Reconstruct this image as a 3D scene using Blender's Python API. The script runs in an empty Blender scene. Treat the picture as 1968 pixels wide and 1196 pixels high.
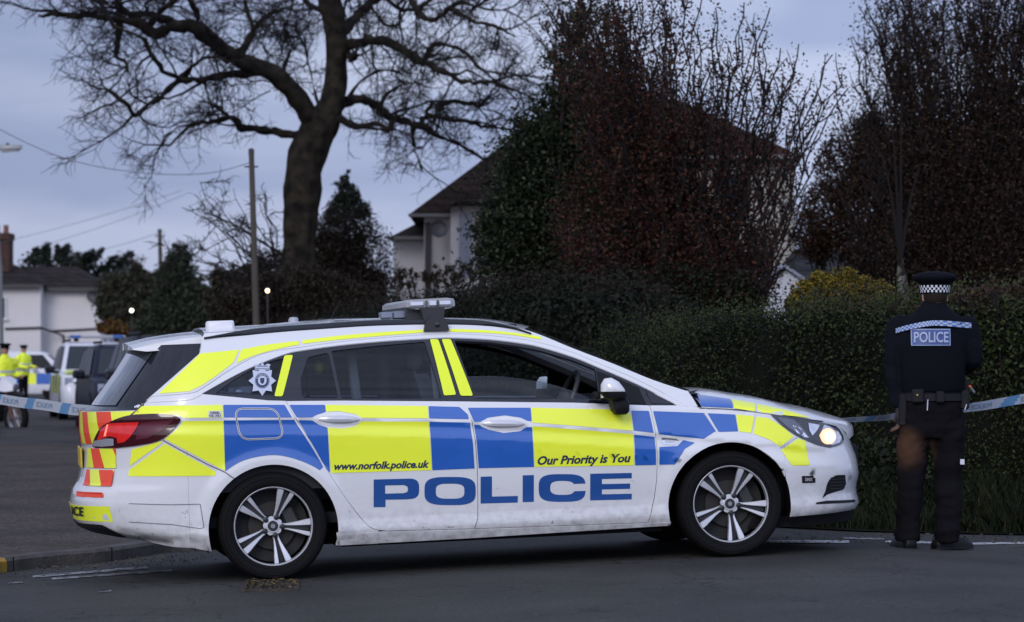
import bpy, math, random
from mathutils import Vector, Matrix
from mathutils.geometry import delaunay_2d_cdt
scene = bpy.context.scene
col = scene.collection
PI = math.pi
# ------------------------------------------------------------------ camera
F, CX, CY = 5619.0, 984.0, 598.0
PITCH = math.atan(102 / F)
HC = 1.21
cam = bpy.data.objects.new('camera', bpy.data.cameras.new('camera'))
col.objects.link(cam)
cam.location = (0, 0, HC)
cam.rotation_euler = (PI / 2 + PITCH, 0, 0)
cam.data.sensor_width = 36
cam.data.lens = F / 1968 * 36
cam.data.clip_start = .5
cam.data.clip_end = 3000
cam.data.dof.use_dof = True
cam.data.dof.focus_distance = 16.6
cam.data.dof.aperture_fstop = 4.8
scene.camera = cam
# ------------------------------------------------------------------ sky: dusk under thin even cloud
SUN_EL, SUN_AZ = math.radians(16), math.radians(200)   # sun direction: behind the camera, slightly to its left
world = bpy.data.worlds.new('World')
scene.world = world
world.use_nodes = True
nt = world.node_tree
N, L = nt.nodes, nt.links
bg = N['Background']
sky = N.new('ShaderNodeTexSky')
sky.sky_type = 'NISHITA'
sky.sun_disc = False
sky.sun_elevation = SUN_EL
sky.sun_rotation = SUN_AZ
sky.air_density = 1.2
sky.dust_density = 2.0
tc = N.new('ShaderNodeTexCoord')
mp = N.new('ShaderNodeMapping')
mp.inputs['Scale'].default_value = (2.0, 2.0, 8.0)
L.new(tc.outputs['Generated'], mp.inputs['Vector'])
nz = N.new('ShaderNodeTexNoise')
nz.inputs['Scale'].default_value = 3.2
nz.inputs['Detail'].default_value = 5
nz.inputs['Roughness'].default_value = .45
L.new(mp.outputs['Vector'], nz.inputs['Vector'])
cr_ = N.new('ShaderNodeValToRGB')
cr_.color_ramp.elements[0].position = .41
cr_.color_ramp.elements[0].color = (3.4, 4.1, 6.5, 1)
cr_.color_ramp.elements[1].position = .60
cr_.color_ramp.elements[1].color = (5.1, 5.75, 8.0, 1)
L.new(nz.outputs['Fac'], cr_.inputs['Fac'])
mixs = N.new('ShaderNodeMixRGB')
mixs.inputs['Fac'].default_value = .93
L.new(sky.outputs['Color'], mixs.inputs['Color1'])
L.new(cr_.outputs['Color'], mixs.inputs['Color2'])
# brighter cloud towards the set sun (behind the camera)
sepd = N.new('ShaderNodeSeparateXYZ')
L.new(tc.outputs['Generated'], sepd.inputs['Vector'])
mr = N.new('ShaderNodeMapRange')
mr.inputs['From Min'].default_value = .3
mr.inputs['From Max'].default_value = -1
mr.inputs['To Min'].default_value = 1
mr.inputs['To Max'].default_value = 1.85
L.new(sepd.outputs['Y'], mr.inputs['Value'])
mul = N.new('ShaderNodeVectorMath')
mul.operation = 'SCALE'
L.new(mixs.outputs['Color'], mul.inputs[0])
mx_ = N.new('ShaderNodeMapRange')
mx_.inputs['From Min'].default_value = -.18
mx_.inputs['From Max'].default_value = .16
mx_.inputs['To Min'].default_value = .90
mx_.inputs['To Max'].default_value = 1.12
L.new(sepd.outputs['X'], mx_.inputs['Value'])
mm_ = N.new('ShaderNodeMath')
mm_.operation = 'MULTIPLY'
L.new(mr.outputs['Result'], mm_.inputs[0])
L.new(mx_.outputs['Result'], mm_.inputs[1])
L.new(mm_.outputs[0], mul.inputs['Scale'])
L.new(mul.outputs['Vector'], bg.inputs['Color'])
bg.inputs['Strength'].default_value = .1
sun = bpy.data.objects.new('sun', bpy.data.lights.new('sun', 'SUN'))
col.objects.link(sun)
sun.data.energy = 1.35
sun.data.angle = math.radians(25)
sun.data.color = (1, .96, .95)
sun.rotation_euler = (PI / 2 - SUN_EL - math.radians(12), 0, math.radians(-20))
scene.view_settings.view_transform = 'Standard'
scene.view_settings.look = 'None'
scene.view_settings.exposure = 0
scene.view_settings.gamma = 1

# ------------------------------------------------------------------ projection helpers
_c, _s = math.cos(PITCH), math.sin(PITCH)
def ray(px, py):
    a, b = (px - CX) / F, -(py - CY) / F
    return (a, _c - _s * b, _s + _c * b)
def at(px, py, D):
    """world point seen at photo pixel (px,py), at depth Y=D"""
    r = ray(px, py); k = D / r[1]
    return Vector((r[0] * k, D, HC + r[2] * k))

# ------------------------------------------------------------------ materials
MATS = {}
def mat(name, color, rough=.6, metal=0, spec=None, coat=0, emit=None, estr=0, noise=None, bump=None, alpha=None, trans=None):
    """noise=(scale, color2, contrast) mixes a second colour; bump=(scale, strength)"""
    if name in MATS: return MATS[name]
    m = bpy.data.materials.new(name); m.use_nodes = True
    t = m.node_tree; b = t.nodes['Principled BSDF']
    b.inputs['Base Color'].default_value = (*color, 1)
    b.inputs['Roughness'].default_value = rough
    b.inputs['Metallic'].default_value = metal
    if spec is None and rough >= .75: spec = .15
    if spec is not None: b.inputs['Specular IOR Level'].default_value = spec
    if coat: b.inputs['Coat Weight'].default_value = coat; b.inputs['Coat Roughness'].default_value = .06
    if emit: b.inputs['Emission Color'].default_value = (*emit, 1); b.inputs['Emission Strength'].default_value = estr
    if noise or bump:
        c = t.nodes.new('ShaderNodeTexCoord')
    if noise:
        n = t.nodes.new('ShaderNodeTexNoise'); n.inputs['Scale'].default_value = noise[0]; n.inputs['Detail'].default_value = 6
        t.links.new(c.outputs['Object'], n.inputs['Vector'])
        r = t.nodes.new('ShaderNodeValToRGB'); k = noise[2]
        r.color_ramp.elements[0].position = .5 - k; r.color_ramp.elements[0].color = (*color, 1)
        r.color_ramp.elements[1].position = .5 + k; r.color_ramp.elements[1].color = (*noise[1], 1)
        t.links.new(n.outputs['Fac'], r.inputs['Fac']); t.links.new(r.outputs['Color'], b.inputs['Base Color'])
    if bump:
        n = t.nodes.new('ShaderNodeTexNoise'); n.inputs['Scale'].default_value = bump[0]; n.inputs['Detail'].default_value = 5
        t.links.new(c.outputs['Object'], n.inputs['Vector'])
        bp = t.nodes.new('ShaderNodeBump'); bp.inputs['Strength'].default_value = bump[1]; bp.inputs['Distance'].default_value = .02
        t.links.new(n.outputs['Fac'], bp.inputs['Height']); t.links.new(bp.outputs['Normal'], b.inputs['Normal'])
    MATS[name] = m
    return m
def glass_mat(name, tint, refl=.06, rough=.02, frost=None):
    if name in MATS: return MATS[name]
    m = bpy.data.materials.new(name); m.use_nodes = True
    t = m.node_tree; t.nodes.clear()
    o = t.nodes.new('ShaderNodeOutputMaterial'); tr = t.nodes.new('ShaderNodeBsdfTransparent'); gl = t.nodes.new('ShaderNodeBsdfGlossy')
    tr.inputs['Color'].default_value = (*tint, 1); gl.inputs['Roughness'].default_value = rough
    fr = t.nodes.new('ShaderNodeFresnel'); fr.inputs['IOR'].default_value = 1.5
    ad = t.nodes.new('ShaderNodeMath'); ad.operation = 'ADD'; ad.inputs[1].default_value = refl; ad.use_clamp = True
    mx = t.nodes.new('ShaderNodeMixShader')
    t.links.new(fr.outputs[0], ad.inputs[0]); t.links.new(ad.outputs[0], mx.inputs[0])
    t.links.new(tr.outputs[0], mx.inputs[1]); t.links.new(gl.outputs[0], mx.inputs[2]); t.links.new(mx.outputs[0], o.inputs['Surface'])
    MATS[name] = m
    return m

# ------------------------------------------------------------------ object helpers
def tag(o, label=None, cat=None, group=None, kind=None):
    if label: o['label'] = label
    if cat: o['category'] = cat
    if group: o['group'] = group
    if kind: o['kind'] = kind
    return o
def empty(name, loc=(0, 0, 0), rz=0):
    o = bpy.data.objects.new(name, None); col.objects.link(o); o.location = loc; o.rotation_euler = (0, 0, rz)
    o.empty_display_size = .1
    return o
def mk(name, verts, faces, m, parent=None, smooth=True, normals=None, fm=None, sharp=None):
    me = bpy.data.meshes.new(name); me.from_pydata([tuple(v) for v in verts], [], faces)
    for q in (m if isinstance(m, (list, tuple)) else [m]): me.materials.append(q)
    if fm: me.polygons.foreach_set('material_index', fm)
    me.polygons.foreach_set('use_smooth', [smooth] * len(me.polygons))
    me.update()
    if sharp: me.set_sharp_from_angle(angle=math.radians(sharp))
    if normals: me.normals_split_custom_set_from_vertices([tuple(n) for n in normals])
    o = bpy.data.objects.new(name, me); col.objects.link(o)
    if parent: o.parent = parent
    return o
class MB:
    """collects shapes for one mesh object"""
    def __init__(s): s.v = []; s.f = []; s.m = []
    def add(s, v, f, mi=0):
        b = len(s.v); s.v += [Vector(q) for q in v]; s.f += [tuple(i + b for i in q) for q in f]; s.m += [mi] * len(f); return s
    def box(s, a, b, mi=0, M=None, bev=0):
        (x0, y0, z0), (x1, y1, z1) = a, b
        if bev:
            e = bev; v = []
            # chamfered box: 24 verts
            for sx in (0, 1):
                for sy in (0, 1):
                    for sz in (0, 1):
                        X, Y, Z = (x0, x1)[sx], (y0, y1)[sy], (z0, z1)[sz]
                        dx, dy, dz = e * (1 - 2 * sx), e * (1 - 2 * sy), e * (1 - 2 * sz)
                        v += [(X, Y + dy, Z + dz), (X + dx, Y, Z + dz), (X + dx, Y + dy, Z)]
            I = lambda sx, sy, sz, k: (sx * 4 + sy * 2 + sz) * 3 + k
            f = [(I(0,0,0,0), I(0,0,1,0), I(0,1,1,0), I(0,1,0,0)), (I(1,0,0,0), I(1,1,0,0), I(1,1,1,0), I(1,0,1,0)),
                 (I(0,0,0,1), I(1,0,0,1), I(1,0,1,1), I(0,0,1,1)), (I(0,1,0,1), I(0,1,1,1), I(1,1,1,1), I(1,1,0,1)),
                 (I(0,0,0,2), I(0,1,0,2), I(1,1,0,2), I(1,0,0,2)), (I(0,0,1,2), I(1,0,1,2), I(1,1,1,2), I(0,1,1,2))]
            for sx in (0, 1):
                for sy in (0, 1):
                    f.append((I(sx,sy,0,0), I(sx,sy,0,1), I(sx,sy,1,1), I(sx,sy,1,0)))
                for sz in (0, 1):
                    f.append((I(sx,0,sz,0), I(sx,0,sz,2), I(sx,1,sz,2), I(sx,1,sz,0)))
            for sy in (0, 1):
                for sz in (0, 1):
                    f.append((I(0,sy,sz,1), I(0,sy,sz,2), I(1,sy,sz,2), I(1,sy,sz,1)))
            for sx in (0, 1):
                for sy in (0, 1):
                    for sz in (0, 1): f.append((I(sx,sy,sz,0), I(sx,sy,sz,1), I(sx,sy,sz,2)))
        else:
            v = [(x0,y0,z0),(x1,y0,z0),(x1,y1,z0),(x0,y1,z0),(x0,y0,z1),(x1,y0,z1),(x1,y1,z1),(x0,y1,z1)]
            f = [(0,3,2,1),(4,5,6,7),(0,1,5,4),(1,2,6,5),(2,3,7,6),(3,0,4,7)]
        if M is not None: v = [M @ Vector(q) for q in v]
        return s.add(v, f, mi)
    def tube(s, pts, rad, n=8, mi=0, cap=True):
        pts = [Vector(p) for p in pts]; k = len(pts)
        if not isinstance(rad, (list, tuple)): rad = [rad] * k
        v = []; up = None
        for i, p in enumerate(pts):
            d = (pts[min(i + 1, k - 1)] - pts[max(i - 1, 0)])
            if d.length < 1e-9: d = Vector((0, 0, 1))
            d.normalize()
            if up is None: up = Vector((0, 0, 1)) if abs(d.z) < .9 else Vector((1, 0, 0))
            a = d.cross(up)
            if a.length < 1e-4: a = d.cross(Vector((.3, 1, .2)))
            a.normalize(); b = a.cross(d); up = b
            for j in range(n):
                t = 2 * PI * j / n; v.append(p + rad[i] * (math.cos(t) * a + math.sin(t) * b))
        f = [(i * n + j, i * n + (j + 1) % n, (i + 1) * n + (j + 1) % n, (i + 1) * n + j) for i in range(k - 1) for j in range(n)]
        if cap: f += [tuple(range(n - 1, -1, -1)), tuple((k - 1) * n + j for j in range(n))]
        return s.add(v, f, mi)
    def lathe(s, prof, n=24, mi=0, M=None, close=True):
        """profile [(r,z)] turned about z"""
        v = [(r * math.cos(2*PI*j/n), r * math.sin(2*PI*j/n), z) for r, z in prof for j in range(n)]
        k = len(prof)
        f = [(i*n+j, i*n+(j+1) % n, (i+1)*n+(j+1) % n, (i+1)*n+j) for i in range(k-1) for j in range(n)]
        if close:
            if prof[0][0] > 1e-6: f.append(tuple(range(n-1, -1, -1)))
            if prof[-1][0] > 1e-6: f.append(tuple((k-1)*n+j for j in range(n)))
        if M is not None: v = [M @ Vector(q) for q in v]
        return s.add(v, f, mi)
    def loft(s, rings, mi=0, cap=True, closed=True):
        n = len(rings[0]); v = [p for r in rings for p in r]; k = len(rings)
        f = [(i*n+j, i*n+(j+1) % n, (i+1)*n+(j+1) % n, (i+1)*n+j) for i in range(k-1) for j in range(n if closed else n-1)]
        if cap: f += [tuple(range(n-1, -1, -1)), tuple((k-1)*n+j for j in range(n))]
        return s.add(v, f, mi)
    def ball(s, c, r, n=12, mi=0):
        rx, ry, rz = (r, r, r) if not isinstance(r, (tuple, list)) else r
        v = []; m = n // 2 + 1
        for i in range(m):
            a = PI * i / (m - 1)
            for j in range(n):
                b = 2*PI*j/n; v.append((c[0]+rx*math.sin(a)*math.cos(b), c[1]+ry*math.sin(a)*math.sin(b), c[2]-rz*math.cos(a)))
        f = [(i*n+j, i*n+(j+1) % n, (i+1)*n+(j+1) % n, (i+1)*n+j) for i in range(m-1) for j in range(n)]
        return s.add(v, f, mi)
    def prism(s, poly, z0, z1, mi=0, M=None):
        """2D polygon (x,y) extruded z0..z1"""
        n = len(poly); v = [(x, y, z0) for x, y in poly] + [(x, y, z1) for x, y in poly]
        f = [tuple(range(n-1, -1, -1)), tuple(range(n, 2*n))] + [(i, (i+1) % n, n+(i+1) % n, n+i) for i in range(n)]
        if M is not None: v = [M @ Vector(q) for q in v]
        return s.add(v, f, mi)
    def build(s, name, m, parent=None, smooth=True, sharp=35):
        return mk(name, s.v, s.f, m, parent, smooth, None, s.m if isinstance(m, (list, tuple)) else None, sharp if smooth else None)
def lerp(a, b, t): return a + (b - a) * t
def clamp(x, a=0., b=1.): return a if x < a else b if x > b else x
def sstep(t): t = clamp(t); return t * t * (3 - 2 * t)
def interp(kn, x):
    """monotone-ish cubic through knots [(x,y)]"""
    if x <= kn[0][0]: return kn[0][1]
    if x >= kn[-1][0]: return kn[-1][1]
    i = 0
    while kn[i + 1][0] < x: i += 1
    x0, y0 = kn[i]; x1, y1 = kn[i + 1]; h = x1 - x0; d = (y1 - y0) / h
    def sl(j):
        if j <= 0 or j >= len(kn) - 1: return None
        a = (kn[j][1] - kn[j-1][1]) / (kn[j][0] - kn[j-1][0]); b = (kn[j+1][1] - kn[j][1]) / (kn[j+1][0] - kn[j][0])
        return (a + b) / 2 if a * b > 0 else 0
    m0 = sl(i); m1 = sl(i + 1)
    if m0 is None: m0 = d
    if m1 is None: m1 = d
    t = (x - x0) / h
    return (2*t**3-3*t*t+1)*y0 + (t**3-2*t*t+t)*h*m0 + (-2*t**3+3*t*t)*y1 + (t**3-t*t)*h*m1
def lin(kn, x):
    if x <= kn[0][0]: return kn[0][1]
    for (a, b), (c, d) in zip(kn, kn[1:]):
        if x <= c: return b + (d - b) * (x - a) / (c - a)
    return kn[-1][1]
def cr(pts, k=6):
    """smooth polyline through points"""
    out = []; n = len(pts)
    for i in range(n - 1):
        p0, p1, p2, p3 = pts[max(i-1, 0)], pts[i], pts[i+1], pts[min(i+2, n-1)]
        for j in range(k):
            t = j / k
            out.append(tuple(.5*((2*b)+(c-a)*t+(2*a-5*b+4*c-d)*t*t+(-a+3*b-3*c+d)*t**3) for a, b, c, d in zip(p0, p1, p2, p3)))
    out.append(tuple(pts[-1]))
    return out
def inpoly(x, y, P):
    r = False; j = len(P) - 1
    for i in range(len(P)):
        xi, yi = P[i]; xj, yj = P[j]
        if (yi > y) != (yj > y) and x < (xj - xi) * (y - yi) / (yj - yi) + xi: r = not r
        j = i
    return r
def area(P): return sum(P[i-1][0]*P[i][1]-P[i][0]*P[i-1][1] for i in range(len(P))) / 2
def dens(P, step, closed=True):
    out = []
    for i in range(len(P) if closed else len(P) - 1):
        a, b = P[i], P[(i + 1) % len(P)]; d = math.hypot(b[0]-a[0], b[1]-a[1])
        if d < 1e-6: continue
        k = max(1, math.ceil(d / step))
        for j in range(k): out.append((lerp(a[0], b[0], j/k), lerp(a[1], b[1], j/k)))
    if not closed: out.append(tuple(P[-1]))
    return out
def inset(P, d):
    if area(P) < 0: P = P[::-1]
    n = len(P); out = []
    for i in range(n):
        a, b, c = P[i-1], P[i], P[(i+1) % n]
        e1 = (b[0]-a[0], b[1]-a[1]); e2 = (c[0]-b[0], c[1]-b[1])
        l1 = math.hypot(*e1) or 1e-9; l2 = math.hypot(*e2) or 1e-9
        n1 = (-e1[1]/l1, e1[0]/l1); n2 = (-e2[1]/l2, e2[0]/l2)
        m = (n1[0]+n2[0], n1[1]+n2[1]); q = 1 + n1[0]*n2[0] + n1[1]*n2[1]
        q = max(q, .35)
        out.append((b[0]+m[0]/q*d, b[1]+m[1]/q*d))
    return out
def roundp(P, r, k=4):
    """round polygon corners by r"""
    out = []; n = len(P)
    for i in range(n):
        a, b, c = Vector(P[i-1]), Vector(P[i]), Vector(P[(i+1) % n])
        ra = min(r, (a-b).length*.45); rc = min(r, (c-b).length*.45)
        p = b + (a-b).normalized()*ra; q = b + (c-b).normalized()*rc
        for j in range(k + 1):
            t = j / k; w = p*(1-t)**2 + b*2*t*(1-t) + q*t*t; out.append((w.x, w.y))
    return out
def cdt(P, holes=(), step=.04):
    """triangulate polygon with interior grid points"""
    P = [tuple(p) for p in P]; loops = [P] + [list(h) for h in holes]
    vs = []; ed = []
    for lp in loops:
        b = len(vs); vs += [Vector(p) for p in lp]; n = len(lp); ed += [(b+i, b+(i+1) % n) for i in range(n)]
    nb = len(vs)
    xs = [p[0] for p in P]; ys = [p[1] for p in P]
    x = math.floor(min(xs)/step)*step
    segs = [(lp[i-1], lp[i]) for lp in loops for i in range(len(lp))]
    while x < max(xs):
        y = math.floor(min(ys)/step)*step
        while y < max(ys):
            if inpoly(x, y, P) and not any(inpoly(x, y, h) for h in holes):
                ok = True
                for a, b in segs:
                    dx, dy = b[0]-a[0], b[1]-a[1]; t = clamp(((x-a[0])*dx+(y-a[1])*dy)/(dx*dx+dy*dy+1e-12))
                    if (a[0]+t*dx-x)**2+(a[1]+t*dy-y)**2 < (step*.4)**2: ok = False; break
                if ok: vs.append(Vector((x, y)))
            y += step
        x += step
    r = delaunay_2d_cdt(vs, ed, [], 0, 1e-6)
    V = [(p.x, p.y) for p in r[0]]; T = []
    for t in r[2]:
        cx = sum(V[i][0] for i in t)/3; cy = sum(V[i][1] for i in t)/3
        if inpoly(cx, cy, P) and not any(inpoly(cx, cy, h) for h in holes):
            a, b, c = (V[i] for i in t)
            if (b[0]-a[0])*(c[1]-a[1])-(b[1]-a[1])*(c[0]-a[0]) < 0: t = t[::-1]
            T.append(tuple(t))
    return V, T
# ================================================================== police estate car
YAW, PT = math.radians(10), math.atan(.104 / 2.662)
CU = Vector((math.cos(PT)*math.cos(YAW), math.cos(PT)*math.sin(YAW), math.sin(PT)))
CW = Vector((math.sin(YAW), -math.cos(YAW), 0))
CV = Vector((-math.sin(PT)*math.cos(YAW), -math.sin(PT)*math.sin(YAW), math.cos(PT)))
CO = at(526, 1012, 16.5) - CW*.885 - CV*.305
car = empty('police_car', CO)
car.rotation_euler = Matrix((( CU.x, -CW.x, CV.x), (CU.y, -CW.y, CV.y), (CU.z, -CW.z, CV.z))).to_euler()
tag(car, 'white police estate car with blue and yellow chequered sides parked across the road in front', 'police car')
CAMP = Vector((0, 0, HC))
def uvw(px, py, w):
    r = Vector(ray(px, py)); k = (CO + CW*w - CAMP).dot(CW) / r.dot(CW); Q = CAMP + r*k - CO
    return Q.dot(CU), Q.dot(CV)
def belt(u): return 1.02-.045*u-.007*u*u
def lv(u): return .914-.044*u-.017*u*u
URK = [(.15,-.80),(.24,-.82),(.262,-.90),(.285,-1.0),(.32,-1.07),(.37,-1.095),(.45,-1.112),(.53,-1.095),(.575,-1.06),(.66,-1.04),(.78,-1.03),(.87,-1.04),(.985,-1.035),(1.01,-.965),(1.10,-.90),(1.20,-.82),(1.347,-.72),(1.5,-.70)]
UFK = [(.15,3.44),(.19,3.52),(.22,3.60),(.25,3.62),(.27,3.615),(.33,3.60),(.42,3.62),(.52,3.61),(.60,3.58),(.65,3.565),(.70,3.54),(.755,3.48),(.80,3.46),(1.5,3.46)]
def Ur(v): return lin(URK, v)
def Uf(v): return lin(UFK, v)
RC, RP, FC, FP = -.25, 2.5, 2.80, 2.5
CWK = [(.15,.842),(.20,.860),(.26,.876),(.32,.868),(.40,.870),(.50,.880),(.60,.889),(.70,.900)]
def W(u, v):
    b = belt(u); l = lv(u)
    if v > b:
        d = v - b; w = .868 - .36*d - .56*d*d
        if u > 1.2: w *= 1 - .09*((u-1.2)/1.3)**2*min(1, d/.08)
    elif v > l: w = interp([(0,.902),(.25,.8955),(1,.868)], (v-l)/(b-l)*1.0)
    elif v > .70 + (l-.846):
        kk = [(-.146,.9000),(-.0885,.9052),(-.040,.8965),(-.022,.8965),(0,.902)]; w = sum(lin(kk, v-l+e_) for e_ in (-.007, -.003, .003, .007))/4 if v-l < -.012 else lin(kk, v-l)
    else: w = interp(CWK, v-(l-.846)*clamp((v-.3)/.4))
    # arch flares
    for c in (0, 2.648):
        r = math.hypot(u-c, v-.29)
        if .34 < r < .48 and v > .2: w += .014*sstep((.48-r)/.10)
    if u < RC:
        a = RC - Ur(v); t = (RC-u)/a
        w *= (1-min(t, .9999)**RP)**(1/RP)
    if u > FC:
        a = Uf(v) - FC; t = (u-FC)/a
        w *= (1-min(t, .9999)**FP)**(1/FP)
    return w
VGK = [(2.3,.893),(2.47,.874),(2.717,.853),(3.0,.808),(3.16,.778),(3.257,.758),(3.46,.70)]
HBK = [(2.3,.10),(2.5,.108),(2.65,.118),(2.81,.108),(2.93,.106),(3.1,.09),(3.2,.082),(3.37,.045),(3.46,.03)]
def vg(u): return lin(VGK, u)
def hb(u): return lin(HBK, u)
def Wb(u, v):
    s = clamp((v-vg(u))/hb(u), 0, .999)
    return (W(u, vg(u))-.004)*(1-s**1.35)**(1/2.6)
def surf(u, v, S, off, side):
    w = S(u, v); e = 2e-3
    a = (S(u+e, v)-S(u-e, v))/(2*e); b = (S(u, v+e)-S(u, v-e))/(2*e)
    n = Vector((-a, -side, -b)).normalized()
    p = Vector((u, -side*w, v))
    return p + n*off, n
def PU(pts, S=W):
    out = []
    for px, py in pts:
        w = .8
        for _ in range(24):
            u, v = uvw(px, py, w); w = .5*w + .5*max(.05, S(u, v))
        out.append((u, v))
    return out
def panel_into(mb, P, S, off, side, step, holes=(), skirt=0, mi=0, nrm=None):
    P = dens(P, step); holes = [dens(h, step) for h in holes]
    V, T = cdt(P, holes, step)
    vs = []; 
    for u, v in V:
        p, n = surf(u, v, S, off, side); vs.append(p); nrm.append(n)
    b0 = len(mb.v)
    mb.add(vs, T if side > 0 else [t[::-1] for t in T], mi)
    if skirt:
        for lp in [P] + list(holes):
            top = []; bot = []
            for u, v in lp:
                p, n = surf(u, v, S, off, side); top.append(p); bot.append(p - n*skirt)
            c = sum(top, Vector())/len(top); k = len(top); fs = []
            ccw = (area(lp) > 0) == (side > 0)
            if lp is not P: ccw = not ccw
            for i in range(k):
                j = (i+1) % k; fs.append((i, k+i, k+j, j) if ccw else (i, j, k+j, k+i))
            mb.add(top + bot, fs, mi)
            for i in range(k):
                a = top[i-1]; bb = top[(i+1) % k]; u, v = lp[i]; p, n = surf(u, v, S, off, side)
                t = (bb-a).normalized(); o = t.cross(n) if ccw else n.cross(t)
                nrm.append((o+n*.6).normalized())
            nrm += [nrm[-k+i].copy() for i in range(k)]
def panel(name, P, m, parent=car, S=W, off=0, side=1, step=.022, holes=(), skirt=.014, ins=.0022):
    mb = MB(); nr = []
    if ins: P = inset(P, ins)
    panel_into(mb, P, S, off, side, step, holes, skirt, 0, nr)
    return mk(name, mb.v, mb.f, m, parent, True, nr)
def stickers(name, polys, parent, off=.0024, side=1, step=.022):
    """polys: [(pixel polygon, material, surface, corner radius)] -> one conforming mesh"""
    mb = MB(); nr = []; ms = []
    for q in polys:
        P, m = q[0], q[1]; S = q[2] if len(q) > 2 else W; r = q[3] if len(q) > 3 else .006
        holes = [PU(h, S) for h in q[4]] if len(q) > 4 else []
        if m not in ms: ms.append(m)
        P = PU(P, S) if not (len(q) > 5 and q[5]) else P
        if r: P = roundp(P, r)
        panel_into(mb, P, S, off, side, step, holes, 0, ms.index(m), nr)
    return mk(name, mb.v, mb.f, ms, parent, True, nr, mb.m)
def ribbon(name, line, wd, m, parent=car, S=W, off=.0012, side=1, uv=False, step=.03):
    P = line if uv else PU(line, S); P = dens(P, step, False)
    L_, R_ = [], []
    for i, p in enumerate(P):
        a, b = P[max(i-1, 0)], P[min(i+1, len(P)-1)]; d = math.hypot(b[0]-a[0], b[1]-a[1]) or 1
        n = (-(b[1]-a[1])/d*wd/2, (b[0]-a[0])/d*wd/2)
        L_.append((p[0]+n[0], p[1]+n[1])); R_.append((p[0]-n[0], p[1]-n[1]))
    vs = []; nr = []
    for q in L_ + R_:
        p, n = surf(q[0], q[1], S, off, side); vs.append(p); nr.append(n)
    k = len(P); fs = [(k+i, k+i+1, i+1, i) for i in range(k-1)]
    if side < 0: fs = [f[::-1] for f in fs]
    return mk(name, vs, fs, m, parent, True, nr)

# ---- materials
def paint_white():
    m = mat('white_paint', (.78, .78, .80), .28, coat=1)
    t = m.node_tree; b = t.nodes['Principled BSDF']; Nn, Ll = t.nodes, t.links
    c = Nn.new('ShaderNodeTexCoord'); sp = Nn.new('ShaderNodeSeparateXYZ'); Ll.new(c.outputs['Object'], sp.inputs[0])
    n1 = Nn.new('ShaderNodeTexNoise'); n1.inputs['Scale'].default_value = 5; n1.inputs['Detail'].default_value = 8; n1.inputs['Roughness'].default_value = .65
    n2 = Nn.new('ShaderNodeTexNoise'); n2.inputs['Scale'].default_value = 24; n2.inputs['Detail'].default_value = 6
    mp_ = Nn.new('ShaderNodeMapping'); mp_.inputs['Scale'].default_value = (1, 1, 3); Ll.new(c.outputs['Object'], mp_.inputs[0]); Ll.new(mp_.outputs[0], n1.inputs['Vector']); Ll.new(c.outputs['Object'], n2.inputs['Vector'])
    h = Nn.new('ShaderNodeMapRange'); h.inputs['From Min'].default_value = .56; h.inputs['From Max'].default_value = .16; Ll.new(sp.outputs['Z'], h.inputs['Value'])
    h2 = Nn.new('ShaderNodeMath'); h2.operation = 'POWER'; h2.inputs[1].default_value = 1.9; Ll.new(h.outputs[0], h2.inputs[0])
    a = Nn.new('ShaderNodeMath'); a.operation = 'MULTIPLY'; Ll.new(h2.outputs[0], a.inputs[0]); Ll.new(n1.outputs['Fac'], a.inputs[1])
    a2 = Nn.new('ShaderNodeMath'); a2.operation = 'MULTIPLY'; Ll.new(a.outputs[0], a2.inputs[0]); Ll.new(n2.outputs['Fac'], a2.inputs[1])
    a3 = Nn.new('ShaderNodeMath'); a3.operation = 'MULTIPLY_ADD'; a3.inputs[1].default_value = 2.1; a3.inputs[2].default_value = .03; a3.use_clamp = True; Ll.new(a2.outputs[0], a3.inputs[0])
    # small chips and specks of grime
    n3 = Nn.new('ShaderNodeTexNoise'); n3.inputs['Scale'].default_value = 38; n3.inputs['Detail'].default_value = 1; Ll.new(c.outputs['Object'], n3.inputs['Vector'])
    g = Nn.new('ShaderNodeMath'); g.operation = 'GREATER_THAN'; g.inputs[1].default_value = .735; Ll.new(n3.outputs['Fac'], g.inputs[0])
    g2 = Nn.new('ShaderNodeMath'); g2.operation = 'MULTIPLY'; Ll.new(g.outputs[0], g2.inputs[0]); Ll.new(h.outputs[0], g2.inputs[1])
    g3 = Nn.new('ShaderNodeMath'); g3.operation = 'MAXIMUM'; Ll.new(g2.outputs[0], g3.inputs[0]); Ll.new(a3.outputs[0], g3.inputs[1])
    mx = Nn.new('ShaderNodeMixRGB'); mx.inputs[1].default_value = (.73, .735, .75, 1); mx.inputs[2].default_value = (.12, .105, .09, 1); Ll.new(g3.outputs[0], mx.inputs[0]); Ll.new(mx.outputs[0], b.inputs['Base Color'])
    rr = Nn.new('ShaderNodeMapRange'); rr.inputs['To Min'].default_value = .25; rr.inputs['To Max'].default_value = .7; Ll.new(g3.outputs[0], rr.inputs['Value']); Ll.new(rr.outputs[0], b.inputs['Roughness'])
    return m
WHITE = paint_white()
YEL = mat('fluorescent_yellow_film', (.86, .96, .035), .36, coat=.5, noise=(2.2, (.90, .985, .045), .2))
BLU = mat('blue_film', (.012, .100, .43), .32, coat=1, noise=(2.5, (.017, .116, .47), .2))
ORA = mat('fluorescent_orange_film', (.85, .075, .03), .35)
INK = mat('dark_blue_lettering', (.018, .032, .075), .4)
PBL = mat('police_blue_lettering', (.010, .070, .27), .35, coat=.6)
BLK = mat('gloss_black_trim', (.012, .013, .018), .15, coat=.3)
PLA = mat('black_plastic', (.010, .010, .012), .6, spec=.2)
SHD = mat('dark_shut_line', (.006, .006, .008), .8)
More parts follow.
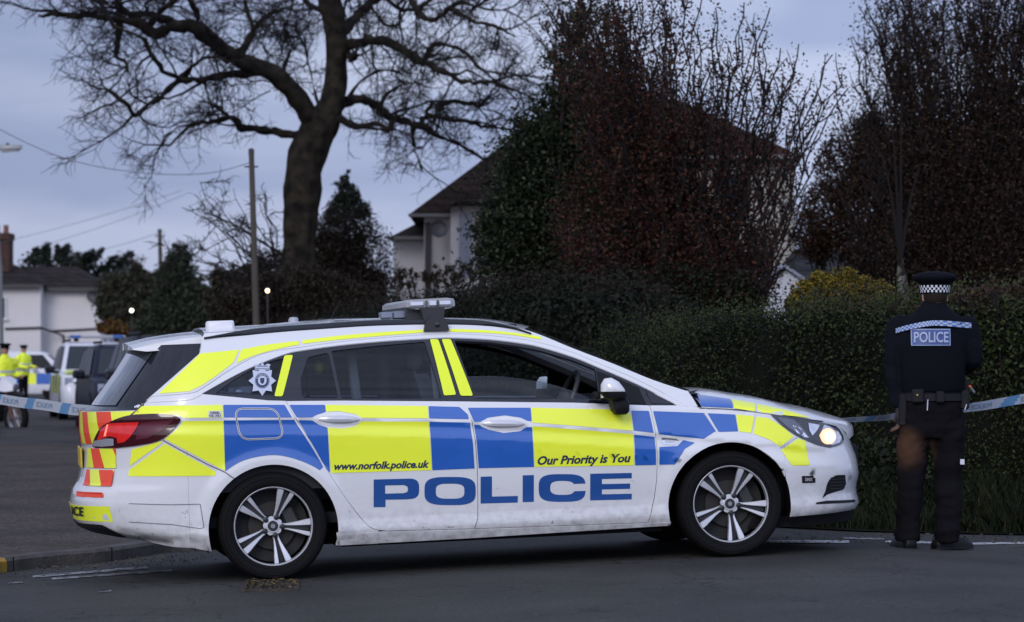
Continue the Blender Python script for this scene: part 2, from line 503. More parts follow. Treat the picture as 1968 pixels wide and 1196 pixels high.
RUB = mat('tyre_rubber', (.0065, .0065, .0075), .8, bump=(40, .2))
ALU = mat('alloy_silver', (.62, .63, .66), .32, .45)
ALD = mat('alloy_dark', (.03, .031, .034), .4, .4)
CHR = mat('bright_trim', (.72, .72, .74), .15, .9)
GLS = glass_mat('car_glass', (.66, .72, .74), .01)
GLD = glass_mat('privacy_glass', (.44, .50, .56), .0)
INT = mat('interior_grey', (.035, .036, .040), .8)
INL = mat('interior_light_grey', (.38, .39, .40), .8)
RED = mat('red_tail_lens', (.35, .006, .01), .12, coat=.5)
REDL = mat('lit_tail_lens', (.50, .010, .012), .15, coat=.6, emit=(1, .035, .03), estr=.27, noise=(22, (.25, .004, .006), .2))
REDD = mat('smoked_red_lens', (.045, .004, .008), .1, coat=.5)
LGR = mat('lens_grey', (.30, .31, .34), .25, coat=.5)

# ---- traced lines (photo pixels, on the body surface)
GT = cr([(293,762),(364,756),(389,746),(437,714),(476,692),(516,677),(575,668),(654,657),(739,649),(825,643),(881,642),(938,645),(995,651),(1038,659),(1100,677),(1142,695),(1229,732),(1323,782)], 4)
GL = cr([(277,775),(359,770),(376,765),(389,759)], 4)
DT = cr([(389,757),(437,730),(476,710),(516,693),(549,681),(575,675),(654,664),(739,656),(824,651),(867,649.5),(938,652.5),(995,659),(1038,667),(1100,686),(1142,703),(1229,741),(1302,779)], 4)
DB = [(1302,779),(1249,778.5),(1100,773.4),(881,771),(654,769.5),(549,770.4),(516,769.6),(450,763)]
RDR = cr([(549,770.4),(568.5,804.7),(600,853),(622,892),(643.6,927),(673.8,970.7),(700.6,1004),(717.4,1016.7),(741,1021)], 4)
BG = [(887,772),(907,807.6),(914,850),(917.5,896),(918.6,960),(918.6,996),(912,1016.7)]
FDF = [(1249,779),(1260.4,836),(1264,880),(1262.5,920),(1258,955),(1252,984),(1245.5,1005)]
SILL_T = [(741,1021),(912,1016.7),(1245.5,1005)]
RA, FA = (0.0, .287, .366), (2.650, .297, .366)
def arc(c, a0, a1, n=28):
    return [(c[0]+c[2]*math.cos(math.radians(lerp(a0, a1, i/n))), c[1]+c[2]*math.sin(math.radians(lerp(a0, a1, i/n)))) for i in range(n+1)]
uGT, uDT, uRDR, uBG, uFDF, uST, uDB, uGL = PU(GT), PU(DT), PU(RDR), PU(BG), PU(FDF), PU(SILL_T), PU(DB), PU(GL)
USR, USF = -.47, 2.985      # where the wrap-round bumpers start
for side in (1, -1):
    # rear quarter: belt strip down to the arch
    r0 = math.degrees(math.asin((.178-RA[1])/RA[2])); 
    q = [(USR, .215)] + [(-.355-.0*0, .193)] + [p for p in arc(RA, 180-r0, 90-(90-r0)+0, 40) if True]
    q = [(USR, .205), (RA[0]+RA[2]*math.cos(math.radians(180-r0)), .178)] + arc(RA, 180-r0, r0, 44)[1:] 
    q += [(uST[0][0]-.04, .174), (uST[0][0]-.04, uST[0][1]+.004)] + uRDR[::-1][2:] + [(u, v) for u, v in uDB[5:]] + [(uDT[0][0], uDT[0][1]-.001)] + uGL[::-1][1:]
    q += [(uGL[0][0]-.03, uGL[0][1]-.006), (uGL[0][0]-.10, .9965), (USR, .9965)]
    # keep the part behind USR to the wrap-round cap
    quarter = panel('rear_wing', q, WHITE, side=side, ins=.001)
    rd = uRDR[:-1] + [uRDR[-1]] + uST[1:2] + uBG[::-1][1:] + [(u, v) for u, v in uDB[3:6]]
    rdoor = panel('rear_door', rd, WHITE, side=side)
    fd = uFDF[::-1] + [(u, v) for u, v in uDB[2:4]] + uBG[1:] + []
    fdoor = panel('front_door', fd, WHITE, side=side)
    # front wing
    b0 = math.degrees(math.asin((.205-FA[1])/FA[2])); a1 = math.degrees(math.acos((USF-FA[0])/FA[2]))
    bl = [(u, vg(u)) for u in (3.45, 3.40, 3.30, 3.2, 3.1, 2.985)]
    bl2 = [(u, vg(u)) for u in (2.985, 2.9, 2.8, 2.7, 2.6, 2.51)]
    fw = uFDF + [(uFDF[-1][0], .205)] + arc(FA, 180-b0, a1, 44) + bl2 + [uDB[0]] 
    wing = panel('front_wing', fw, WHITE, side=side, ins=.0015)
    # sill
    sl = [(RA[0]+RA[2]*math.cos(math.radians(r0))+.012, .176), (1.1, .180), (2.297, .196), (2.297, uST[2][1]+.0), (uST[2][0], uST[2][1]-.001), (uST[1][0], uST[1][1]-.001), (uST[0][0], uST[0][1]-.001), (RA[0]+RA[2]*math.cos(math.radians(r0))+.006, uST[0][1]-.006)]
    panel('sill', sl, WHITE, side=side, off=.003, skirt=.05)
    # window surround strip (painted) and the black opening frame
    fr = uGT[2:] + [(uGT[-1][0]-.03, uGT[-1][1]-.004)] + uDT[::-1] + uGL[::-1] + [(USR-.09, uGL[0][1]+.004)]
    fr = uGL + uDT + [(uGT[-1][0], uGT[-1][1])] + uGT[::-1]
    panel('window_surround', fr, WHITE, side=side, ins=.0025, step=.03)
    # glass areas
    # (photo pixels)
    gq = roundp(PU([(414,756),(450,729),(485,709),(527,692),(556,686),(533,760),(470,757)]), .01)
    g1 = roundp(PU([(591,686),(631,677),(650,766),(581,765),(577,731)]), .02)
    g2 = roundp(PU([(637,674),(724,664),(816,656),(849,766),(656,766)]), .012)
    g3 = roundp(PU([(873,654),(938,657),(992,664),(1038,673),(1098,691),(1144,709),(1148,735),(1153,766),(1000,767),(914,766)]), .012)
    g4 = roundp(PU([(1240,748),(1296,776),(1253,775)]), .004)
    dl = uDT + [(u, v) for u, v in uDB[1:]]
    panel('window_frame', dl, BLK, side=side, off=-.004, ins=.002, step=.03, holes=[gq, g1, g2, g3], skirt=.02)
    for nm, g, mt in (('quarter_window', gq, GLD), ('quarter_window', g1, GLD), ('rear_window', g2, GLD)):
        panel(nm, g, mt, side=side, off=-.010, ins=-.002, step=.05, skirt=0)
    if side > 0:
        g5 = cr([(899,722),(935,721),(967,722),(1000,726),(1038,732),(1070,740),(1102,750),(1132,762)], 3)
        panel('front_window', PU(g5 + [(1136,767),(1000,767.5),(914,766)]), GLS, side=side, off=-.012, ins=0, step=.05, skirt=.004)
    else:
        panel('front_window', g3, GLS, side=side, off=-.012, ins=-.002, step=.05, skirt=0)
    panel('mirror_corner_trim', PU([(1146,712),(1180,724),(1229,745),(1243,777),(1156,774)]), PLA, side=side, off=-.001, ins=.002, skirt=0)
    panel('corner_window', g4, BLK, side=side, off=-.0015, ins=0, skirt=0)
    # roof side: from tailgate edge to the windscreen base
    RS = cr([(392,640),(501,633),(620,622),(706,619),(796,617),(880,617.5),(938,620),(995,630),(1038,643),(1101,669),(1178,698.5),(1254,729.5),(1316,750)], 4)
    uRS = PU(RS)
    back = PU([(277,775),(382,680),(387,667),(388,651)])
    rsd = [(uGL[0][0], uGL[0][1]+.008)] + uGT[1:] + [(uGT[-1][0]+.025, uGT[-1][1]-.006)] + [(2.55, .965)] + uRS[::-1] + back[::-1][:-1]
    rsd = uGT[:] + PU([(1342,782)]) + PU([(1326,752)], W) + uRS[::-1] + back[::-1][:-1] + [(back[0][0]+.005, back[0][1]+.010)]
    rside = panel('roof_side', rsd, WHITE, side=side, ins=.002)
    # dark backing behind the shut lines
    bk = [(USR-.05, .32)] + [(-.40, .32)] + arc((0, .287, .385), 175, 5, 30) + [(.40, .20), (2.25, .22)] + arc((2.65, .297, .385), 190, 10, 30) + [(3.05, .3), (3.05, .76)] + [(2.9, .81), (2.5, .865)] + [(u, v) for u, v in uDB[1:]] + [(USR-.05, .98)]
    panel('inner_shell', bk, SHD, side=side, off=-.018, ins=0, step=.06, skirt=0)
    ribbon('window_seal', uGT[:-2], .016, SHD, side=side, off=-.010, uv=True)
    ribbon('window_seal', uDT[:-1], .014, SHD, side=side, off=-.010, uv=True)
    ribbon('window_seal', uGL, .012, SHD, side=side, off=-.010, uv=True)
    if side > 0: NEAR = dict(quarter=quarter, rdoor=rdoor, fdoor=fdoor, wing=wing, rside=rside); uRSn = uRS; backn = back
    else: FAR = dict(quarter=quarter, rdoor=rdoor, fdoor=fdoor, wing=wing, rside=rside)

def capgrid(name, us, vs, m, front, nphi=26, off=0, vtop=None, parent=car, skirt=.0, phi1=0.0):
    """wrap-round skin from u=us(v) on one side to the other; vs = rows (0..1) -> v by column"""
    mb = MB(); rows = []
    C, Pw, Ufn, sg = (FC, FP, Uf, 1) if front else (RC, RP, Ur, -1)
    cols = [i/nphi for i in range(nphi+1)]; cols = cols + [2-c for c in cols[-2::-1]]
    nr = []
    def pt(r, c):
        cc = c if c <= 1 else 2-c; side = 1 if c <= 1 else -1
        v = vs(r, cc)
        a = Ufn(v)-C; u0 = us(v); x = clamp((u0-C)/a, 0, .999)
        ph0 = math.acos(clamp(x**(Pw/2)))
        ph = ph0*(1-cc)
        if cc >= 1: u = C+a*.99995
        else: u = C+a*math.cos(ph)**(2/Pw)
        base = W(C, v) if True else 0
        # same flare / belt terms as W, so use W itself off the tip
        t = abs((u-C)/a)
        w = W(u, v) if t < .985 else W(C+sg*abs(a)*.985, v)*((1-min(1, t)**Pw)**(1/Pw))/((1-.985**Pw)**(1/Pw))
        if cc >= 1: w = 0
        return Vector((u, -side*w, v))
    R = 1
    rws = vtop or [i/16 for i in range(17)]
    for r in rws: rows.append([pt(r, c) for c in cols])
    k = len(cols)
    for row in rows: mb.v += row
    for i in range(len(rows)-1):
        for j in range(k-1):
            f = (i*k+j, i*k+j+1, (i+1)*k+j+1, (i+1)*k+j)
            if not front: f = f[::-1]
            mb.f.append(f); mb.m.append(0)
    o = mk(name, mb.v, mb.f, m, parent, True)
    nn = [Vector(v.normal) for v in o.data.vertices]
    for i, p in enumerate(mb.v):
        t = abs((p.x-C)/(Ufn(p.z)-C)); side = 1 if p.y < 0 else -1
        if t < .9 and abs(p.y) > .3:
            n2 = surf(p.x, p.z, W, 0, side)[1]; k_ = sstep((.9-t)/.2); nn[i] = nn[i].lerp(n2, k_).normalized()
    o.data.normals_split_custom_set_from_vertices([tuple(n) for n in nn])
    return o
# rear: bumper and tailgate lower skin
def usr(v): return lin([(.17, -.39), (.22, -.378), (.40, -.40), (.47, USR), (2, USR)], v)
def arcu(v, A, s):
    d = A[2]**2-(v-A[1])**2
    return A[0]+s*math.sqrt(d) if d > 0 else None
def us_rear(v):
    a = arcu(v, RA, -1)
    return max(min(a if a is not None else USR, USR+.12), -9) if v < .50 and a is not None and a < USR+.13 and v < .49 else USR
def us_rear(v): return USR
bb = lambda cc: lerp(.205, .255, sstep(cc*1.6))
rear_b = capgrid('rear_bumper', us_rear, lambda r, c: lerp(bb(c), .66, r), WHITE, False, 34)
tailg = capgrid('tailgate', us_rear, lambda r, c: lerp(.66, .995+.0*c, r), WHITE, False, 34)
# small filler of the quarter between arch and bumper line is part of rear_wing
# upper tailgate (glass + black corner pillars)
KB = sorted([(v, u) for u, v in backn[:]] + [(1.40, backn[-1][0])])
def us_tg(v): return lin(KB, v)-.004
TG0, TG1 = KB[0][0]-.02, 1.352
tgk = capgrid('tailgate_window_frame', us_tg, lambda r, c: lerp(.99, TG1, r), BLK, False, 30, parent=tailg)
# glass of the tailgate, a little proud
def us_gl(v): return lin([(.99, -.865), (1.34, -.60)], v)
def W_off(f):
    return f
tgg = capgrid('rear_screen', us_gl, lambda r, c: lerp(1.02, 1.325, r), mat('rear_screen_glass', (.05, .06, .075), .08, coat=1), False, 24, parent=tailg)
for v_ in tgg.data.vertices: v_.co.x -= .004; v_.co.y *= 1.01
# front bumper
def us_f(v):
    a = arcu(v, FA, 1)
    return a+.001 if a is not None and v < .44 else USF
fb = capgrid('front_bumper', us_f, lambda r, c: lerp(lerp(.213, .222, c), lerp(vg(USF)-.001, .705, c**.55), r), WHITE, True, 40)
# chin lip under bumper
lip = MB(); 
for s in (1,):
    P_ = []
    for i in range(41):
        t = PI*i/40; sg = math.cos(t); 
        u = FC+.80*(abs(math.sin(t)))**(2/2.6); w = .80*(1 if sg > 0 else -1)*abs(sg)**(2/2.6); P_.append((u, -w))
    n = len(P_); lip.add([(x, y, .215) for x, y in P_]+[(x-.03, y*.98, .150) for x, y in P_], [(i, n+i, n+i+1, i+1) for i in range(n-1)])
lip.build('chin_spoiler', PLA, fb)
# rear diffuser (black lower valance)
dv = capgrid('rear_valance', lambda v: -.80, lambda r, c: lerp(.262, lerp(.262, .345, sstep(c*3)), r), PLA, False, 20, parent=rear_b)
for v_ in dv.data.vertices: v_.co.x -= .006; v_.co.y *= 1.008

# ---- cross-car skins
def cross(name, E, bu, bv, m, n=22, p=2.2, q0=1.0, parent=car):
    """E: edge curve [(u,w,v)] on the near side; bu,bv functions of t give forward/up bulge at the centreline"""
    k = len(E); qs = [math.sin(PI/2*(2*j/n-1))*q0 for j in range(n+1)]
    vs = []
    for i, (u, w, v) in enumerate(E):
        t = i/(k-1)
        for q in qs: vs.append((u+bu(t)*(1-abs(q)**2), -w*-q if False else w*q, v+bv(t)*(1-abs(q)**p)))
    m_ = n+1
    fs = [(i*m_+j, (i+1)*m_+j, (i+1)*m_+j+1, i*m_+j+1) for i in range(k-1) for j in range(n)]
    return mk(name, vs, fs, m, parent, True)
def S3(uvl, S=W): return [(u, S(u, v), v) for u, v in uvl]
rp_ = dens(uRSn, .04, False)
iroof = next(i for i, p in enumerate(rp_) if p[0] > 1.50)
Er = S3(rp_[:iroof+1])
roof = cross('roof', Er, lambda t: lerp(-.0, .12, t), lambda t: lerp(.035, .02, t), WHITE)
roof.data.flip_normals() if roof.data.polygons[0].normal.z < 0 else None
Ew = S3(rp_[iroof:])
ws = cross('windscreen', [(u-.004, w-.02, v-.004) for u, w, v in Ew], lambda t: lerp(.11, .16, t), lambda t: lerp(.018, .0, t), GLS, q0=.985)
cross('windscreen_pillar_trim', [(u, w*1.0, v) for u, w, v in Ew], lambda t: .03, lambda t: 0, WHITE, n=2) if False else None
# cowl (black wiper panel)
cw = MB(); yy = .74
cw.add([(2.43, -yy, .955), (2.53, -yy-.02, .945), (2.62, 0, .97), (2.53, yy+.02, .945), (2.43, yy, .955), (2.42, 0, .94)], [(0, 1, 2, 5), (5, 2, 3, 4)])
cw.tube([(2.46, -.68, .945), (2.60, -.30, .960), (2.70, .1, .965)], .008, 6)
cw.tube([(2.50, -.60, .950), (2.60, -.40, .955)], .012, 6)
cw.build('scuttle_and_wipers', PLA, car)
# bonnet: edge curve then crown
eb = [(u, W(u, vg(u))-.004, vg(u)+.002) for u in [2.51+i*.05 for i in range(19)]]
qn = 80; vs_ = []; us_ = [2.51+i*(3.44-2.51)/44 for i in range(45)]
rowsb = []
for u in us_:
    row = []
    for j in range(qn+1):
        q = math.cos(PI*j/qn); we = W(u, vg(u))-.004
        s = (1-abs(q)**2.6)**(1/1.35)
        fwd = .16*(1-q*q)*sstep((u-3.1)/.34)
        row.append(Vector((u+fwd, -we*q, vg(u)+hb(u)*s*lerp(1, .8, 0))))
    rowsb.append(row)
last = rowsb[-1]; rowsb.append([Vector((p.x+.03, p.y*.985, p.z-.03)) for p in last]); rowsb.append([Vector((p.x+.035, p.y*.98, p.z-.08)) for p in last])
bon = MB(); kq = qn+1
for r in rowsb: bon.v += r
bon.f = [(i*kq+j, (i+1)*kq+j, (i+1)*kq+j+1, i*kq+j+1) for i in range(len(rowsb)-1) for j in range(qn)]; bon.m = [0]*len(bon.f)
bonnet = mk('bonnet', bon.v, bon.f, WHITE, car, True)
# spoiler over the tailgate
sp = MB(); rings = []
prof_top = [(-.735, 1.338), (-.60, 1.366), (-.45, 1.384), (-.335, 1.392)]
prof_bot = [(-.735, 1.330), (-.66, 1.318), (-.56, 1.322), (-.50, 1.318), (-.335, 1.312)]
for j in range(21):
    q = math.cos(PI*j/20)
    wmax = lambda u: .598-.05*((-.335-u)/.4)**2
    c = 1-q*q
    ring = [(u-.03*c, -wmax(u)*q, v+.035*c) for u, v in prof_top] + [(u-.03*c, -(wmax(u)+.012)*q, v+.0*c) for u, v in prof_bot[::-1]]
    rings.append(ring)
sp.loft(rings)
spo = sp.build('rear_spoiler', WHITE, tailg, sharp=40)
# roof rails
for s in (1, -1):
    rl = MB(); RR = PU(cr([(392,650),(440,643),(501,636),(560,631),(620,627),(706,621.5),(796,619),(880,619),(938,622),(985,630),(1020,641)], 4))
    ring = []
    for i, (u, v) in enumerate(dens(RR, .05, False)):
        w = W(u, v)+.004; hh = .019 if .0 < u < 1.2 else lerp(.006, .019, sstep(min((u+.335)/.3, (1.55-u)/.35)))
        ring.append([(u, -s*(w+.010), v-hh), (u, -s*(w+.013), v-hh*.2), (u, -s*(w+.006), v+hh*.75), (u, -s*(w-.012), v+hh*.9), (u, -s*(w-.030), v+hh*.6), (u, -s*(w-.03), v-hh)])
    rl.loft(ring); rl.build('roof_rail', mat('satin_dark_rail', (.03, .032, .038), .35, .5), car)
# underside, wheel housings
ub = MB(); ub.box((-.75, -.70, .27), (-.39, .70, .5)); ub.box((.39, -.80, .165), (2.26, .80, .24)); ub.box((-.39, -.58, .2), (.39, .58, .5)); ub.box((2.26, -.58, .2), (3.05, .58, .62)); ub.box((3.0, -.66, .2), (3.35, .66, .55))
ub.build('underbody', SHD, car, False)
for A in (RA, FA):
    for s in (1, -1):
        wh = MB(); pr = [(A[0]+.385*math.cos(math.radians(a)), A[1]+.385*math.sin(math.radians(a))) for a in range(-18, 199, 9)]
        n = len(pr); wh.add([(x, -s*.865, z) for x, z in pr]+[(x, -s*.55, z) for x, z in pr], [(i, i+1, n+i+1, n+i) for i in range(n-1)]+[tuple(range(n, 2*n))])
        wh.build('wheel_housing', SHD, car, False)

# ---- wheels
def make_wheel(phase, name='wheel'):
    root = MB(); root.lathe([(.17, -.10), (.205, -.02), (.205, -.012), (.02, -.03)], 32, close=False)
    hub = root.build(name, mat('wheel_barrel', (.008, .008, .009), .7), None)
    t = MB(); t.lathe([(.212, .085), (.226, .100), (.262, .112), (.288, .106), (.300, .092), (.3065, .070), (.308, .03), (.308, -.03), (.306, -.085), (.295, -.105), (.25, -.11), (.212, -.10)], 56, close=False)
    for rr_, zz in ((.240, .1065), (.275, .1115)): t.lathe([(rr_-.002, zz-.002), (rr_, zz+.0012), (rr_+.002, zz-.002)], 56, close=False)
    t.build('tyre', RUB, hub)
    r = MB(); r.lathe([(.212, .070), (.214, .086), (.217, .095), (.221, .099), (.224, .097), (.226, .090), (.224, .08)], 56, close=False)
    d = MB()
    for i in range(5):
        a = math.radians(phase+72*i)
        for s in (1, -1):
            # blade: angular band at rim, narrower at hub
            wide = 1.1 if s > 0 else .75
            pts = []
            prof = [(.040, .008, .016), (.075, .008, .018), (.10, .009, .023), (.14, .012, .034), (.18, .016, .046), (.210, .019, .053)]
            inner = [(r_, s*i_) for r_, i_, o_ in prof]; outer = [(r_, s*(i_+(o_-i_)*wide)) for r_, i_, o_ in prof]
            def P3(r_, tt, z): return (r_*math.cos(a)-tt*math.sin(a), r_*math.sin(a)+tt*math.cos(a), z)
            zf = lambda r_: lerp(.058, .086, sstep((r_-.04)/.17))
            n = len(prof); v = []
            for (r_, ti), (_, to) in zip(inner, outer):
                z = zf(r_); bvl = .003*s
                v += [P3(r_, ti, z-.03), P3(r_, ti, z-.003), P3(r_, ti+bvl, z), P3(r_, to-bvl, z), P3(r_, to, z-.003), P3(r_, to, z-.03)]
            f = []
            for k in range(n-1):
                for j in range(5):
                    q = (k*6+j, k*6+j+1, (k+1)*6+j+1, (k+1)*6+j)
                    f.append(q if s > 0 else q[::-1])
            r.add(v, f)
        # dark web in the slot and nut pocket
        M = Matrix.Rotation(a, 4, 'Z')
        d.box((.06, -.012, .035), (.208, .012, .052), M=M)
        M2 = Matrix.Rotation(a, 4, 'Z') @ Matrix.Translation((.054, 0, 0))
        d.lathe([(.0155, .050), (.0155, .068), (.012, .070)], 14, M=M2)
        M3 = Matrix.Rotation(a+math.radians(36), 4, 'Z')
        r.lathe([(.020, .04), (.020, .060), (.010, .0605)], 12, M=Matrix.Rotation(a+math.radians(36), 4, 'Z') @ Matrix.Translation((.036, 0, 0)))
    r.lathe([(.045, .03), (.045, .058), (.036, .064), (.0, .0645)], 28)
    rim = r.build('alloy_rim', ALU, hub, sharp=30)
    d.lathe([(.031, .060), (.029, .0675), (0, .0685)], 24)
    d.build('hub_cap', ALD, hub)
    b = MB(); b.lathe([(.135, -.01), (.135, .008), (.06, .008), (.055, .02), (0, .02)], 40)
    b.build('brake_disc', mat('brake_iron', (.022, .021, .020), .6, .3), hub)
    cpr = MB(); cpr.box((.07, -.06, -.03), (.15, .06, .035), bev=.012, M=Matrix.Rotation(math.radians(25), 4, 'Z')); cpr.build('brake_caliper', mat('caliper_grey', (.03, .03, .032), .5, .2), hub)
    lg = MB(); lg.lathe([(.013, .0686), (.013, .0694), (.010, .0694), (.010, .0686)], 20); lg.box((-.008, -.0012, .0686), (.008, .0012, .0694)); lg.build('hub_emblem', CHR, hub, False)
    # gaps between spoke pairs let the disc show; dark barrel behind
    return hub
def copy_tree(o, parent=None):
    c = o.copy(); col.objects.link(c); c.parent = parent
    for ch in list(o.children): copy_tree(ch, c)
    return c
for (u, ph, steer) in ((0, 66, 0), (2.662, 60, 2)):
    w0 = make_wheel(ph)
    w0.parent = car; w0.location = (u, -.775, .305); w0.rotation_euler = (PI/2, 0, math.radians(-steer))
    w1 = copy_tree(w0, car); w1.location = (u, .775, .305); w1.rotation_euler = (-PI/2, 0, 0)

# ---- livery (near side), traced
Y, B = YEL, BLU
q = NEAR['quarter']; rd_ = NEAR['rdoor']; fd_ = NEAR['fdoor']; wg = NEAR['wing']
archR = PU([(433,906)])[0:0]
aR = cr([(433,906),(461.5,888),(495.6,878),(532.6,875),(569.6,883),(600,895.5),(614,904)], 4)
stickers('livery', [
    ([(273,781),(427.5,778.5),(428.3,803),(353.7,803.6),(341,797.5),(298,795.5),(256,797)], Y),
    ([(352,809.5),(428.7,808.5),(433,905),(420,899),(316,843.5),(332,832),(345,820)], Y),
    ([(247,915.5),(248,904),(317,853),(415,907),(414,914.5)], Y),
    ([(254,864),(297,852),(309,847.5),(311,851.5),(249,896)], Y),
    ([(429,778.5),(547,778.5),(561,802.5),(430,802.8)], B),
    ([(430,808),(565,807),(600,861),(615,886),(621,898),(614,904)] + aR[::-1][1:], B, W, .002),
], q)
stickers('livery', [
    ([(556,778.5),(624.5,778.5),(626,792),(607,798),(600,802.5),(570,802.5)], B),
    ([(573,807.5),(600,808),(612,816),(629,822),(634,908.5),(630,905)], B),
    ([(625.5,778.5),(822,780.8),(823.5,804.5),(693,803.5),(683,796),(650,790.5),(627,792)], Y),
    ([(630,822),(660,824),(682,819.5),(695,810),(824,810.5),(829.5,903.8),(636,909.5)], Y, W, .003),
    ([(823.5,781),(883,782.5),(899,797),(901,806),(825,804.5)], B),
    ([(825.5,810.5),(903,812.5),(909,855),(912,900.5),(831,903.8)], B, W, .003),
], rd_)
stickers('livery', [
    ([(899,784),(1019.5,784),(1021.5,810),(1013,809),(1001,803),(970,798.5),(937,803),(925,811),(911,811)], B),
    ([(911,816),(924,817),(938,826),(968,832.5),(999,829),(1012,821),(1022,821),(1026,897.5),(920,900),(916,850)], B, W, .003),
    ([(1021,784),(1207,788),(1213,800),(1216,828),(1128,820.5),(1023,812.5)], Y, W, .002),
    ([(1023.5,819),(1128,827),(1216.5,834.5),(1218.5,894.5),(1027.5,897.5)], Y, W, .002),
    ([(1213,789.5),(1247,790),(1256,832),(1218,828)], B),
    ([(1218.5,835.5),(1257.5,839.5),(1260,862),(1260.5,893.6),(1220.5,894.5)], B, W, .003),
], fd_)
stickers('livery', [
    ([(1255,790.5),(1352,794),(1375.5,829),(1352,843.5),(1266,834.5)], B),
    ([(1359.5,794.5),(1413,797),(1418.5,829.5),(1381,830.5)], B),
    ([(1313,846),(1336,851),(1316,863),(1297,893),(1267,893.2),(1266.8,859.5),(1302,857.5)], B),
    ([(1414.5,797),(1449,800),(1444.5,832.5),(1420,829.7)], Y),
    ([(1454,801),(1477,804.5),(1505,821),(1525,839.5),(1499,858.5),(1477,844.5),(1448,833.7)], Y),
], wg)
stickers('livery', [
    ([(1331.5,758),(1403.5,768),(1408.5,785),(1347,782)], B, Wb),
    ([(1405,768.3),(1450,776),(1450.2,791),(1410.2,785.4)], Y, Wb),
    ([(1454,777.2),(1514,790),(1558,804.5),(1489,796),(1454,791.6)], Y, Wb),
], bonnet, off=.004)
stickers('livery', [
    ([(1534,843),(1547,847.5),(1555.5,894.5),(1521,895),(1501,865)], Y),
], fb)
stickers('livery', [
    ([(385,680),(460,672.5),(448,698),(418,721),(390,740),(364,752.5),(305,757)], Y, W, .003),
    (cr([(464,672),(516,662.5),(574,655.8)], 3) + [(574.5,663.5)] + cr([(565,664.5),(516,675.6),(480,687),(454,699)], 3), Y, W, .002),
    (cr([(581,654.5),(654,645.5),(740,638.5),(814,634)], 3) + [(814.5,639.3)] + cr([(740,645.5),(654,653.2),(581,661.5)], 3), Y, W, .001),
    (cr([(864,632.8),(938,635.5),(1006,642.5),(1039,648)], 3) + [(1040,653)] + cr([(1030,651.5),(995,645.8),(938,640.5),(864,638.2)], 3), Y, W, .001),
], NEAR['rside'])
PW_ = mat('reflective_pillar_strip', (.80, .93, .03), .35)
for P_ in ([(826,652.5),(842,652.3),(876.5,759),(853,760.5)], [(848.5,652.2),(866,652.2),(909,761),(885,761)], [(546.5,683.5),(563,682.5),(543,762),(527,762)]):
    stickers('pillar_strip', [(P_, PW_, W, .012)], rd_, off=.0020)
# far side: the same scheme without wording
uY = lambda a, b, c, d: [(a, c), (b, c), (b, d), (a, d)]
for par, lst in ((FAR['rdoor'], [(uY(.36, .90, .60, .90), Y), (uY(.92, 1.12, .60, .88), B)]), (FAR['fdoor'], [(uY(1.20, 1.48, .60, .88), B), (uY(1.5, 2.06, .60, .85), Y)]), (FAR['wing'], [(uY(2.26, 2.5, .70, .84), B), (uY(2.72, 2.95, .70, .80), Y)]), (FAR['quarter'], [(uY(-.24, .05, .75, .98), B)])):
    stickers('livery', [(P, m, W, .004, [], True) for P, m in lst], par, side=-1)
# rear chevrons, bumper plate
def rpt(w, v, off=.004):
    Wc = W(RC, v); k = min(abs(w)/Wc, .985); a_ = RC-Ur(v); return Vector((RC-a_*(1-k**RP)**(1/RP)-off, -w*(1+off*.8), v))
def rear_stripes(name, par, v0, v1, wa, wb, wid, slant, phase=0, off=.004):
    for sg in (1, -1):
        mb = MB(); n = int((wb-wa)/wid+2)
        for i in range(-2, n+2):
            lo = wa+i*wid
            for r in range(6):
                va, vb_ = lerp(v0, v1, r/6), lerp(v0, v1, (r+1)/6)
                for c_ in range(4):
                    q = []
                    for (cc, vv) in ((c_, va), (c_+1, va), (c_+1, vb_), (c_, vb_)):
                        w_ = lo+wid*cc/4-slant*(vv-v0); q.append((clamp(w_, wa, wb), vv))
                    if abs(q[0][0]-q[1][0]) < 1e-5 and abs(q[2][0]-q[3][0]) < 1e-5: continue
                    f = [(0, 1, 2, 3)] if sg < 0 else [(3, 2, 1, 0)]
                    mb.add([rpt(sg*w_, vv, off) for w_, vv in q], f, (i+phase) % 2)
        mb.build(name, [ORA, YEL], par, False)
rear_stripes('rear_chevrons', tailg, .80, .985, .05, .775, .13, .35)
rear_stripes('rear_chevrons', tailg, .665, .775, .34, .665, .12, .5, 1)
rear_stripes('rear_chevrons', rear_b, .565, .655, .34, .655, .12, .6)
rear_stripes('rear_chevrons', rear_b, .500, .530, .30, .62, .5, .0)
plate = MB(); n = 16
for j in range(n+1):
    w = lerp(.66, -.66, j/n)
    def urw(v, w=w):
        k = min(abs(w)/W(RC, v), .97); a = RC-Ur(v); return RC-a*(1-k**RP)**(1/RP)-.003
    plate.v += [Vector((urw(.362), -w, .362)), Vector((urw(.45), -w, .45))]
plate.f = [(2*j, 2*j+1, 2*j+3, 2*j+2) for j in range(n)]; plate.m = [0]*n
plate.build('bumper_plate', YEL, rear_b)
npl = MB(); npl.box((-1.047, -.26, .66), (-1.035, .26, .775), bev=.003); npl.build('number_plate', mat('number_plate_yellow', (.55, .40, .04), .4), tailg, False)

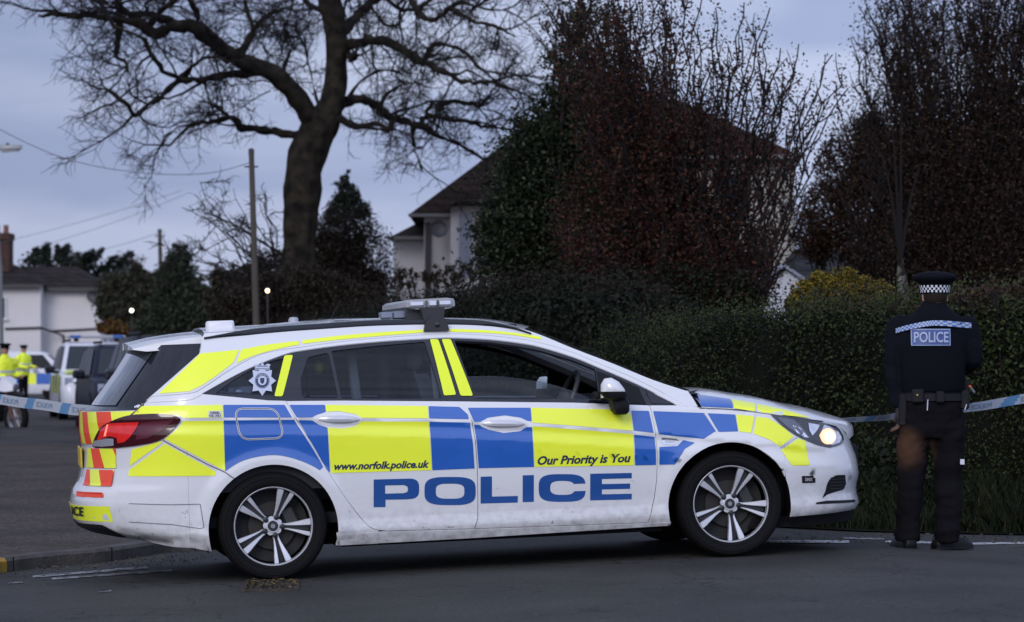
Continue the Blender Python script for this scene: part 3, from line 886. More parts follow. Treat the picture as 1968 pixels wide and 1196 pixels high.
# ---- shut lines on the wrap-round skins, seams
for ln, wd, S in (([(313.5,846),(340,861),(400,893),(433,908),(450,920)], .005, W), ([(277,776),(264,788),(251,799)], .006, W), ([(248,968),(330,970),(385,969)], .003, W), ([(385,969),(392,1014),(384,1016)], .003, W), ([(384,1016),(330,1008),(248,1003)], .003, W),):
    ribbon('seam', ln, wd, mat('grey_shut_line', (.10, .10, .13), .8), rear_b, S, .0040)
ribbon('seam', [(1323,751),(1334,767),(1344,783)], .007, SHD, bonnet, W, .003)
ribbon('seam', [(1352,792.5),(1377,831)], .003, mat('pale_shut_line', (.5, .5, .54), .5), wg, W, .0038)
ribbon('seam', [(1443,833),(1452,797)], .0015, mat('pale_shut_line', (.5, .5, .54), .5), wg, W, .0038)
ribbon('seam', [(1499,861),(1532,840)], .005, mat('pale_shut_line', (.5, .5, .54), .5), fb, W, .0038)
ribbon('seam', cr([(1344,785),(1409,787.5),(1500,799),(1552,806),(1582,810)], 3), .004, mat('grey_shut_line', (.2, .2, .24), .8), bonnet, W, .0015)
# ---- fuel flap outline
ff = roundp(PU([(450,786),(532,786),(546,842),(462,845)]), .055, 8); ff.append(ff[0])
ribbon('fuel_flap', ff, .010, WHITE, q, W, .0042, uv=True)
ribbon('fuel_flap', ff, .0035, SHD, q, W, .0052, uv=True)
# ---- white edge around door edges inside the film
for ln, par in ((RDR[1:-8], q), (FDF[:6], wg)):
    pass

# ---- door handles
def handle(px0, px1, pyc, h, par, side=1):
    (u0, v0), (u1, v1) = PU([(px0, pyc), (px1, pyc)])
    uc, vc, hl = (u0+u1)/2, (v0+v1)/2, (u1-u0)/2
    sl = (v1-v0)/(u1-u0)
    # recess surround
    P = [(uc+hl*1.14*math.cos(t), vc+sl*hl*math.cos(t)+(h*.84)*abs(math.sin(t))**1.0*(1 if math.sin(t) > 0 else -1)) for t in [2*PI*i/32 for i in range(32)]]
    o = panel('handle_surround', P, WHITE, par, off=.003, ins=0, skirt=.004, step=.03, side=side)
    mb = MB(); rings = []
    for i in range(17):
        t = -1+2*i/16; u = uc+hl*t; v = vc+sl*hl*t+.002; s = max(.06, (1-abs(t)**2.4))**.5
        w = W(u, v); hh = h*.45*s; dd = .022*max(.15, 1-abs(t)**3.5)
        rings.append([(u, -side*(w+.002), v-hh), (u, -side*(w+.004+dd*.8), v-hh*.75), (u, -side*(w+.004+dd), v), (u, -side*(w+.004+dd*.75), v+hh*.7), (u, -side*(w+.002), v+hh)])
    mb.loft(rings); hd = mb.build('door_handle', mat('handle_silver', (.62, .62, .66), .28, .25, coat=.5), par)
for side, D_ in ((1, NEAR), (-1, FAR)):
    handle(612, 691, 806.5, .045, D_['rdoor'], side); handle(927, 1008, 815, .045, D_['fdoor'], side)

# ---- lettering
def zq(z, ox, oy, s): return [(ox+x/s, oy+y/s) for x, y in z]
def sel(x0, y0, x1, y1, n=3.4, k=40, a0=0, a1=360):
    cx_, cy_, rx, ry = (x0+x1)/2, (y0+y1)/2, (x1-x0)/2, (y1-y0)/2; out = []
    for i in range(k+(0 if a1-a0 == 360 else 1)):
        t = math.radians(a0+(a1-a0)*i/k); c, s = math.cos(t), math.sin(t)
        out.append((cx_+rx*abs(c)**(2/n)*(1 if c > 0 else -1), cy_+ry*abs(s)**(2/n)*(1 if s > 0 else -1)))
    return out
z6 = lambda P: zq(P, 600, 850, 2.982)
Pb = [(352,214),(540,209)] + sel(480,208,613,326,3,14,-80,80) + [(540,328),(420,330),(420,372),(352,373)]
Ph = [(418,248),(525,246),(545,254),(549,268),(545,285),(525,292),(418,295)]
Oo = sel(643,199,937,361); Oh = sel(708,238,872,324)
Ll_ = [(965,198),(1030,196),(1030,312),(1178,308),(1178,346),(965,352)]
Ii = [(1206,190),(1270,188),(1270,342),(1206,344)]
Cc = [(1566,237)] + [p for p in sel(1298,183,1567,342,3.4,60,-14,-346)] + [(1568,276),(1505,279)] + sel(1364,222,1504,302,3,44,18,342)[:] + [(1504,240)]
co = sel(1298,183,1567,342,3.4,60,-20,-340); ci = sel(1364,222,1504,302,3,44,-340,-20)
Cc = [(1566,237)] + co + [(1567,279),(1503,281)] + ci + [(1503,239)]
Ee = [(1593,181),(1831,176),(1831,207),(1660,211),(1660,240),(1822,237),(1822,267),(1660,271),(1660,299),(1831,295),(1831,328),(1593,334)]
stickers('police_lettering', [(z6(Pb), PBL, W, 0, [z6(Ph)]), (z6(Oo), PBL, W, 0, [z6(Oh)])], rd_, .0016)
stickers('police_lettering', [(z6(Ll_), PBL, W, 0), (z6(Ii), PBL, W, 0), (z6(Cc), PBL, W, 0), (z6(Ee), PBL, W, 0)], fd_, .0016)
def text_mesh(s, bold=0.0, shear=0.0, sp=1.0):
    """2D outline triangles of a word: verts normalised so that cap height = 1"""
    c = bpy.data.curves.new('t', 'FONT'); c.body = s; c.size = 1; c.offset = bold; c.shear = shear; c.space_character = sp; c.resolution_u = 3
    o = bpy.data.objects.new('t', c); col.objects.link(o); bpy.context.view_layer.update()
    d = bpy.context.evaluated_depsgraph_get(); me = o.evaluated_get(d).to_mesh()
    V = [(v.co.x, v.co.y) for v in me.vertices]; Fs = [tuple(p.vertices) for p in me.polygons]
    o.evaluated_get(d).to_mesh_clear(); bpy.data.objects.remove(o)
    x0 = min(v[0] for v in V); x1 = max(v[0] for v in V)
    return [((x-x0)/(x1-x0), y/.69) for x, y in V], Fs
def px_text(name, s, p0, p1, hgt, m, parent, S=W, off=.0018, bold=.02, shear=0, sp=1.0):
    """word whose baseline runs from pixel p0 to p1 with cap height hgt pixels"""
    V, Fs = text_mesh(s, bold, shear, sp)
    vs = []
    for x, y in V:
        u, v = PU([(lerp(p0[0], p1[0], x), lerp(p0[1], p1[1], x)-y*hgt)], S)[0]
        vs.append(surf(u, v, S, off, 1)[0])
    return mk(name, vs, Fs, m, parent, False)
px_text('web_lettering', 'www.norfolk.police.uk', (642,903), (825,898.3), 13.5, INK, rd_, off=.0042, bold=.034, shear=.28)
px_text('motto_lettering', 'Our Priority is You', (1033,893), (1212,887.5), 15.5, INK, fd_, off=.0042, bold=.034, shear=.28)
px_text('bumper_lettering', 'ICE', (139,989), (162,991), 16, mat('black_ink', (.01, .01, .01), .5), rear_b, off=.008, bold=.03)
LBL = mat('small_label', (.62, .62, .62), .5)
lab = stickers('fuel_label', [([(400.5,790.5),(426,790),(426,802.5),(400.5,802.5)], LBL, W, .002)], q, .004)
px_text('fuel_lettering', 'DIESEL', (404,796), (423,796), 4.2, INK, q, off=.0055, bold=.03)
px_text('fuel_lettering', 'FUEL ONLY', (402,801.5), (425,801.5), 4.2, INK, q, off=.0055, bold=.03)
# force crest on the rear quarter glass
SIL = mat('crest_silver', (.50, .54, .66), .35); NAV = mat('crest_navy', (.02, .03, .09), .4)
def star(cx_, cy_, ro, ri, n=8, rot=0, ky=1.1): return [(cx_+(ro if i % 2 == 0 else ri)*math.sin(PI*i/n+rot), cy_-ky*(ro if i % 2 == 0 else ri)*math.cos(PI*i/n+rot)) for i in range(2*n)]
def circ(cx_, cy_, r, n=24, ky=1.06): return [(cx_+r*math.cos(2*PI*i/n), cy_+ky*r*math.sin(2*PI*i/n)) for i in range(n)]
crest = stickers('crest', [(star(504,732,26.5,18.5), SIL, W, 0), ], q, .0005)
stickers('crest_ring', [(circ(504,732,14), NAV, W, 0, [circ(504,732,13)]), (circ(504,732,12.4), NAV, W, 0)], crest, .0012)
stickers('crest_ring', [(circ(504,732,8.4), SIL, W, 0), ([(490,711),(518,711),(519,706),(516,708),(520,701),(514,699.5),(508,703),(504,697),(500,703),(494,699.5),(488,701),(492,708),(489,706)], SIL, W, 0), (circ(504,697,2.2), SIL, W, 0)], crest, .0018)
stickers('crest_shield', [([(500,727),(508,727),(508,735),(504,739),(500,735)], NAV, W, 0), ([(493,703.5),(515,703.5),(515,705),(493,705)], NAV, W, 0), ([(490,708.5),(518,708.5),(518,709.5),(490,709.5)], NAV, W, 0)], crest, .0024)
for i, ch in enumerate('NORFOLK'):
    a = math.radians(-62+i*20.5); cx_, cy_ = 504+10.2*math.sin(a), 732-10.6*math.cos(a)
    V, Fs = text_mesh(ch, .03); asp = .8
    vs = []
    for x, y in V:
        lx, ly = (x-.5)*2.6, (y-.5)*3.4; X, Y_ = cx_+lx*math.cos(a)+ly*math.sin(a), cy_-ly*math.cos(a)+lx*math.sin(a)
        u, v = PU([(X, Y_)])[0]; vs.append(surf(u, v, W, .0024, 1)[0])
    mk('crest_lettering', vs, Fs, SIL, crest, False)

# ---- lamps
tlm = stickers('tail_light', [(cr([(180,857),(184,843),(196,822),(215,810),(240,801),(262,797.5),(300,796),(330,798),(345,803),(347,808)], 3) + cr([(345,812),(332,828),(318,840),(300,849),(270,855),(230,860),(205,861),(184,860)], 3), REDD, W, 0)], tailg, .010)
stickers('lit_lens', [([(190,845),(197,826),(210,814),(240,812),(269,811),(264,824),(254,838),(242,849),(229,852),(227,841),(213,838),(190,846)], REDL, W, .006)], tlm, .0125)
stickers('lens_detail', [([(209,816),(212,816),(207,838),(203,838)], mat('lens_bright', (.9, .3, .2), .2, emit=(1, .25, .15), estr=.6), W, .001), ([(184,847),(210,842),(222,843),(222,856),(200,858),(182,857)], LGR, W, .004)], tlm, .0145)
stickers('lens_detail', [([(272,812),(335,806),(312,828),(285,842),(262,845)], mat('smoked_inner', (.10, .015, .03), .3), W, .008)], tlm, .012)
HLC = mat('headlamp_housing', (.025, .028, .035), .15, coat=1)
hl = stickers('headlight', [(cr([(1480,797),(1526,803.5),(1576,812),(1605,820)], 3) + cr([(1612,826),(1619,838),(1620,848),(1614,855),(1594,861)], 3) + cr([(1575,857),(1563,853),(1530,838),(1502,819)], 3), HLC, W, .001)], fb, .005)
stickers('reflector', [
    ([(1492,802),(1524,807),(1540,822),(1556,843),(1530,834),(1508,818)], mat('lamp_inner_grey', (.16, .17, .20), .2, .5), W, .004),
    ([(1522,818),(1535,822),(1553,842),(1545,841),(1530,832)], mat('lamp_chrome', (.8, .8, .85), .12, .9), W, .003),
    ([(1552,814),(1574,818),(1570,826),(1560,838),(1554,828)], mat('lamp_chrome', (.8, .8, .85), .12, .9), W, .003),
    ([(1582,818),(1608,826),(1616,840),(1612,851),(1598,856),(1580,851),(1572,838)], mat('lamp_chrome', (.8, .8, .85), .12, .9), W, .004),
], hl, .008)
stickers('lit_bulb', [(circ(1589,840,15,20,1.0), mat('headlamp_glow', (1, .7, .45), .3, emit=(1, .50, .24), estr=.9), W, 0)], hl, .011)
stickers('lit_bulb', [(circ(1592,841,9,20,1.0), mat('headlamp_core', (1, .9, .8), .3, emit=(1, .84, .64), estr=4), W, 0)], hl, .014)
rp = stickers('side_repeater', [([(1271,842),(1274,841),(1300,843.5),(1305,847),(1301,853),(1292,855.5),(1274,854.5)], CHR, W, .003)], wg, .003)
stickers('repeater_lens', [([(1278,845),(1298,846.5),(1299,850),(1290,852),(1279,851)], mat('repeater_lens', (.55, .56, .6), .2), W, .002)], rp, .005)
# fog grille recess, slot, number tag
fg = stickers('fog_grille', [(cr([(1586,943),(1590,928),(1598,917),(1607,913.5),(1624,913)], 3) + [(1625.5,930),(1620,941),(1600,947),(1589,951),(1580,958)], PLA, W, .002), ([(1568,966),(1588,962.5),(1643,960),(1643,965),(1600,968),(1568,969.5)], PLA, W, .001)], fb, .003)
stickers('grille_bars', [([(1594,y),(1623,y-2),(1623,y-1),(1594,y+1)], mat('grille_grey', (.05, .05, .055), .5), W, 0) for y in (921, 927, 933, 939)], fg, .006)
tg_ = stickers('small_tag', [([(1540.5,915),(1566.5,914.5),(1566.5,928),(1541,928.5)], BLK, W, .004)], fb, .003)
px_text('tag_lettering', 'SMX', (1546,924.5), (1561,924.5), 6, mat('tag_grey', (.35, .35, .35), .5), tg_, off=.006, bold=.03)
# grille at the nose (front face)
gr = MB(); gr.box((3.46, -.34, .44), (3.600, .34, .60), bev=.02); gr.build('radiator_grille', PLA, fb)

# ---- door mirror, near then far
def mirror(side):
    mb = MB(); bl = MB()
    def sec(c, r): return c
    (u0, v0) = uvw(1178, 752, 1.0)
    cx_, cz_ = u0, v0
    # white cap
    rings = []
    for t, w in ((-1, .93), (-.8, .955), (-.4, .99), (0, 1.01), (.5, 1.03), (.85, 1.05), (1, 1.06)):
        s = math.sqrt(max(.05, 1-abs(t)**2.6)); ring = []
        for u, v in [(-.075, -.050), (-.072, .03), (-.050, .062), (-.01, .066), (.035, .040), (.065, .0), (.078, -.040), (.03, -.048)]:
            ring.append((cx_+u*s, -side*w, cz_+v*s+.012))
        rings.append(ring)
    mb.loft(rings); mir = mb.build('door_mirror', WHITE, car, sharp=60)
    bl.loft([[(cx_+u*s, -side*w, cz_+v*s) for u, v in [(-.08, .0), (.075, -.005), (.082, -.03), (.05, -.05), (.0, -.052), (-.06, -.038)]] for w, s in ((.925, .7), (.95, 1), (1.03, 1.02), (1.06, .7))])
    bl.loft([[(cx_+.02+u*s, -side*w, cz_-.075+v*s) for u, v in [(-.04, .05), (.06, .05), (.078, .0), (.075, -.045), (.055, -.062), (.0, -.062), (-.02, -.04)]] for w, s in ((.90, .9), (.93, 1), (.985, 1), (1.01, .75))])
    bl.box((cx_-.10, -side*.87 if side < 0 else -.95, cz_-.045), (cx_+.02, -side*.95 if side < 0 else -.86, cz_+.0), bev=.01)
    bl.build('mirror_base', PLA, mir, sharp=60)
for s in (1, -1): mirror(s)

# ---- roof kit
(bu0, bv0) = uvw(826, 585, .50)
lb = MB(); hw = .55
def lbsec(w, sx, zo=0):
    P = [(-.145, -.012), (-.145, .014), (-.12, .030), (.10, .034), (.138, .028), (.145, .010), (.145, -.016), (.11, -.030), (-.11, -.028)]
    return [(bu0+x*sx, -w, bv0+z+zo) for x, z in P]
lb.loft([lbsec(.545, .80), lbsec(.52, 1.0), lbsec(.40, 1.0), lbsec(.385, .97), lbsec(.10, .97), lbsec(-.10, .97), lbsec(-.385, .97), lbsec(-.52, 1), lbsec(-.545, .8)])
lbo = lb.build('light_bar', mat('light_bar_shell', (.34, .34, .36), .35, coat=.4), car, sharp=40)
ln = MB()
for s in (1,):
    ln.box((bu0-.125, -.556 if s > 0 else .53, bv0-.010), (bu0-.04, -.53 if s > 0 else .556, bv0+.016), bev=.006)
    ln.box((bu0-.015, -.558 if s > 0 else .53, bv0-.012), (bu0+.035, -.53 if s > 0 else .558, bv0+.019), bev=.006)
    ln.box((bu0+.045, -.556 if s > 0 else .53, bv0-.010), (bu0+.118, -.53 if s > 0 else .556, bv0+.016), bev=.006)
ln.build('light_bar_lens', mat('clear_lens', (.62, .64, .70), .12, .3, coat=1), lbo)
lt = MB()
for s in (1, -1):
    for x in (-.028, .04): lt.box((bu0+x-.004, -.561 if s > 0 else .53, bv0-.018), (bu0+x+.004, -.53 if s > 0 else .561, bv0+.022), bev=.002)
    lt.box((bu0-.142, -.552 if s > 0 else .53, bv0-.020), (bu0+.13, -.53 if s > 0 else .552, bv0-.0145))
lt.build('light_bar_trim', mat('lens_divider', (.08, .08, .09), .4), lbo)
(fu, fv) = uvw(836, 626, .60)
ft = MB()
for s in (1, -1):
    ft.loft([[(fu+x, -s*w, fv+z) for x, z in ((-.075, -.030), (.075, -.030), (.06, .03), (.03, .055), (-.03, .055), (-.055, .03))] for w in (.60, .655)])
    ft.box((fu-.055, -s*.50 if s > 0 else .42, fv+.035), (fu+.045, -s*.42 if s > 0 else .50, fv+.09), bev=.01)
    ft.loft([[(fu+x, -s*w, z) for x, z in ((-.06, fv+.02), (.05, fv+.02), (.06, bv0-.02), (-.08, bv0-.02))] for w in (.44, .61)])
ft.box((fu-.15, -.5, fv+.03), (fu+.02, .5, bv0-.015))
ft.build('light_bar_foot', mat('mount_black', (.022, .023, .027), .45), lbo, sharp=40)
bt = MB(); bt.lathe([(.014, 0), (.014, .008), (.008, .010)], 16, M=Matrix.Translation((fu+.005, -.655, fv+.005)) @ Matrix.Rotation(PI/2, 4, 'X')); bt.build('mount_bolt', BLK, lbo)
(su, sv) = uvw(741, 606, .35)
sb = MB(); sb.box((su-.035, -.42, sv-.018), (su+.035, -.30, sv+.018), bev=.006); sb.box((su+.04, -.42, sv-.02), (su+.12, -.3, sv+.02), bev=.005)
sb.build('roof_camera', mat('camera_blue_grey', (.16, .19, .25), .25, coat=.5), car)
# antennas on the roof
(au, av) = uvw(423, 640, .30)
an = MB(); an.loft([[(au+x*s, -.30+y*s, av-.03+z) for x, y in ((-.085, -.06), (-.07, -.08), (.07, -.08), (.085, -.06), (.085, .06), (.07, .08), (-.07, .08), (-.085, .06))] for z, s in ((0, 1), (.06, .96), (.093, .92), (.100, .84))])
an.build('antenna_dome', mat('antenna_white', (.72, .72, .74), .4), car, sharp=50)
for (px, py, x1, y1, r) in ((633, 606, 654, 578, .0022), (594, 612, 607, 606, .003)):
    (u_, v_) = uvw(px, py+12, -.2); (u2, v2) = uvw(x1, y1, -.2)
    m_ = MB(); m_.tube([(u_, .2, v_), (u2, .2, v2)], [r*1.6, r], 6); m_.ball((u_, .2, v_), .012, 8); m_.build('whip_antenna', PLA, car)
(u_, v_) = uvw(564, 614, -.1)
m_ = MB(); m_.lathe([(.03, -.03), (.03, 0), (.022, .012), (0, .014)], 16, M=Matrix.Translation((u_, .1, v_))); m_.build('roof_puck', mat('puck_grey', (.35, .36, .4), .4), car)
(u_, v_) = uvw(655, 613, -.5)
m_ = MB(); m_.box((u_-.14, .35, v_-.05), (u_+.12, .6, v_+.006), bev=.01); m_.build('roof_pod', PLA, car)

# ---- cabin
ci_ = MB(); ci_.box((-.5, -.70, .30), (2.3, .70, .36)); ci_.box((-.75, -.62, .30), (-.45, .62, .90)); ci_.build('cabin_floor', INT, car, False)
for side in (1, -1):
    panel('door_card', [(-.3, .5), (2.3, .5), (2.3, .87), (1.1, .93), (-.3, .97)], INT, side=side, off=-.06, ins=0, skirt=0, step=.1)
hdl = MB(); hdl.loft([[(x, -w, z) for x, z in ((-.5, 1.345), (1.5, 1.40), (1.5, 1.37), (-.5, 1.31))] for w in (.52, -.52)]); hdl.build('headlining', INT, car, False)
def seat(u, w, bench=False):
    s = MB(); hw_ = .25 if not bench else .62
    def sec(x, z, d, hwf): return [(x-d, -w-hw_*hwf, z), (x-d*.6, -w-hw_*hwf*1.02, z), (x+d, -w-hw_*hwf*.9, z), (x+d, -w+hw_*hwf*.9, z), (x-d*.6, -w+hw_*hwf*1.02, z), (x-d, -w+hw_*hwf, z)]
    s.loft([sec(u+.05, .55, .07, .9), sec(u-.05, .80, .07, 1), sec(u-.13, 1.05, .055, .9), sec(u-.16, 1.13, .04, .7)])
    s.box((u-.02, -w-hw_, .42), (u+.50, -w+hw_, .58), bev=.05)
    o = s.build('seat', mat('seat_cloth', (.12, .13, .15), .9), car)
    hs = [w] if not bench else [-.42, .0, .42]
    for hw2 in hs:
        h = MB(); h.box((u-.225, -hw2-.12, 1.15), (u-.135, -hw2+.12, 1.31), bev=.035); h.tube([(u-.17, -hw2-.05, 1.08), (u-.18, -hw2-.05, 1.18)], .007, 6); h.tube([(u-.17, -hw2+.05, 1.08), (u-.18, -hw2+.05, 1.18)], .007, 6)
        h.build('headrest', mat('headrest_cloth', (.20, .21, .23), .9), o)
seat(1.08, .36); seat(1.08, -.36); seat(.22, 0, True)
hv = MB(); hv.box((.30, -.50, 1.15), (.36, -.36, 1.23), bev=.02); hv.build('stowed_vest', YEL, car)
bp_ = MB(); bp_.tube([(1.0, -.60, .90), (.985, -.585, 1.20), (1.0, -.56, 1.30)], .018, 6); bp_.tube([(.55, -.5, .95), (.52, -.5, 1.28)], .03, 8); bp_.tube([(.82, .3, .95), (.8, .3, 1.3)], .045, 8); bp_.build('belt_pillar', INL, car)
ds = MB(); ds.loft([[(x, -w, z) for x, z in ((1.95, .70), (1.93, .90), (2.05, .955), (2.42, .95), (2.42, .7))] for w in (.70, .2, -.2, -.70)]); ds.build('dashboard', INT, car)
swc = Vector((1.80, -.36, .93)); sw = MB(); ax = Vector((-.90, 0, .42)).normalized(); e1 = Vector((0, 1, 0)); e2 = ax.cross(e1)
sw.tube([swc+.185*(math.cos(2*PI*i/28)*e1+math.sin(2*PI*i/28)*e2) for i in range(29)], .015, 8, cap=False)
sw.tube([swc-e1*.18, swc, swc+e1*.18], .018, 6); sw.tube([swc, swc-e2*.18 if e2.z > 0 else swc+e2*.18], .018, 6); sw.ball(swc, (.05, .07, .06), 10); sw.tube([swc, swc-ax*.2], .03, 8)
sw.build('steering_wheel', mat('wheel_grey', (.05, .05, .055), .5), car)
# far A pillar trim seen through the open window, rear view mirror
rv = MB(); rv.box((1.83, -.10, 1.19), (1.86, .10, 1.25), bev=.01); rv.build('rear_view_mirror', PLA, car)
ap = MB()
El = [Vector((u-.02, w-.07, v-.035)) for u, w, v in Ew]
ap.tube(El, .035, 6); ap.build('pillar_trim', INL, car)
ap = MB(); ap.tube([Vector((p.x, -p.y, p.z)) for p in El], .022, 6); ap.build('pillar_trim', INL, car)
# headlamp beam
spt = bpy.data.objects.new('headlight_beam', bpy.data.lights.new('headlight_beam', 'SPOT')); col.objects.link(spt)
hp = surf(*PU([(1598,841)])[0], W, .05, 1)[0]
car_M = Matrix.LocRotScale(CO, car.rotation_euler, None)
# ================================================================== ground
spt.data.energy = 125; spt.data.color = (1, .52, .25); spt.data.spot_size = math.radians(22); spt.data.spot_blend = .9; spt.data.shadow_soft_size = .03
_hw = car_M @ Vector((3.56, -.52, .70)); spt.location = _hw
_t = at(1742, 860, 18.15); spt.rotation_euler = (Vector(_t)-_hw).to_track_quat('-Z', 'Y').to_euler()
ZK = [(-7,-.045),(-3,-.04),(-1.2,-.03),(0,0),(1.33,.052),(2.66,.104),(3.3,.112),(4.3,.066),(6,.035),(12,.0)]
def zg(x, y):
    s = (x-CO.x)*math.cos(YAW)+(y-CO.y)*math.sin(YAW)
    k = 1-sstep((y-24)/8)
    return -.013+interp(ZK, s)*k
def gp(px, py, dz=0):
    r = ray(px, py); k = 17.
    for _ in range(30):
        z = zg(r[0]*k, r[1]*k)+dz; k = lerp(k, (z-HC)/r[2], .7)
    return Vector((r[0]*k, r[1]*k, zg(r[0]*k, r[1]*k)+dz))
def asphalt(name, c1, c2, grain, patch=.25, rough=.75, crack=True):
    m = bpy.data.materials.new(name); m.use_nodes = True; t = m.node_tree; b = t.nodes['Principled BSDF']; A = t.nodes.new; K = t.links.new
    g = A('ShaderNodeNewGeometry')
    n1 = A('ShaderNodeTexNoise'); n1.inputs['Scale'].default_value = grain; n1.inputs['Detail'].default_value = 4; n1.inputs['Roughness'].default_value = .7; K(g.outputs['Position'], n1.inputs['Vector'])
    n2 = A('ShaderNodeTexNoise'); n2.inputs['Scale'].default_value = patch*3; n2.inputs['Detail'].default_value = 5; K(g.outputs['Position'], n2.inputs['Vector'])
    v = A('ShaderNodeTexVoronoi'); v.inputs['Scale'].default_value = grain*1.1; K(g.outputs['Position'], v.inputs['Vector'])
    r = A('ShaderNodeValToRGB'); r.color_ramp.elements[0].position = .3; r.color_ramp.elements[0].color = (*c1, 1); r.color_ramp.elements[1].position = .72; r.color_ramp.elements[1].color = (*c2, 1)
    K(n1.outputs['Fac'], r.inputs['Fac'])
    # pale stone chips
    l = A('ShaderNodeMath'); l.operation = 'LESS_THAN'; l.inputs[1].default_value = .16; K(v.outputs['Distance'], l.inputs[0])
    n3 = A('ShaderNodeTexNoise'); n3.inputs['Scale'].default_value = grain*.4; K(g.outputs['Position'], n3.inputs['Vector'])
    l2 = A('ShaderNodeMath'); l2.operation = 'GREATER_THAN'; l2.inputs[1].default_value = .56; K(n3.outputs['Fac'], l2.inputs[0])
    l3 = A('ShaderNodeMath'); l3.operation = 'MULTIPLY'; K(l.outputs[0], l3.inputs[0]); K(l2.outputs[0], l3.inputs[1])
    mx = A('ShaderNodeMixRGB'); mx.inputs[2].default_value = (c2[0]*3+.03, c2[1]*3+.03, c2[2]*3+.03, 1); K(l3.outputs[0], mx.inputs[0]); K(r.outputs['Color'], mx.inputs[1])
    mm = A('ShaderNodeMapRange'); mm.inputs['From Min'].default_value = .3; mm.inputs['From Max'].default_value = .7; mm.inputs['To Min'].default_value = .68; mm.inputs['To Max'].default_value = 1.22; K(n2.outputs['Fac'], mm.inputs['Value'])
    cv = A('ShaderNodeTexVoronoi'); cv.feature = 'DISTANCE_TO_EDGE'; cv.inputs['Scale'].default_value = .55
    nd = A('ShaderNodeTexNoise'); nd.inputs['Scale'].default_value = 2.2; nd.inputs['Detail'].default_value = 5; K(g.outputs['Position'], nd.inputs['Vector'])
    ad = A('ShaderNodeVectorMath'); ad.operation = 'MULTIPLY_ADD'; ad.inputs[1].default_value = (.9, .9, .9); K(nd.outputs['Color'], ad.inputs[0]); K(g.outputs['Position'], ad.inputs[2]); K(ad.outputs[0], cv.inputs['Vector'])
    cl = A('ShaderNodeMath'); cl.operation = 'LESS_THAN'; cl.inputs[1].default_value = .006; K(cv.outputs['Distance'], cl.inputs[0])
    c2 = A('ShaderNodeMath'); c2.operation = 'MULTIPLY'; K(cl.outputs[0], c2.inputs[0]); K(n2.outputs['Fac'], c2.inputs[1])
    mk_ = A('ShaderNodeMixRGB'); mk_.inputs[2].default_value = (.008, .008, .008, 1); K(c2.outputs[0], mk_.inputs[0]); K(mx.outputs[0], mk_.inputs[1])
    sc = A('ShaderNodeVectorMath'); sc.operation = 'SCALE'; K(mk_.outputs[0], sc.inputs[0]); K(mm.outputs[0], sc.inputs['Scale']); K(sc.outputs[0], b.inputs['Base Color'])
    b.inputs['Roughness'].default_value = rough; b.inputs['Specular IOR Level'].default_value = .12
    bp = A('ShaderNodeBump'); bp.inputs['Strength'].default_value = .5; bp.inputs['Distance'].default_value = .012; K(n1.outputs['Fac'], bp.inputs['Height']); K(bp.outputs['Normal'], b.inputs['Normal'])
    return m
ROAD = asphalt('road_asphalt', (.034, .034, .0325), (.070, .069, .066), 48, rough=.7)
PAVE = asphalt('pavement_tarmac', (.022, .018, .0155), (.108, .090, .076), 20, .3, rough=.85)
def steps(a, b, d): n = max(1, round((b-a)/d)); return [a+(b-a)*i/n for i in range(n+1)]
def sheet(name, xs, ys, zf, m, keep=None):
    vs = [(x, y, zf(x, y)) for y in ys for x in xs]; k = len(xs)
    fs = [(j*k+i, j*k+i+1, (j+1)*k+i+1, (j+1)*k+i) for j in range(len(ys)-1) for i in range(k-1) if keep is None or keep((xs[i]+xs[i+1])/2, (ys[j]+ys[j+1])/2)]
    o = mk(name, vs, fs, m); o['kind'] = 'structure'; return o
SOIL = mat('soil_and_moss', (.010, .012, .006), .95, noise=(.8, (.020, .018, .010), .2))
sheet('ground', [-900, -300, -80] + steps(-24, 24, 2) + [80, 300, 900], [-60, 0] + steps(6, 36, 2) + [60, 110, 200, 500, 1500], lambda x, y: zg(x, y)-.05 if abs(x) < 30 and y < 40 else -.06, SOIL)
YE = lambda x: 20.25+.03*(x-2)
xs = [-60, -40, -24] + steps(-12, 9, .35) + [14, 24, 40]
ys = [-10, 2, 7] + steps(10, 19.6, .4) + [20.0]
road = sheet('road', xs, ys + [20.4], lambda x, y: zg(x, y), ROAD)
sheet('side_road', [-70, -50, -35] + steps(-25, -1, 1.5), [20.25] + steps(21, 45, 2) + [60, 80, 100, 130], lambda x, y: zg(x, y)-.001, asphalt('side_road_tarmac', (.024, .021, .020), (.074, .066, .062), 22, .3))
# kerb line (from photo pixels at road level)
kpx = [(-160,1122),(-60,1109),(13,1099.5),(94,1089.5),(201,1080),(273,1070),(330,1061)]
KL = [gp(*p) for p in kpx]; KL = [Vector((-40, 14.2)), Vector((-15, 14.6)), Vector((-8, 15.0)), Vector((-5, 15.8))] + [Vector((p.x, p.y)) for p in KL]
KL += [Vector((-1.75, 19.6)), Vector((-1.5, 21.2)), Vector((-1.4, 24)), Vector((-1.4, 40))]
KL = [Vector(p) for p in cr([tuple(p) for p in KL], 6)]
def koff(d):
    out = []
    for i, p in enumerate(KL):
        t = (KL[min(i+1, len(KL)-1)]-KL[max(i-1, 0)]).normalized(); out.append(p+Vector((-t.y, t.x))*d)
    return out
KH = .085
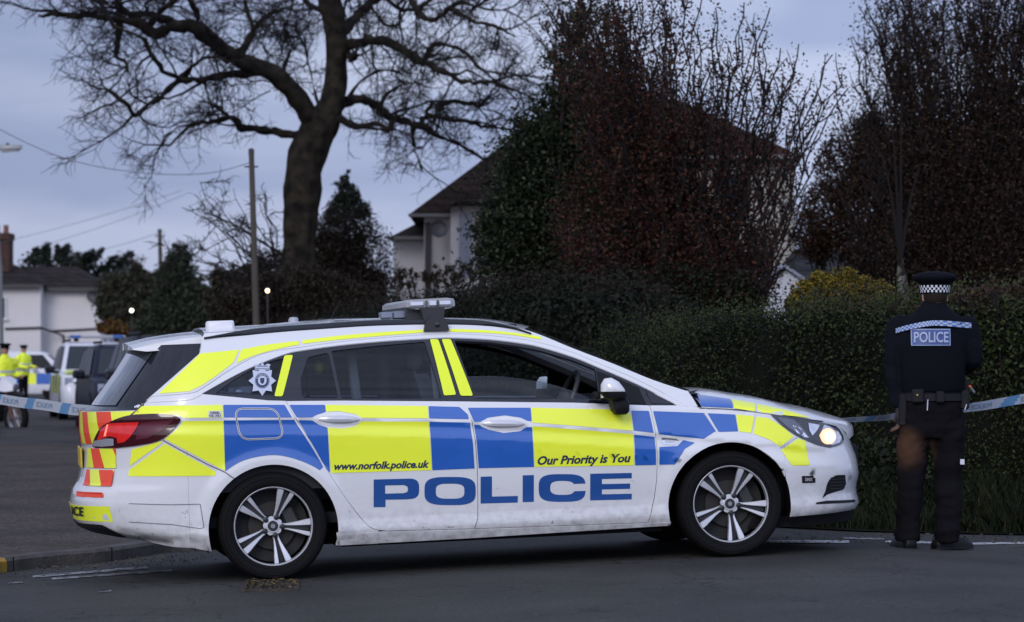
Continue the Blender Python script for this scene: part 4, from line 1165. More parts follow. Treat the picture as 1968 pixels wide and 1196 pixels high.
# kerb stones
KST = mat('kerb_stone', (.060, .058, .060), .85, noise=(6, (.11, .105, .10), .2), bump=(30, .4))
KYE = mat('kerb_yellow_paint', (.42, .26, .03), .7, noise=(14, (.10, .08, .04), .12))
k0, k1 = KL, koff(.13)
cum = 0; stones = []; cur = [0]
for i in range(1, len(KL)):
    cum += (KL[i]-KL[i-1]).length
    if cum > .88 or KL[i].y > 30: stones.append((cur[0], i)); cur = [i]; cum = 0
    if KL[i].y > 30: break
ks = MB(); ky = MB()
gy = gp(11, 1099)
for a, b in [(i, i+1) for i in range(len(KL)-8)]:
    mb = ky if gy.x-.95 < KL[b].x < gy.x+.02 else ks
    P0, P1, Q0, Q1 = KL[a], KL[b], k1[a], k1[b]
    z = lambda p: zg(p.x, p.y)
    e = .018
    def ins_(P, Q): d = (Q-P).normalized()*e; return P+d
    i0, i1 = ins_(P0, Q0), ins_(P1, Q1)
    v = [(P0.x, P0.y, z(P0)-.03), (P1.x, P1.y, z(P1)-.03), (P1.x, P1.y, z(P1)+KH-.02), (P0.x, P0.y, z(P0)+KH-.02), (i1.x, i1.y, z(P1)+KH), (i0.x, i0.y, z(P0)+KH), (Q1.x, Q1.y, z(P1)+KH), (Q0.x, Q0.y, z(P0)+KH)]
    mb.add(v, [(0, 1, 2, 3), (3, 2, 4, 5), (5, 4, 6, 7)])
kb = ks.build('kerb', KST); kb['kind'] = 'structure'
kyo = ky.build('kerb_paint', KYE); kyo['kind'] = 'structure'
jn = MB()
for a, b in stones:
    p, q_ = KL[b], k1[b]; t = Vector((-(q_-p).y, (q_-p).x)).normalized()*.005
    jn.add([(p.x-t.x, p.y-t.y-.002, zg(p.x, p.y)), (p.x+t.x, p.y+t.y-.002, zg(p.x, p.y)), (p.x+t.x, p.y+t.y-.002, zg(p.x, p.y)+KH+.002), (p.x-t.x, p.y-t.y-.002, zg(p.x, p.y)+KH+.002), (q_.x+t.x, q_.y+t.y, zg(p.x, p.y)+KH+.002), (q_.x-t.x, q_.y-t.y, zg(p.x, p.y)+KH+.002)], [(0, 1, 2, 3), (3, 2, 4, 5)])
j_ = jn.build('kerb_joints', SHD, None, False); j_['kind'] = 'structure'
# pavement behind it
pv = [tuple(p) for p in koff(.129)][:-1]; pv = [(-40.1, pv[0][1])] + pv + [(-1.6, 44), (-40, 44)]
V_, T_ = cdt(dens(pv, .8), [], .8)
pm = mk('pavement', [(x, y, zg(x, y)+KH-.004*0-.002-max(0, (y-34)/10)*.07) for x, y in V_], T_, PAVE); pm['kind'] = 'structure'
# worn road lines
def worn(name, c, thr):
    m = mat(name, c, .7); t = m.node_tree; b = t.nodes['Principled BSDF']; A = t.nodes.new; K = t.links.new
    g = A('ShaderNodeNewGeometry'); n = A('ShaderNodeTexNoise'); n.inputs['Scale'].default_value = 16; n.inputs['Detail'].default_value = 8; n.inputs['Roughness'].default_value = .75; K(g.outputs['Position'], n.inputs['Vector'])
    r = A('ShaderNodeValToRGB'); r.color_ramp.elements[0].position = thr; r.color_ramp.elements[1].position = thr+.07; r.color_ramp.elements[0].color = (.045, .047, .056, 1); r.color_ramp.elements[1].color = (*c, 1)
    K(n.outputs['Fac'], r.inputs['Fac']); K(r.outputs['Color'], b.inputs['Base Color']); return m
WL = worn('worn_white_line', (.34, .34, .36), .47); WL2 = worn('worn_white_line_far', (.5, .5, .5), .42)
def line(p0, p1, wpx, m, dz=.004):
    n = 14; mb = MB(); vs = []
    for i in range(n+1):
        x, y = lerp(p0[0], p1[0], i/n), lerp(p0[1], p1[1], i/n)
        vs += [gp(x, y-wpx/2, dz), gp(x, y+wpx/2, dz)]
    o = mk('road_marking', vs, [(2*i+1, 2*i+3, 2*i+2, 2*i) for i in range(n)], m); o['kind'] = 'structure'
line((63,1108), (285,1090), 4.5, WL); line((100,1112.5), (330,1096), 3.5, WL); line((16,1121), (45,1119), 2, WL); line((190,1138), (214,1135), 2.5, WL)
line((1478,1040.5), (1632,1041), 5, WL2); line((1702,1041), (1856,1043.5), 4, WL2); line((1864,1045), (1990,1043), 3.5, WL2); line((1620,1034), (1700,1036), 3, WL)
# gully grating
gc = gp(522, 1127, .0)
gr_ = empty('drain_grating', (gc.x, gc.y, gc.z+.004), math.radians(3)); tag(gr_, 'rectangular iron drain grating full of fallen leaves, set in the road beside the rear wheel', 'drain')
IRO = mat('rusty_iron', (.030, .026, .022), .7, .4, noise=(12, (.07, .05, .035), .2), bump=(40, .5))
g = MB()
gw, gd = .155, .36
g.box((-gw, -gd, -.04), (-gw+.022, gd, .008)); g.box((gw-.022, -gd, -.04), (gw, gd, .008)); g.box((-gw+.022, -gd, -.04), (gw-.022, -gd+.03, .008)); g.box((-gw+.022, gd-.03, -.04), (gw-.022, gd, .008))
g.build('frame', IRO, gr_, False)
g = MB()
for i in range(5): x = lerp(-gw+.05, gw-.05, i/4); g.box((x-.008, -gd+.03, -.03), (x+.008, gd-.03, .005))
for yy_ in (-.12, .12): g.box((-gw+.022, yy_-.008, -.032), (gw-.022, yy_+.008, .003))
g.build('bars', IRO, gr_, False)
random.seed(3); g = MB()
for i in range(85):
    x, y = random.uniform(-gw+.02, gw-.02), random.uniform(-gd+.02, gd-.02); a = random.uniform(0, 6.3); s = random.uniform(.012, .026); z = .008+random.uniform(0, .010)
    g.add([(x+s*math.cos(a), y+s*math.sin(a), z), (x-s*.5*math.sin(a), y+s*.5*math.cos(a), z+.005), (x-s*math.cos(a), y-s*math.sin(a), z+.002), (x+s*.5*math.sin(a), y-s*.5*math.cos(a), z+.004)], [(0, 1, 2, 3)], random.choice((0, 0, 1)))
lv_ = g.build('fallen_leaves', [mat('leaf_litter_brown', (.11, .075, .03), .8), mat('leaf_litter_pale', (.20, .15, .07), .8)], gr_, False); lv_['kind'] = 'stuff'
# grit and leaf scraps along the kerb
random.seed(9); g = MB()
for i in range(420):
    px_ = random.triangular(0, 420, 330); py_ = lerp(1102, 1068, px_/400)+random.gauss(0, 7) if px_ > 60 else random.uniform(1085, 1125)
    p = gp(px_, py_, .005); s = random.uniform(.004, .014); a = random.uniform(0, 6.3)
    g.add([(p.x+s*math.cos(a), p.y+s*math.sin(a), p.z+.004), (p.x-s*.6*math.sin(a), p.y+s*.6*math.cos(a), p.z+.008), (p.x-s*math.cos(a), p.y-s*math.sin(a), p.z), (p.x+s*.5*math.sin(a), p.y-s*.5*math.cos(a), p.z+.002)], [(0, 1, 2, 3)])
for i in range(300):
    p = gp(random.uniform(1480, 1968), random.gauss(1036, 6), .005); s = random.uniform(.004, .016); a = random.uniform(0, 6.3)
    g.add([(p.x+s*math.cos(a), p.y+s*math.sin(a), p.z+.004), (p.x-s*.6*math.sin(a), p.y+s*.6*math.cos(a), p.z+.008), (p.x-s*math.cos(a), p.y-s*math.sin(a), p.z), (p.x+s*.5*math.sin(a), p.y-s*.5*math.cos(a), p.z+.002)], [(0, 1, 2, 3)])
gl_ = g.build('road_grit', mat('grit', (.10, .085, .06), .9), None, False); gl_['kind'] = 'stuff'
# ================================================================== vegetation
import numpy as np
def quads(name, C, s, m, parent=None, seed=1, mats=None, up=None, asp=.55, sel=None):
    """many leaf-sized rhombic faces; C (n,3) centres, s sizes"""
    rng = np.random.default_rng(seed); n = len(C); s = np.broadcast_to(np.asarray(s, float), (n,))[:, None]*rng.uniform(.6, 1.35, (n, 1))
    a = rng.normal(size=(n, 3)); a /= np.linalg.norm(a, axis=1)[:, None]+1e-9
    if up is not None: a = a+np.array(up); a /= np.linalg.norm(a, axis=1)[:, None]+1e-9
    b = rng.normal(size=(n, 3)); b -= (b*a).sum(1)[:, None]*a; b /= np.linalg.norm(b, axis=1)[:, None]+1e-9
    nn = np.cross(a, b)
    V = np.stack([C-a*s, C+b*s*asp+nn*s*.15, C+a*s, C-b*s*asp+nn*s*.15], 1).reshape(-1, 3)
    me = bpy.data.meshes.new(name); me.vertices.add(4*n); me.vertices.foreach_set('co', V.ravel().astype(np.float32))
    me.loops.add(4*n); me.loops.foreach_set('vertex_index', np.arange(4*n, dtype=np.int32)); me.polygons.add(n)
    me.polygons.foreach_set('loop_start', np.arange(0, 4*n, 4, dtype=np.int32)); me.polygons.foreach_set('loop_total', np.full(n, 4, dtype=np.int32))
    for q in (m if isinstance(m, (list, tuple)) else [m]): me.materials.append(q)
    if isinstance(m, (list, tuple)): me.polygons.foreach_set('material_index', rng.choice(len(m), n, p=mats).astype(np.int32))
    if sel is not None: me.polygons.foreach_set('material_index', np.asarray(sel, np.int32))
    me.update(); me.validate()
    o = bpy.data.objects.new(name, me); col.objects.link(o)
    if parent: o.parent = parent
    return o
def leafmat(name, c, rough=.6): return mat(name, c, rough, spec=.14)
BARK = mat('oak_bark', (.007, .006, .005), .95, noise=(5, (.030, .025, .018), .14), bump=(16, 1))
TWIG = mat('twig_bark', (.014, .012, .012), .95)
BRN = mat('brown_twig', (.038, .024, .019), .9)
def thing(name, loc, label, cat, group=None, kind=None):
    e = empty(name, loc); tag(e, label, cat, group, kind); return e
def rel(o, root):
    """keep world coordinates of a mesh built in world space under a root empty at root.location"""
    l = root.location
    n = len(o.data.vertices); a = np.empty(n*3, np.float32); o.data.vertices.foreach_get('co', a); a = a.reshape(-1, 3)-np.array(l, np.float32); o.data.vertices.foreach_set('co', a.ravel()); o.data.update(); o.parent = root
    return o

# ---- bare oak
random.seed(11)
OD = 55.
def OP(x, y, d=0): return at(x, y, OD+d)
PXM = OD/F
trunk = [(590,660,48,0),(580,620,40,0),(575,560,33,0),(576,500,30,0),(576,440,30,0),(580,380,35,0),(584,330,37,0),(596,285,37,0),(612,245,35,0),(634,205,27,0),(646,165,21,0),(647,120,20,0),(647,80,21,0),(641,40,22,0),(632,0,22,0),(628,-40,20,.3),(622,-90,16,.5)]
limbs = [
 ([(606,245),(585,205),(552,165),(509,135),(456,113),(417,83),(374,56),(339,50),(296,67),(261,43),(215,38),(180,30),(150,28),(110,27),(74,28)], 23, 3, -2),
 ([(345,52),(320,38),(290,28),(243,26),(215,12),(187,4),(150,-20)], 10, 3, -2),
 ([(500,134),(470,143),(435,143),(400,150),(375,154),(348,152),(322,139),(300,120),(285,95),(278,78),(250,62),(217,52)], 9, 2.5, -3),
 ([(352,148),(330,165),(310,185),(287,200),(261,222),(247,205),(230,190),(209,174)], 6.5, 2, -3),
 ([(352,150),(370,128),(392,113),(417,109),(440,120)], 5, 3, -2),
 ([(585,262),(555,258),(522,252),(490,247),(465,248),(450,228),(420,232),(391,235),(360,240),(339,248),(317,262)], 10, 2, 2),
 ([(450,230),(430,215),(410,200),(385,195)], 4, 1.5, 3),
 ([(228,-10),(230,43),(226,80),(224,108),(243,122),(245,140)], 7, 2.5, -2),
 ([(461,104),(475,80),(487,57),(505,38),(540,20),(575,5)], 8, 2.5, 1),
 ([(487,57),(478,30),(470,0),(460,-30)], 5, 3, 1),
 ([(374,58),(380,30),(365,0),(350,-30)], 7, 4, -1),
 ([(296,67),(285,52),(300,30),(330,5),(350,-20)], 8, 4, -3),
 ([(261,43),(240,20),(225,0),(200,-25)], 6, 3, -2),
 ([(655,62),(675,40),(695,22),(712,8),(735,-12)], 13, 6, 1),
 ([(655,100),(672,90),(690,80),(715,77),(745,82),(770,92),(790,108),(811,121),(832,128),(853,137),(868,148),(884,157),(910,158),(941,158),(970,168),(1000,176)], 12, 2.5, -2),
 ([(815,120),(822,102),(832,88),(850,86),(889,98),(905,112),(920,132),(945,138),(993,140)], 7, 2, -1),
 ([(668,105),(680,112),(682,100),(672,120)], 7, 4, -1),
 ([(648,205),(665,196),(690,190),(710,196),(728,207),(740,222),(756,230),(778,232),(796,238),(812,232),(822,212),(832,200),(860,197),(894,197),(920,200),(941,196)], 12, 2.5, 2),
 ([(800,240),(820,248),(840,262),(863,270),(885,278),(905,292),(922,302),(941,309)], 7, 2.5, 2),
 ([(820,222),(840,225),(870,232),(905,234),(925,242),(955,246),(988,249)], 6, 2, 1),
 ([(640,225),(665,234),(690,244),(705,238),(730,240),(745,250),(752,232)], 10, 4, -1),
 ([(780,-20),(790,0),(805,22),(822,38),(845,32),(863,16),(880,22),(905,38),(941,47),(965,58),(990,70)], 7, 2.5, -2),
 ([(863,16),(885,5),(910,10),(945,20),(970,18)], 5, 2, -2),
 ([(793,240),(794,270),(797,290),(806,312),(812,330)], 3.6, 1.5, 2),
 ([(712,10),(725,30),(740,48),(760,50),(775,40)], 5, 2, 0),
 ([(735,-10),(760,12),(785,20),(810,12),(840,-8)], 6, 3, 1),
 ([(620,20),(600,12),(580,-5)], 7, 4, 1),
 ([(560,180),(545,150),(548,120),(560,90),(552,60)], 4, 2, 2),
 ([(624,225),(608,190),(600,150),(590,110),(585,70)], 3.5, 1.5, 2),
 ([(668,190),(690,160),(720,140),(750,135),(790,150)], 4, 2, 2),
 ([(730,205),(745,180),(770,165),(800,160),(830,170)], 3.5, 1.5, 1),
]
tb = MB(); br = MB(); tw = MB()
P_ = []; R_ = []
cp = cr([(x, y, r, d) for x, y, r, d in trunk], 3)
for x, y, r, d in cp: P_.append(OP(x, y, d)); R_.append(r*PXM*(1+.05*math.sin(y*.09)))
tb.tube(P_, R_, 40)
def wander(p, d, L, r0, r1, n, jit, n_side, mb, up=.0):
    pts = [p.copy()]; rr = [r0]; q = p.copy(); d = d.normalized()
    for i in range(n):
        d = (d+Vector((random.gauss(0, jit), random.gauss(0, jit), random.gauss(0, jit)+up))).normalized(); q = q+d*(L/n); pts.append(q.copy()); rr.append(lerp(r0, r1, (i+1)/n))
    mb.tube(pts, rr, n_side, cap=False); return pts, d
def rnd(): return Vector((random.gauss(0, 1), random.gauss(0, .8), random.gauss(0, 1))).normalized()
def vis(p, m=90):
    q = (p-CAMP); c, s = _c, _s; dd = c*q.y+s*q.z; h = -s*q.y+c*q.z; X = CX+F*q.x/dd; Y_ = CY-F*h/dd
    return -m < X < 1968+m and -m < Y_ < 1300
def sprout(pts, r_base, L1, dens_, twigmb, brmb, outw, lev2=4, lev3=5, twl=.33):
    k = len(pts)
    for i in range(1, k):
        seg = (pts[i]-pts[i-1]).length; cnt = seg*dens_; cnt = int(cnt)+(random.random() < cnt % 1)
        for _ in range(cnt):
            p = pts[i-1].lerp(pts[i], random.random())
            if not vis(p): continue
            t = i/k; d = (rnd()+(pts[i]-pts[i-1]).normalized()*.6+outw*.35).normalized()
            L = L1*random.uniform(.45, 1.15); r = max(.009, min(r_base*.35, .010+.012*L))
            b, dd = wander(p, d, L, r, .006, 6, .28, 4, brmb, .03)
            for j in range(1, 7):
                if random.random() < .15: continue
                for _ in range(random.randint(1, 2)):
                    q = b[j]; d2 = (rnd()*.9+(b[j]-b[j-1]).normalized()).normalized(); L2 = L*random.uniform(.22, .5)
                    c_, _2 = wander(q, d2, L2, .0085, .0055, 4,   .28, 3, twigmb, .02)
                    for jj in range(1, 5):
                        for _ in range(lev3-3 if random.random() < .6 else lev3-4):
                            wander(c_[jj], (rnd()*.9+(c_[jj]-c_[jj-1]).normalized()).normalized(), twl*random.uniform(.4, 1.2), .0050, .0035, 2, .3, 3, twigmb)
cen = OP(620, 200)
for pts, r0, r1, dd in limbs:
    sm = cr(pts, 3); k = len(sm); W3 = []; RR = []
    for i, (x, y) in enumerate(sm):
        x += random.gauss(0, min(r0*.16, 2.2)); y += random.gauss(0, min(r0*.16, 2.2))
        t = i/(k-1); W3.append(OP(x, y, dd*math.sin(t*1.6))); RR.append(lerp(r0, r1, t**.8)*PXM*(1+.10*math.sin(i*1.9)))
    tb.tube(W3, RR, 8)
    out = (W3[-1]-cen).normalized()
    sprout(W3[(3 if r0 > 10 else 1):], r0*PXM, 1.6 if r0 > 5 else 1.1, 1.9, tw, br, out, lev3=5)
    # ends break into fine sprays
    sprout(W3[-5:], .05, 1.3, 2.8, tw, br, out, lev3=5)
# crown above the frame and outer sprays
for _ in range(36):
    x = random.uniform(60, 1040); p = OP(x, random.uniform(-60, 10), random.uniform(-3, 3)); w, d = wander(p, Vector((random.gauss(0, .5)+(x-600)/900, random.gauss(0, .3), random.uniform(-.5, .4))), 1.6, .03, .008, 6, .3, 5, br)
    sprout(w, .03, .9, 1.4, tw, br, Vector((0, 0, -.2)), lev3=4)
for x0 in (470, 520, 700, 760, 840, 930, 980, 1010, 420):   # inner haze of small shoots
    for _ in range(4):
        p = OP(x0+random.uniform(-25, 25), random.uniform(20, 230), random.uniform(-2, 2)); w, d = wander(p, rnd(), 1.1, .014, .006, 5, .35, 4, br); sprout(w, .012, .6, 1.8, tw, br, Vector((0, 0, .1)), lev3=4)
# low epicormic shoots left of the trunk
ob = OP(590, 640)
oak = thing('oak_tree', (ob.x, ob.y, -.05), 'huge bare oak with thick twisting limbs and a leaning trunk behind the police estate', 'tree')
to_ = tb.build('trunk', BARK, None, sharp=None)
from mathutils import noise as nz0
for v in to_.data.vertices:
    p = v.co; v.co = p+v.normal*(nz0.noise(Vector((p.x*7, p.y*7, p.z*1.3)))*.045+nz0.noise(Vector((p.x*2, p.y*2, p.z*1.1)))*.05)*(1 if v.index < 40*len(P_) else .5)
rel(to_, oak); rel(br.build('branch', TWIG, None), oak); rel(tw.build('twig', TWIG, None), oak)['kind'] = 'stuff'
# shrub with arching bare branches left of the trunk
random.seed(5); sb_ = MB()
bs = at(545, 600, 52); root = thing('bare_shrub', (bs.x, bs.y, -.05), 'leafless shrub with thin branches fanning out left of the oak trunk, behind the taller pole', 'shrub')
for i in range(30):
    tx, ty = random.uniform(330, 520), random.uniform(335, 520); p1 = at(tx, ty, 52+random.uniform(-1, 1)); p0 = at(random.uniform(510, 560), random.uniform(480, 600), 52)
    mid = p0.lerp(p1, .5)+Vector((0, 0, random.uniform(-.05, .25))); pts = [Vector(p) for p in cr([tuple(p0), tuple(mid), tuple(p1)], 5)]
    pts = [p+Vector((random.gauss(0, .03), 0, random.gauss(0, .03))) for p in pts]
    sb_.tube(pts, [lerp(.016, .006, j/(len(pts)-1)) for j in range(len(pts))], 4, cap=False)
    sprout(pts[4:], .01, .5, 1.3, sb_, sb_, Vector((-.6, 0, .2)), lev3=4, twl=.2)
rel(sb_.build('branch', TWIG, None), root)

# ---- leafy masses
def lobes_pts(lobes, D, n, seed, depth=1.2, clump=.35, shell=.55, ragged=.35):
    """leaf centres in clumps spread through ellipsoidal lobes given in photo pixels (cx,cy,rx,ry,weight)"""
    rng = np.random.default_rng(seed); out = []; tot = sum(l[2]*l[3]*(l[4] if len(l) > 4 else 1) for l in lobes)
    for l in lobes:
        cx_, cy_, rx, ry = l[:4]; wt = l[4] if len(l) > 4 else 1; k = int(n*rx*ry*wt/tot); c = at(cx_, cy_, D); Rx, Rz = rx*D/F, ry*D/F; Ry = min(Rx, Rz)*depth
        nc = max(6, int(k/26)); d = rng.normal(size=(nc, 3)); d /= np.linalg.norm(d, axis=1)[:, None]; r = rng.uniform(shell, 1+ragged*rng.random((nc, 1))*.5, (nc, 1)) if False else rng.uniform(shell, 1.0, (nc, 1))+ragged*.4*rng.random((nc, 1))**2.2
        cc = d*r*np.array([Rx, Ry, Rz]); cs = clump*rng.uniform(.5, 1.2, (nc, 1))*min(Rx, Rz)*.5
        idx = rng.integers(0, nc, k); P = cc[idx]+rng.normal(size=(k, 3))*cs[idx]; out.append(P+np.array(c))
    P = np.concatenate(out); return P
def bush(name, label, cat, lobes, D, n, size, mats, seed, group=None, stems=10, p=None, depth=1.2, bark=TWIG, base=None, stemr=.03, **kw):
    P = lobes_pts(lobes, D, n, seed, depth, **kw); P = P[P[:, 2] > .02]
    cx_ = base[0] if base else sum(l[0] for l in lobes)/len(lobes); b = at(cx_, 700, D)
    root = thing(name, (b.x, D, -.05), label, cat, group)
    o = quads('foliage', P-np.array(root.location), size, mats, root, seed, mats=p)
    random.seed(seed); mb = MB()
    for i in range(stems):
        l = random.choice(lobes); e = at(l[0]+random.uniform(-.7, .7)*l[2], l[1]+random.uniform(-.8, .5)*l[3], D+random.uniform(-.3, .3)); s0 = Vector((b.x+random.uniform(-.15, .15), D+random.uniform(-.1, .1), -.05))
        if e.z < .2: e.z = .5
        m_ = s0.lerp(e, .5)+Vector((random.gauss(0, .12), random.gauss(0, .1), .1)); pts = [Vector(q) for q in cr([tuple(s0), tuple(m_), tuple(e)], 4)]
        mb.tube(pts, [lerp(stemr, .008, j/(len(pts)-1)) for j in range(len(pts))], 6, cap=False)
    rel(mb.build('stem', bark, None), root)
    return root
G1, G2, G3 = leafmat('leaf_dark_green', (.009, .014, .007)), leafmat('leaf_mid_green', (.018, .025, .011), .4), leafmat('leaf_pale_green', (.050, .062, .032), .35)
C1, C2, C3 = leafmat('copper_leaf_dark', (.019, .0075, .0065)), leafmat('copper_leaf', (.046, .014, .009)), leafmat('copper_leaf_red', (.078, .025, .013))
FO1, FO2, FB = leafmat('far_conifer', (.020, .028, .018)), leafmat('far_olive', (.038, .046, .028)), leafmat('far_brown', (.050, .038, .028))  # distant foliage colours, lightened to stand in for dusk haze
B4 = leafmat('bramble_brown', (.034, .023, .016))
B1, B2, B3 = leafmat('dry_leaf_dark', (.018, .0115, .0085)), leafmat('dry_leaf_brown', (.042, .026, .015)), leafmat('ivy_leaf', (.012, .015, .008), .35)
O1, O2 = leafmat('conifer_dark', (.009, .013, .009)), leafmat('conifer_mid', (.016, .023, .015))
YF, YF2 = leafmat('forsythia_yellow', (.17, .125, .018)), leafmat('forsythia_olive', (.085, .07, .014))
# holly-like evergreen in front of the house
bush('holly_tree', 'tall dark evergreen tree with small glossy leaves in front of the white house', 'tree',
     [(1010,500,85,90),(1080,430,95,100),(1040,340,80,90),(1100,270,90,80),(1150,180,70,80,.7),(1110,120,45,60,.5),(1000,420,70,90),(960,470,45,55,.7),(1120,520,100,70),(1160,380,70,120),(1035,270,55,45,.6),(1085,215,40,40,.6),(1150,50,50,60,.35),(1000,245,22,30,.3),(1030,210,20,25,.3),(1100,60,40,60,.4),(1070,150,30,60,.4)], 34, 64000, .026, [G1, G2, G3], 21, p=[.55, .33, .12], stems=40, stemr=.05, depth=.8, base=(1080, 600), clump=.50, shell=.3, ragged=1.25)
bush('ivy_thicket', 'brown ivy-clad thicket around the foot of the oak trunk', 'shrub',
     [(560,540,75,70),(500,570,60,50),(640,520,70,80),(690,570,55,50),(620,600,120,50),(655,455,50,60,.5),(700,500,52,85,.55),(640,500,70,70,.6),(735,570,45,60,.6),(735,610,50,25),(470,610,60,30)], 58, 64000, .030, [B1, FB, B3], 22, p=[.45, .3, .25], stems=20, depth=.5)
bush('bramble_mass', 'low dark bramble mass in front of the oak trunk foot', 'shrub', [(560,560,80,40),(500,585,70,40),(630,565,70,45),(690,585,60,40),(450,600,50,35),(590,530,30,25,.5)], 50, 26000, .024, [B1, FB, B3], 222, p=[.45, .3, .25], stems=30, depth=.5, stemr=.012)
bush('pine_tree', 'small dark pine top behind the oak, right of its trunk', 'tree', [(665,375,38,34),(650,410,48,28),(690,400,40,24),(665,350,16,22),(735,445,40,30),(700,440,40,34)], 75, 9000, .10, [O1, O2], 23, p=[.6, .4], stems=8, base=(668, 0), depth=1, asp=None) if False else bush('pine_tree', 'small dark pine top behind the oak, right of its trunk', 'tree', [(665,372,22,24,.7),(655,410,34,26,.6),(688,402,26,20,.6),(665,345,9,18,.8)], 75, 4200, .05, [O1, O2], 23, p=[.6, .4], stems=8, base=(668, 0), depth=1)
bush('leylandii', 'dark pointed conifer to the left of the taller pole', 'tree', [(345,500,26,30),(340,530,45,30),(350,565,55,35),(355,600,75,40),(340,630,85,30),(338,480,10,18),(400,600,40,50)], 95, 24000, .06, [FO1, FO2], 24, p=[.5, .5], stems=6, base=(345, 0), stemr=.08, depth=.8)
bush('hedge_tree', 'olive and brown mass of garden shrubs between the white cottage and the conifer', 'shrub', [(225,560,40,30),(275,555,45,32),(240,600,50,32),(300,590,45,40),(215,590,30,30),(310,545,30,25),(265,530,25,20,.6),(395,625,60,25)], 110, 26000, .075, [FO2, FB, FO1], 25, p=[.4, .35, .25], stems=10, depth=.6)
bush('garden_shrub', 'rust-coloured shrub beside the right corner of the cottage', 'shrub', [(215,630,24,14),(238,634,18,11),(200,628,12,12)], 104, 3200, .07, [leafmat('rust_leaf', (.14, .075, .02)), B2], 26, p=[.6, .4], stems=5)
bush('fir_tree', 'mid-height dark trees behind the parked cars under the taller pole', 'tree', [(450,570,55,45),(520,600,60,40),(425,540,25,25,.6),(480,530,35,30,.6),(600,610,80,30)], 68, 20000, .05, [FO1, FB, B1], 27, p=[.4, .3, .3], stems=10, depth=.6)
bush('climbing_shrub', 'thin twiggy climber in front of the white house wall', 'shrub', [(780,535,30,22,.5),(850,535,50,20,.6),(900,525,40,25,.5),(935,460,25,50,.4)], 45, 3400, .024, [B1, B2, G1], 28, p=[.4, .3, .3], stems=30, stemr=.012, depth=.6)
# forsythia and the small trees to the right
bush('forsythia', 'yellow flowering forsythia behind the hedge, left of the officer', 'shrub', [(1560,565,40,25),(1610,555,45,28),(1655,560,38,22),(1580,545,28,20,.8),(1628,532,22,16,.6),(1545,582,32,18),(1600,530,14,14,.4),(1690,562,28,20,.8),(1520,588,18,12,.5),(1655,548,30,16,.7)], 24.5, 20000, .015, [YF, YF2, G2], 29, p=[.55, .33, .12], stems=24, stemr=.012, depth=.5)
# ---- copper-leaved shrub tree: upright shoots with leaves along them
def shoots(name, label, cat, base, D, tips, r0, leafn, leafs, mats, p, seed, bark, side_n=7, spread=.16, jit=.05, ddep=1.2):
    random.seed(seed); rng = np.random.default_rng(seed); b = at(base[0], 700, D); root = thing(name, (b.x, D, -.05), label, cat); mb = MB(); leaf = []
    for (tx, ty, dn) in tips:
        dz = random.uniform(-ddep, ddep); e = at(tx, ty, D+dz); s0 = Vector((b.x+random.gauss(0, .25), D+random.gauss(0, .25), 0)); s1 = s0.lerp(e, .35); s1.x = lerp(s0.x, e.x, .22)+random.gauss(0, .1)
        s2 = s0.lerp(e, .7); s2.x = lerp(s0.x, e.x, .62)+random.gauss(0, .08)
        pts = [Vector(q) for q in cr([tuple(s0), tuple(s1), tuple(s2), tuple(e)], 6)]; k = len(pts)
        pts = [p+Vector((random.gauss(0, .035), random.gauss(0, .03), 0)) if 0 < i_ < k-1 else p for i_, p in enumerate(pts)]
        mb.tube(pts, [lerp(r0, .007, j/(k-1)) for j in range(k)], 5, cap=False)
        for _ in range(int(side_n*(.6+dn))):
            j = random.randint(int(k*.25), k-2); d = Vector((random.gauss(0, .42), random.gauss(0, .35), random.uniform(.5, 1.1))).normalized(); L_ = random.uniform(.35, 1.0)*(1.3-j/k)
            w, _d = wander(pts[j], d, L_, .011, .004, 5, .12, 3, mb, .05); 
            for a in range(5):
                m_ = int(leafn*dn*L_/5*random.uniform(.6, 1.4)); 
                if m_ > 0: leaf.append(np.array(w[a].lerp(w[a+1], .5))+rng.normal(size=(m_, 3))*spread*.36*np.array([1, 1, 1.5]))
        for j in range(int(k*.2), k-1):
            m_ = int(leafn*dn*(pts[j+1]-pts[j]).length*random.uniform(.3, 1.7)*lerp(.9, 1.7, j/k))
            if m_ > 0: leaf.append(np.array(pts[j].lerp(pts[j+1], .5))+rng.normal(size=(m_, 3))*spread*np.array([1, 1, 1.3])*lerp(.9, .36, (j/k)))
    rel(mb.build('stem', bark, None), root)
    P = np.concatenate(leaf)-np.array(root.location); quads('foliage', P, leafs, mats, root, seed, mats=p)
    return root
random.seed(2)
tips = [(random.triangular(1000, 1340, 1230), random.uniform(-60, 170), random.uniform(.8, 1.5)) for _ in range(44)]
tips += [(random.uniform(1150, 1330), random.uniform(150, 420), 1.5) for _ in range(30)] + [(random.uniform(1060, 1200), random.uniform(330, 520), 1.6) for _ in range(14)]
tips += [(1350,-10,.8),(1375,15,.7),(1372,60,.7),(1400,90,.6),(1430,5,.6),(1425,70,.6),(1452,50,.6),(1480,15,.7),(1475,60,.7),(1500,95,.6),(1535,85,.6),(1528,130,.6),(1560,150,.5),(1600,105,.6),(1618,140,.5),(1630,170,.5),(1585,190,.5),(1548,200,.5),(1500,180,.6),(1455,150,.6),(1410,170,.7),(1390,130,.6),(1340,60,.8),(1360,120,.8),(1575,250,.4),(1520,260,.5),(1600,260,.4)]
tips += [(random.uniform(1340, 1580), random.uniform(90, 260), random.uniform(.5, .8)) for _ in range(11)] + [(random.triangular(1040, 1180, 1120), random.uniform(-40, 120), .9) for _ in range(6)]
tips += [(random.uniform(1330, 1560), random.uniform(300, 470), random.uniform(.4, .7)) for _ in range(15)] + [(random.uniform(1240, 1500), random.uniform(430, 540), random.uniform(1.2, 1.8)) for _ in range(34)]
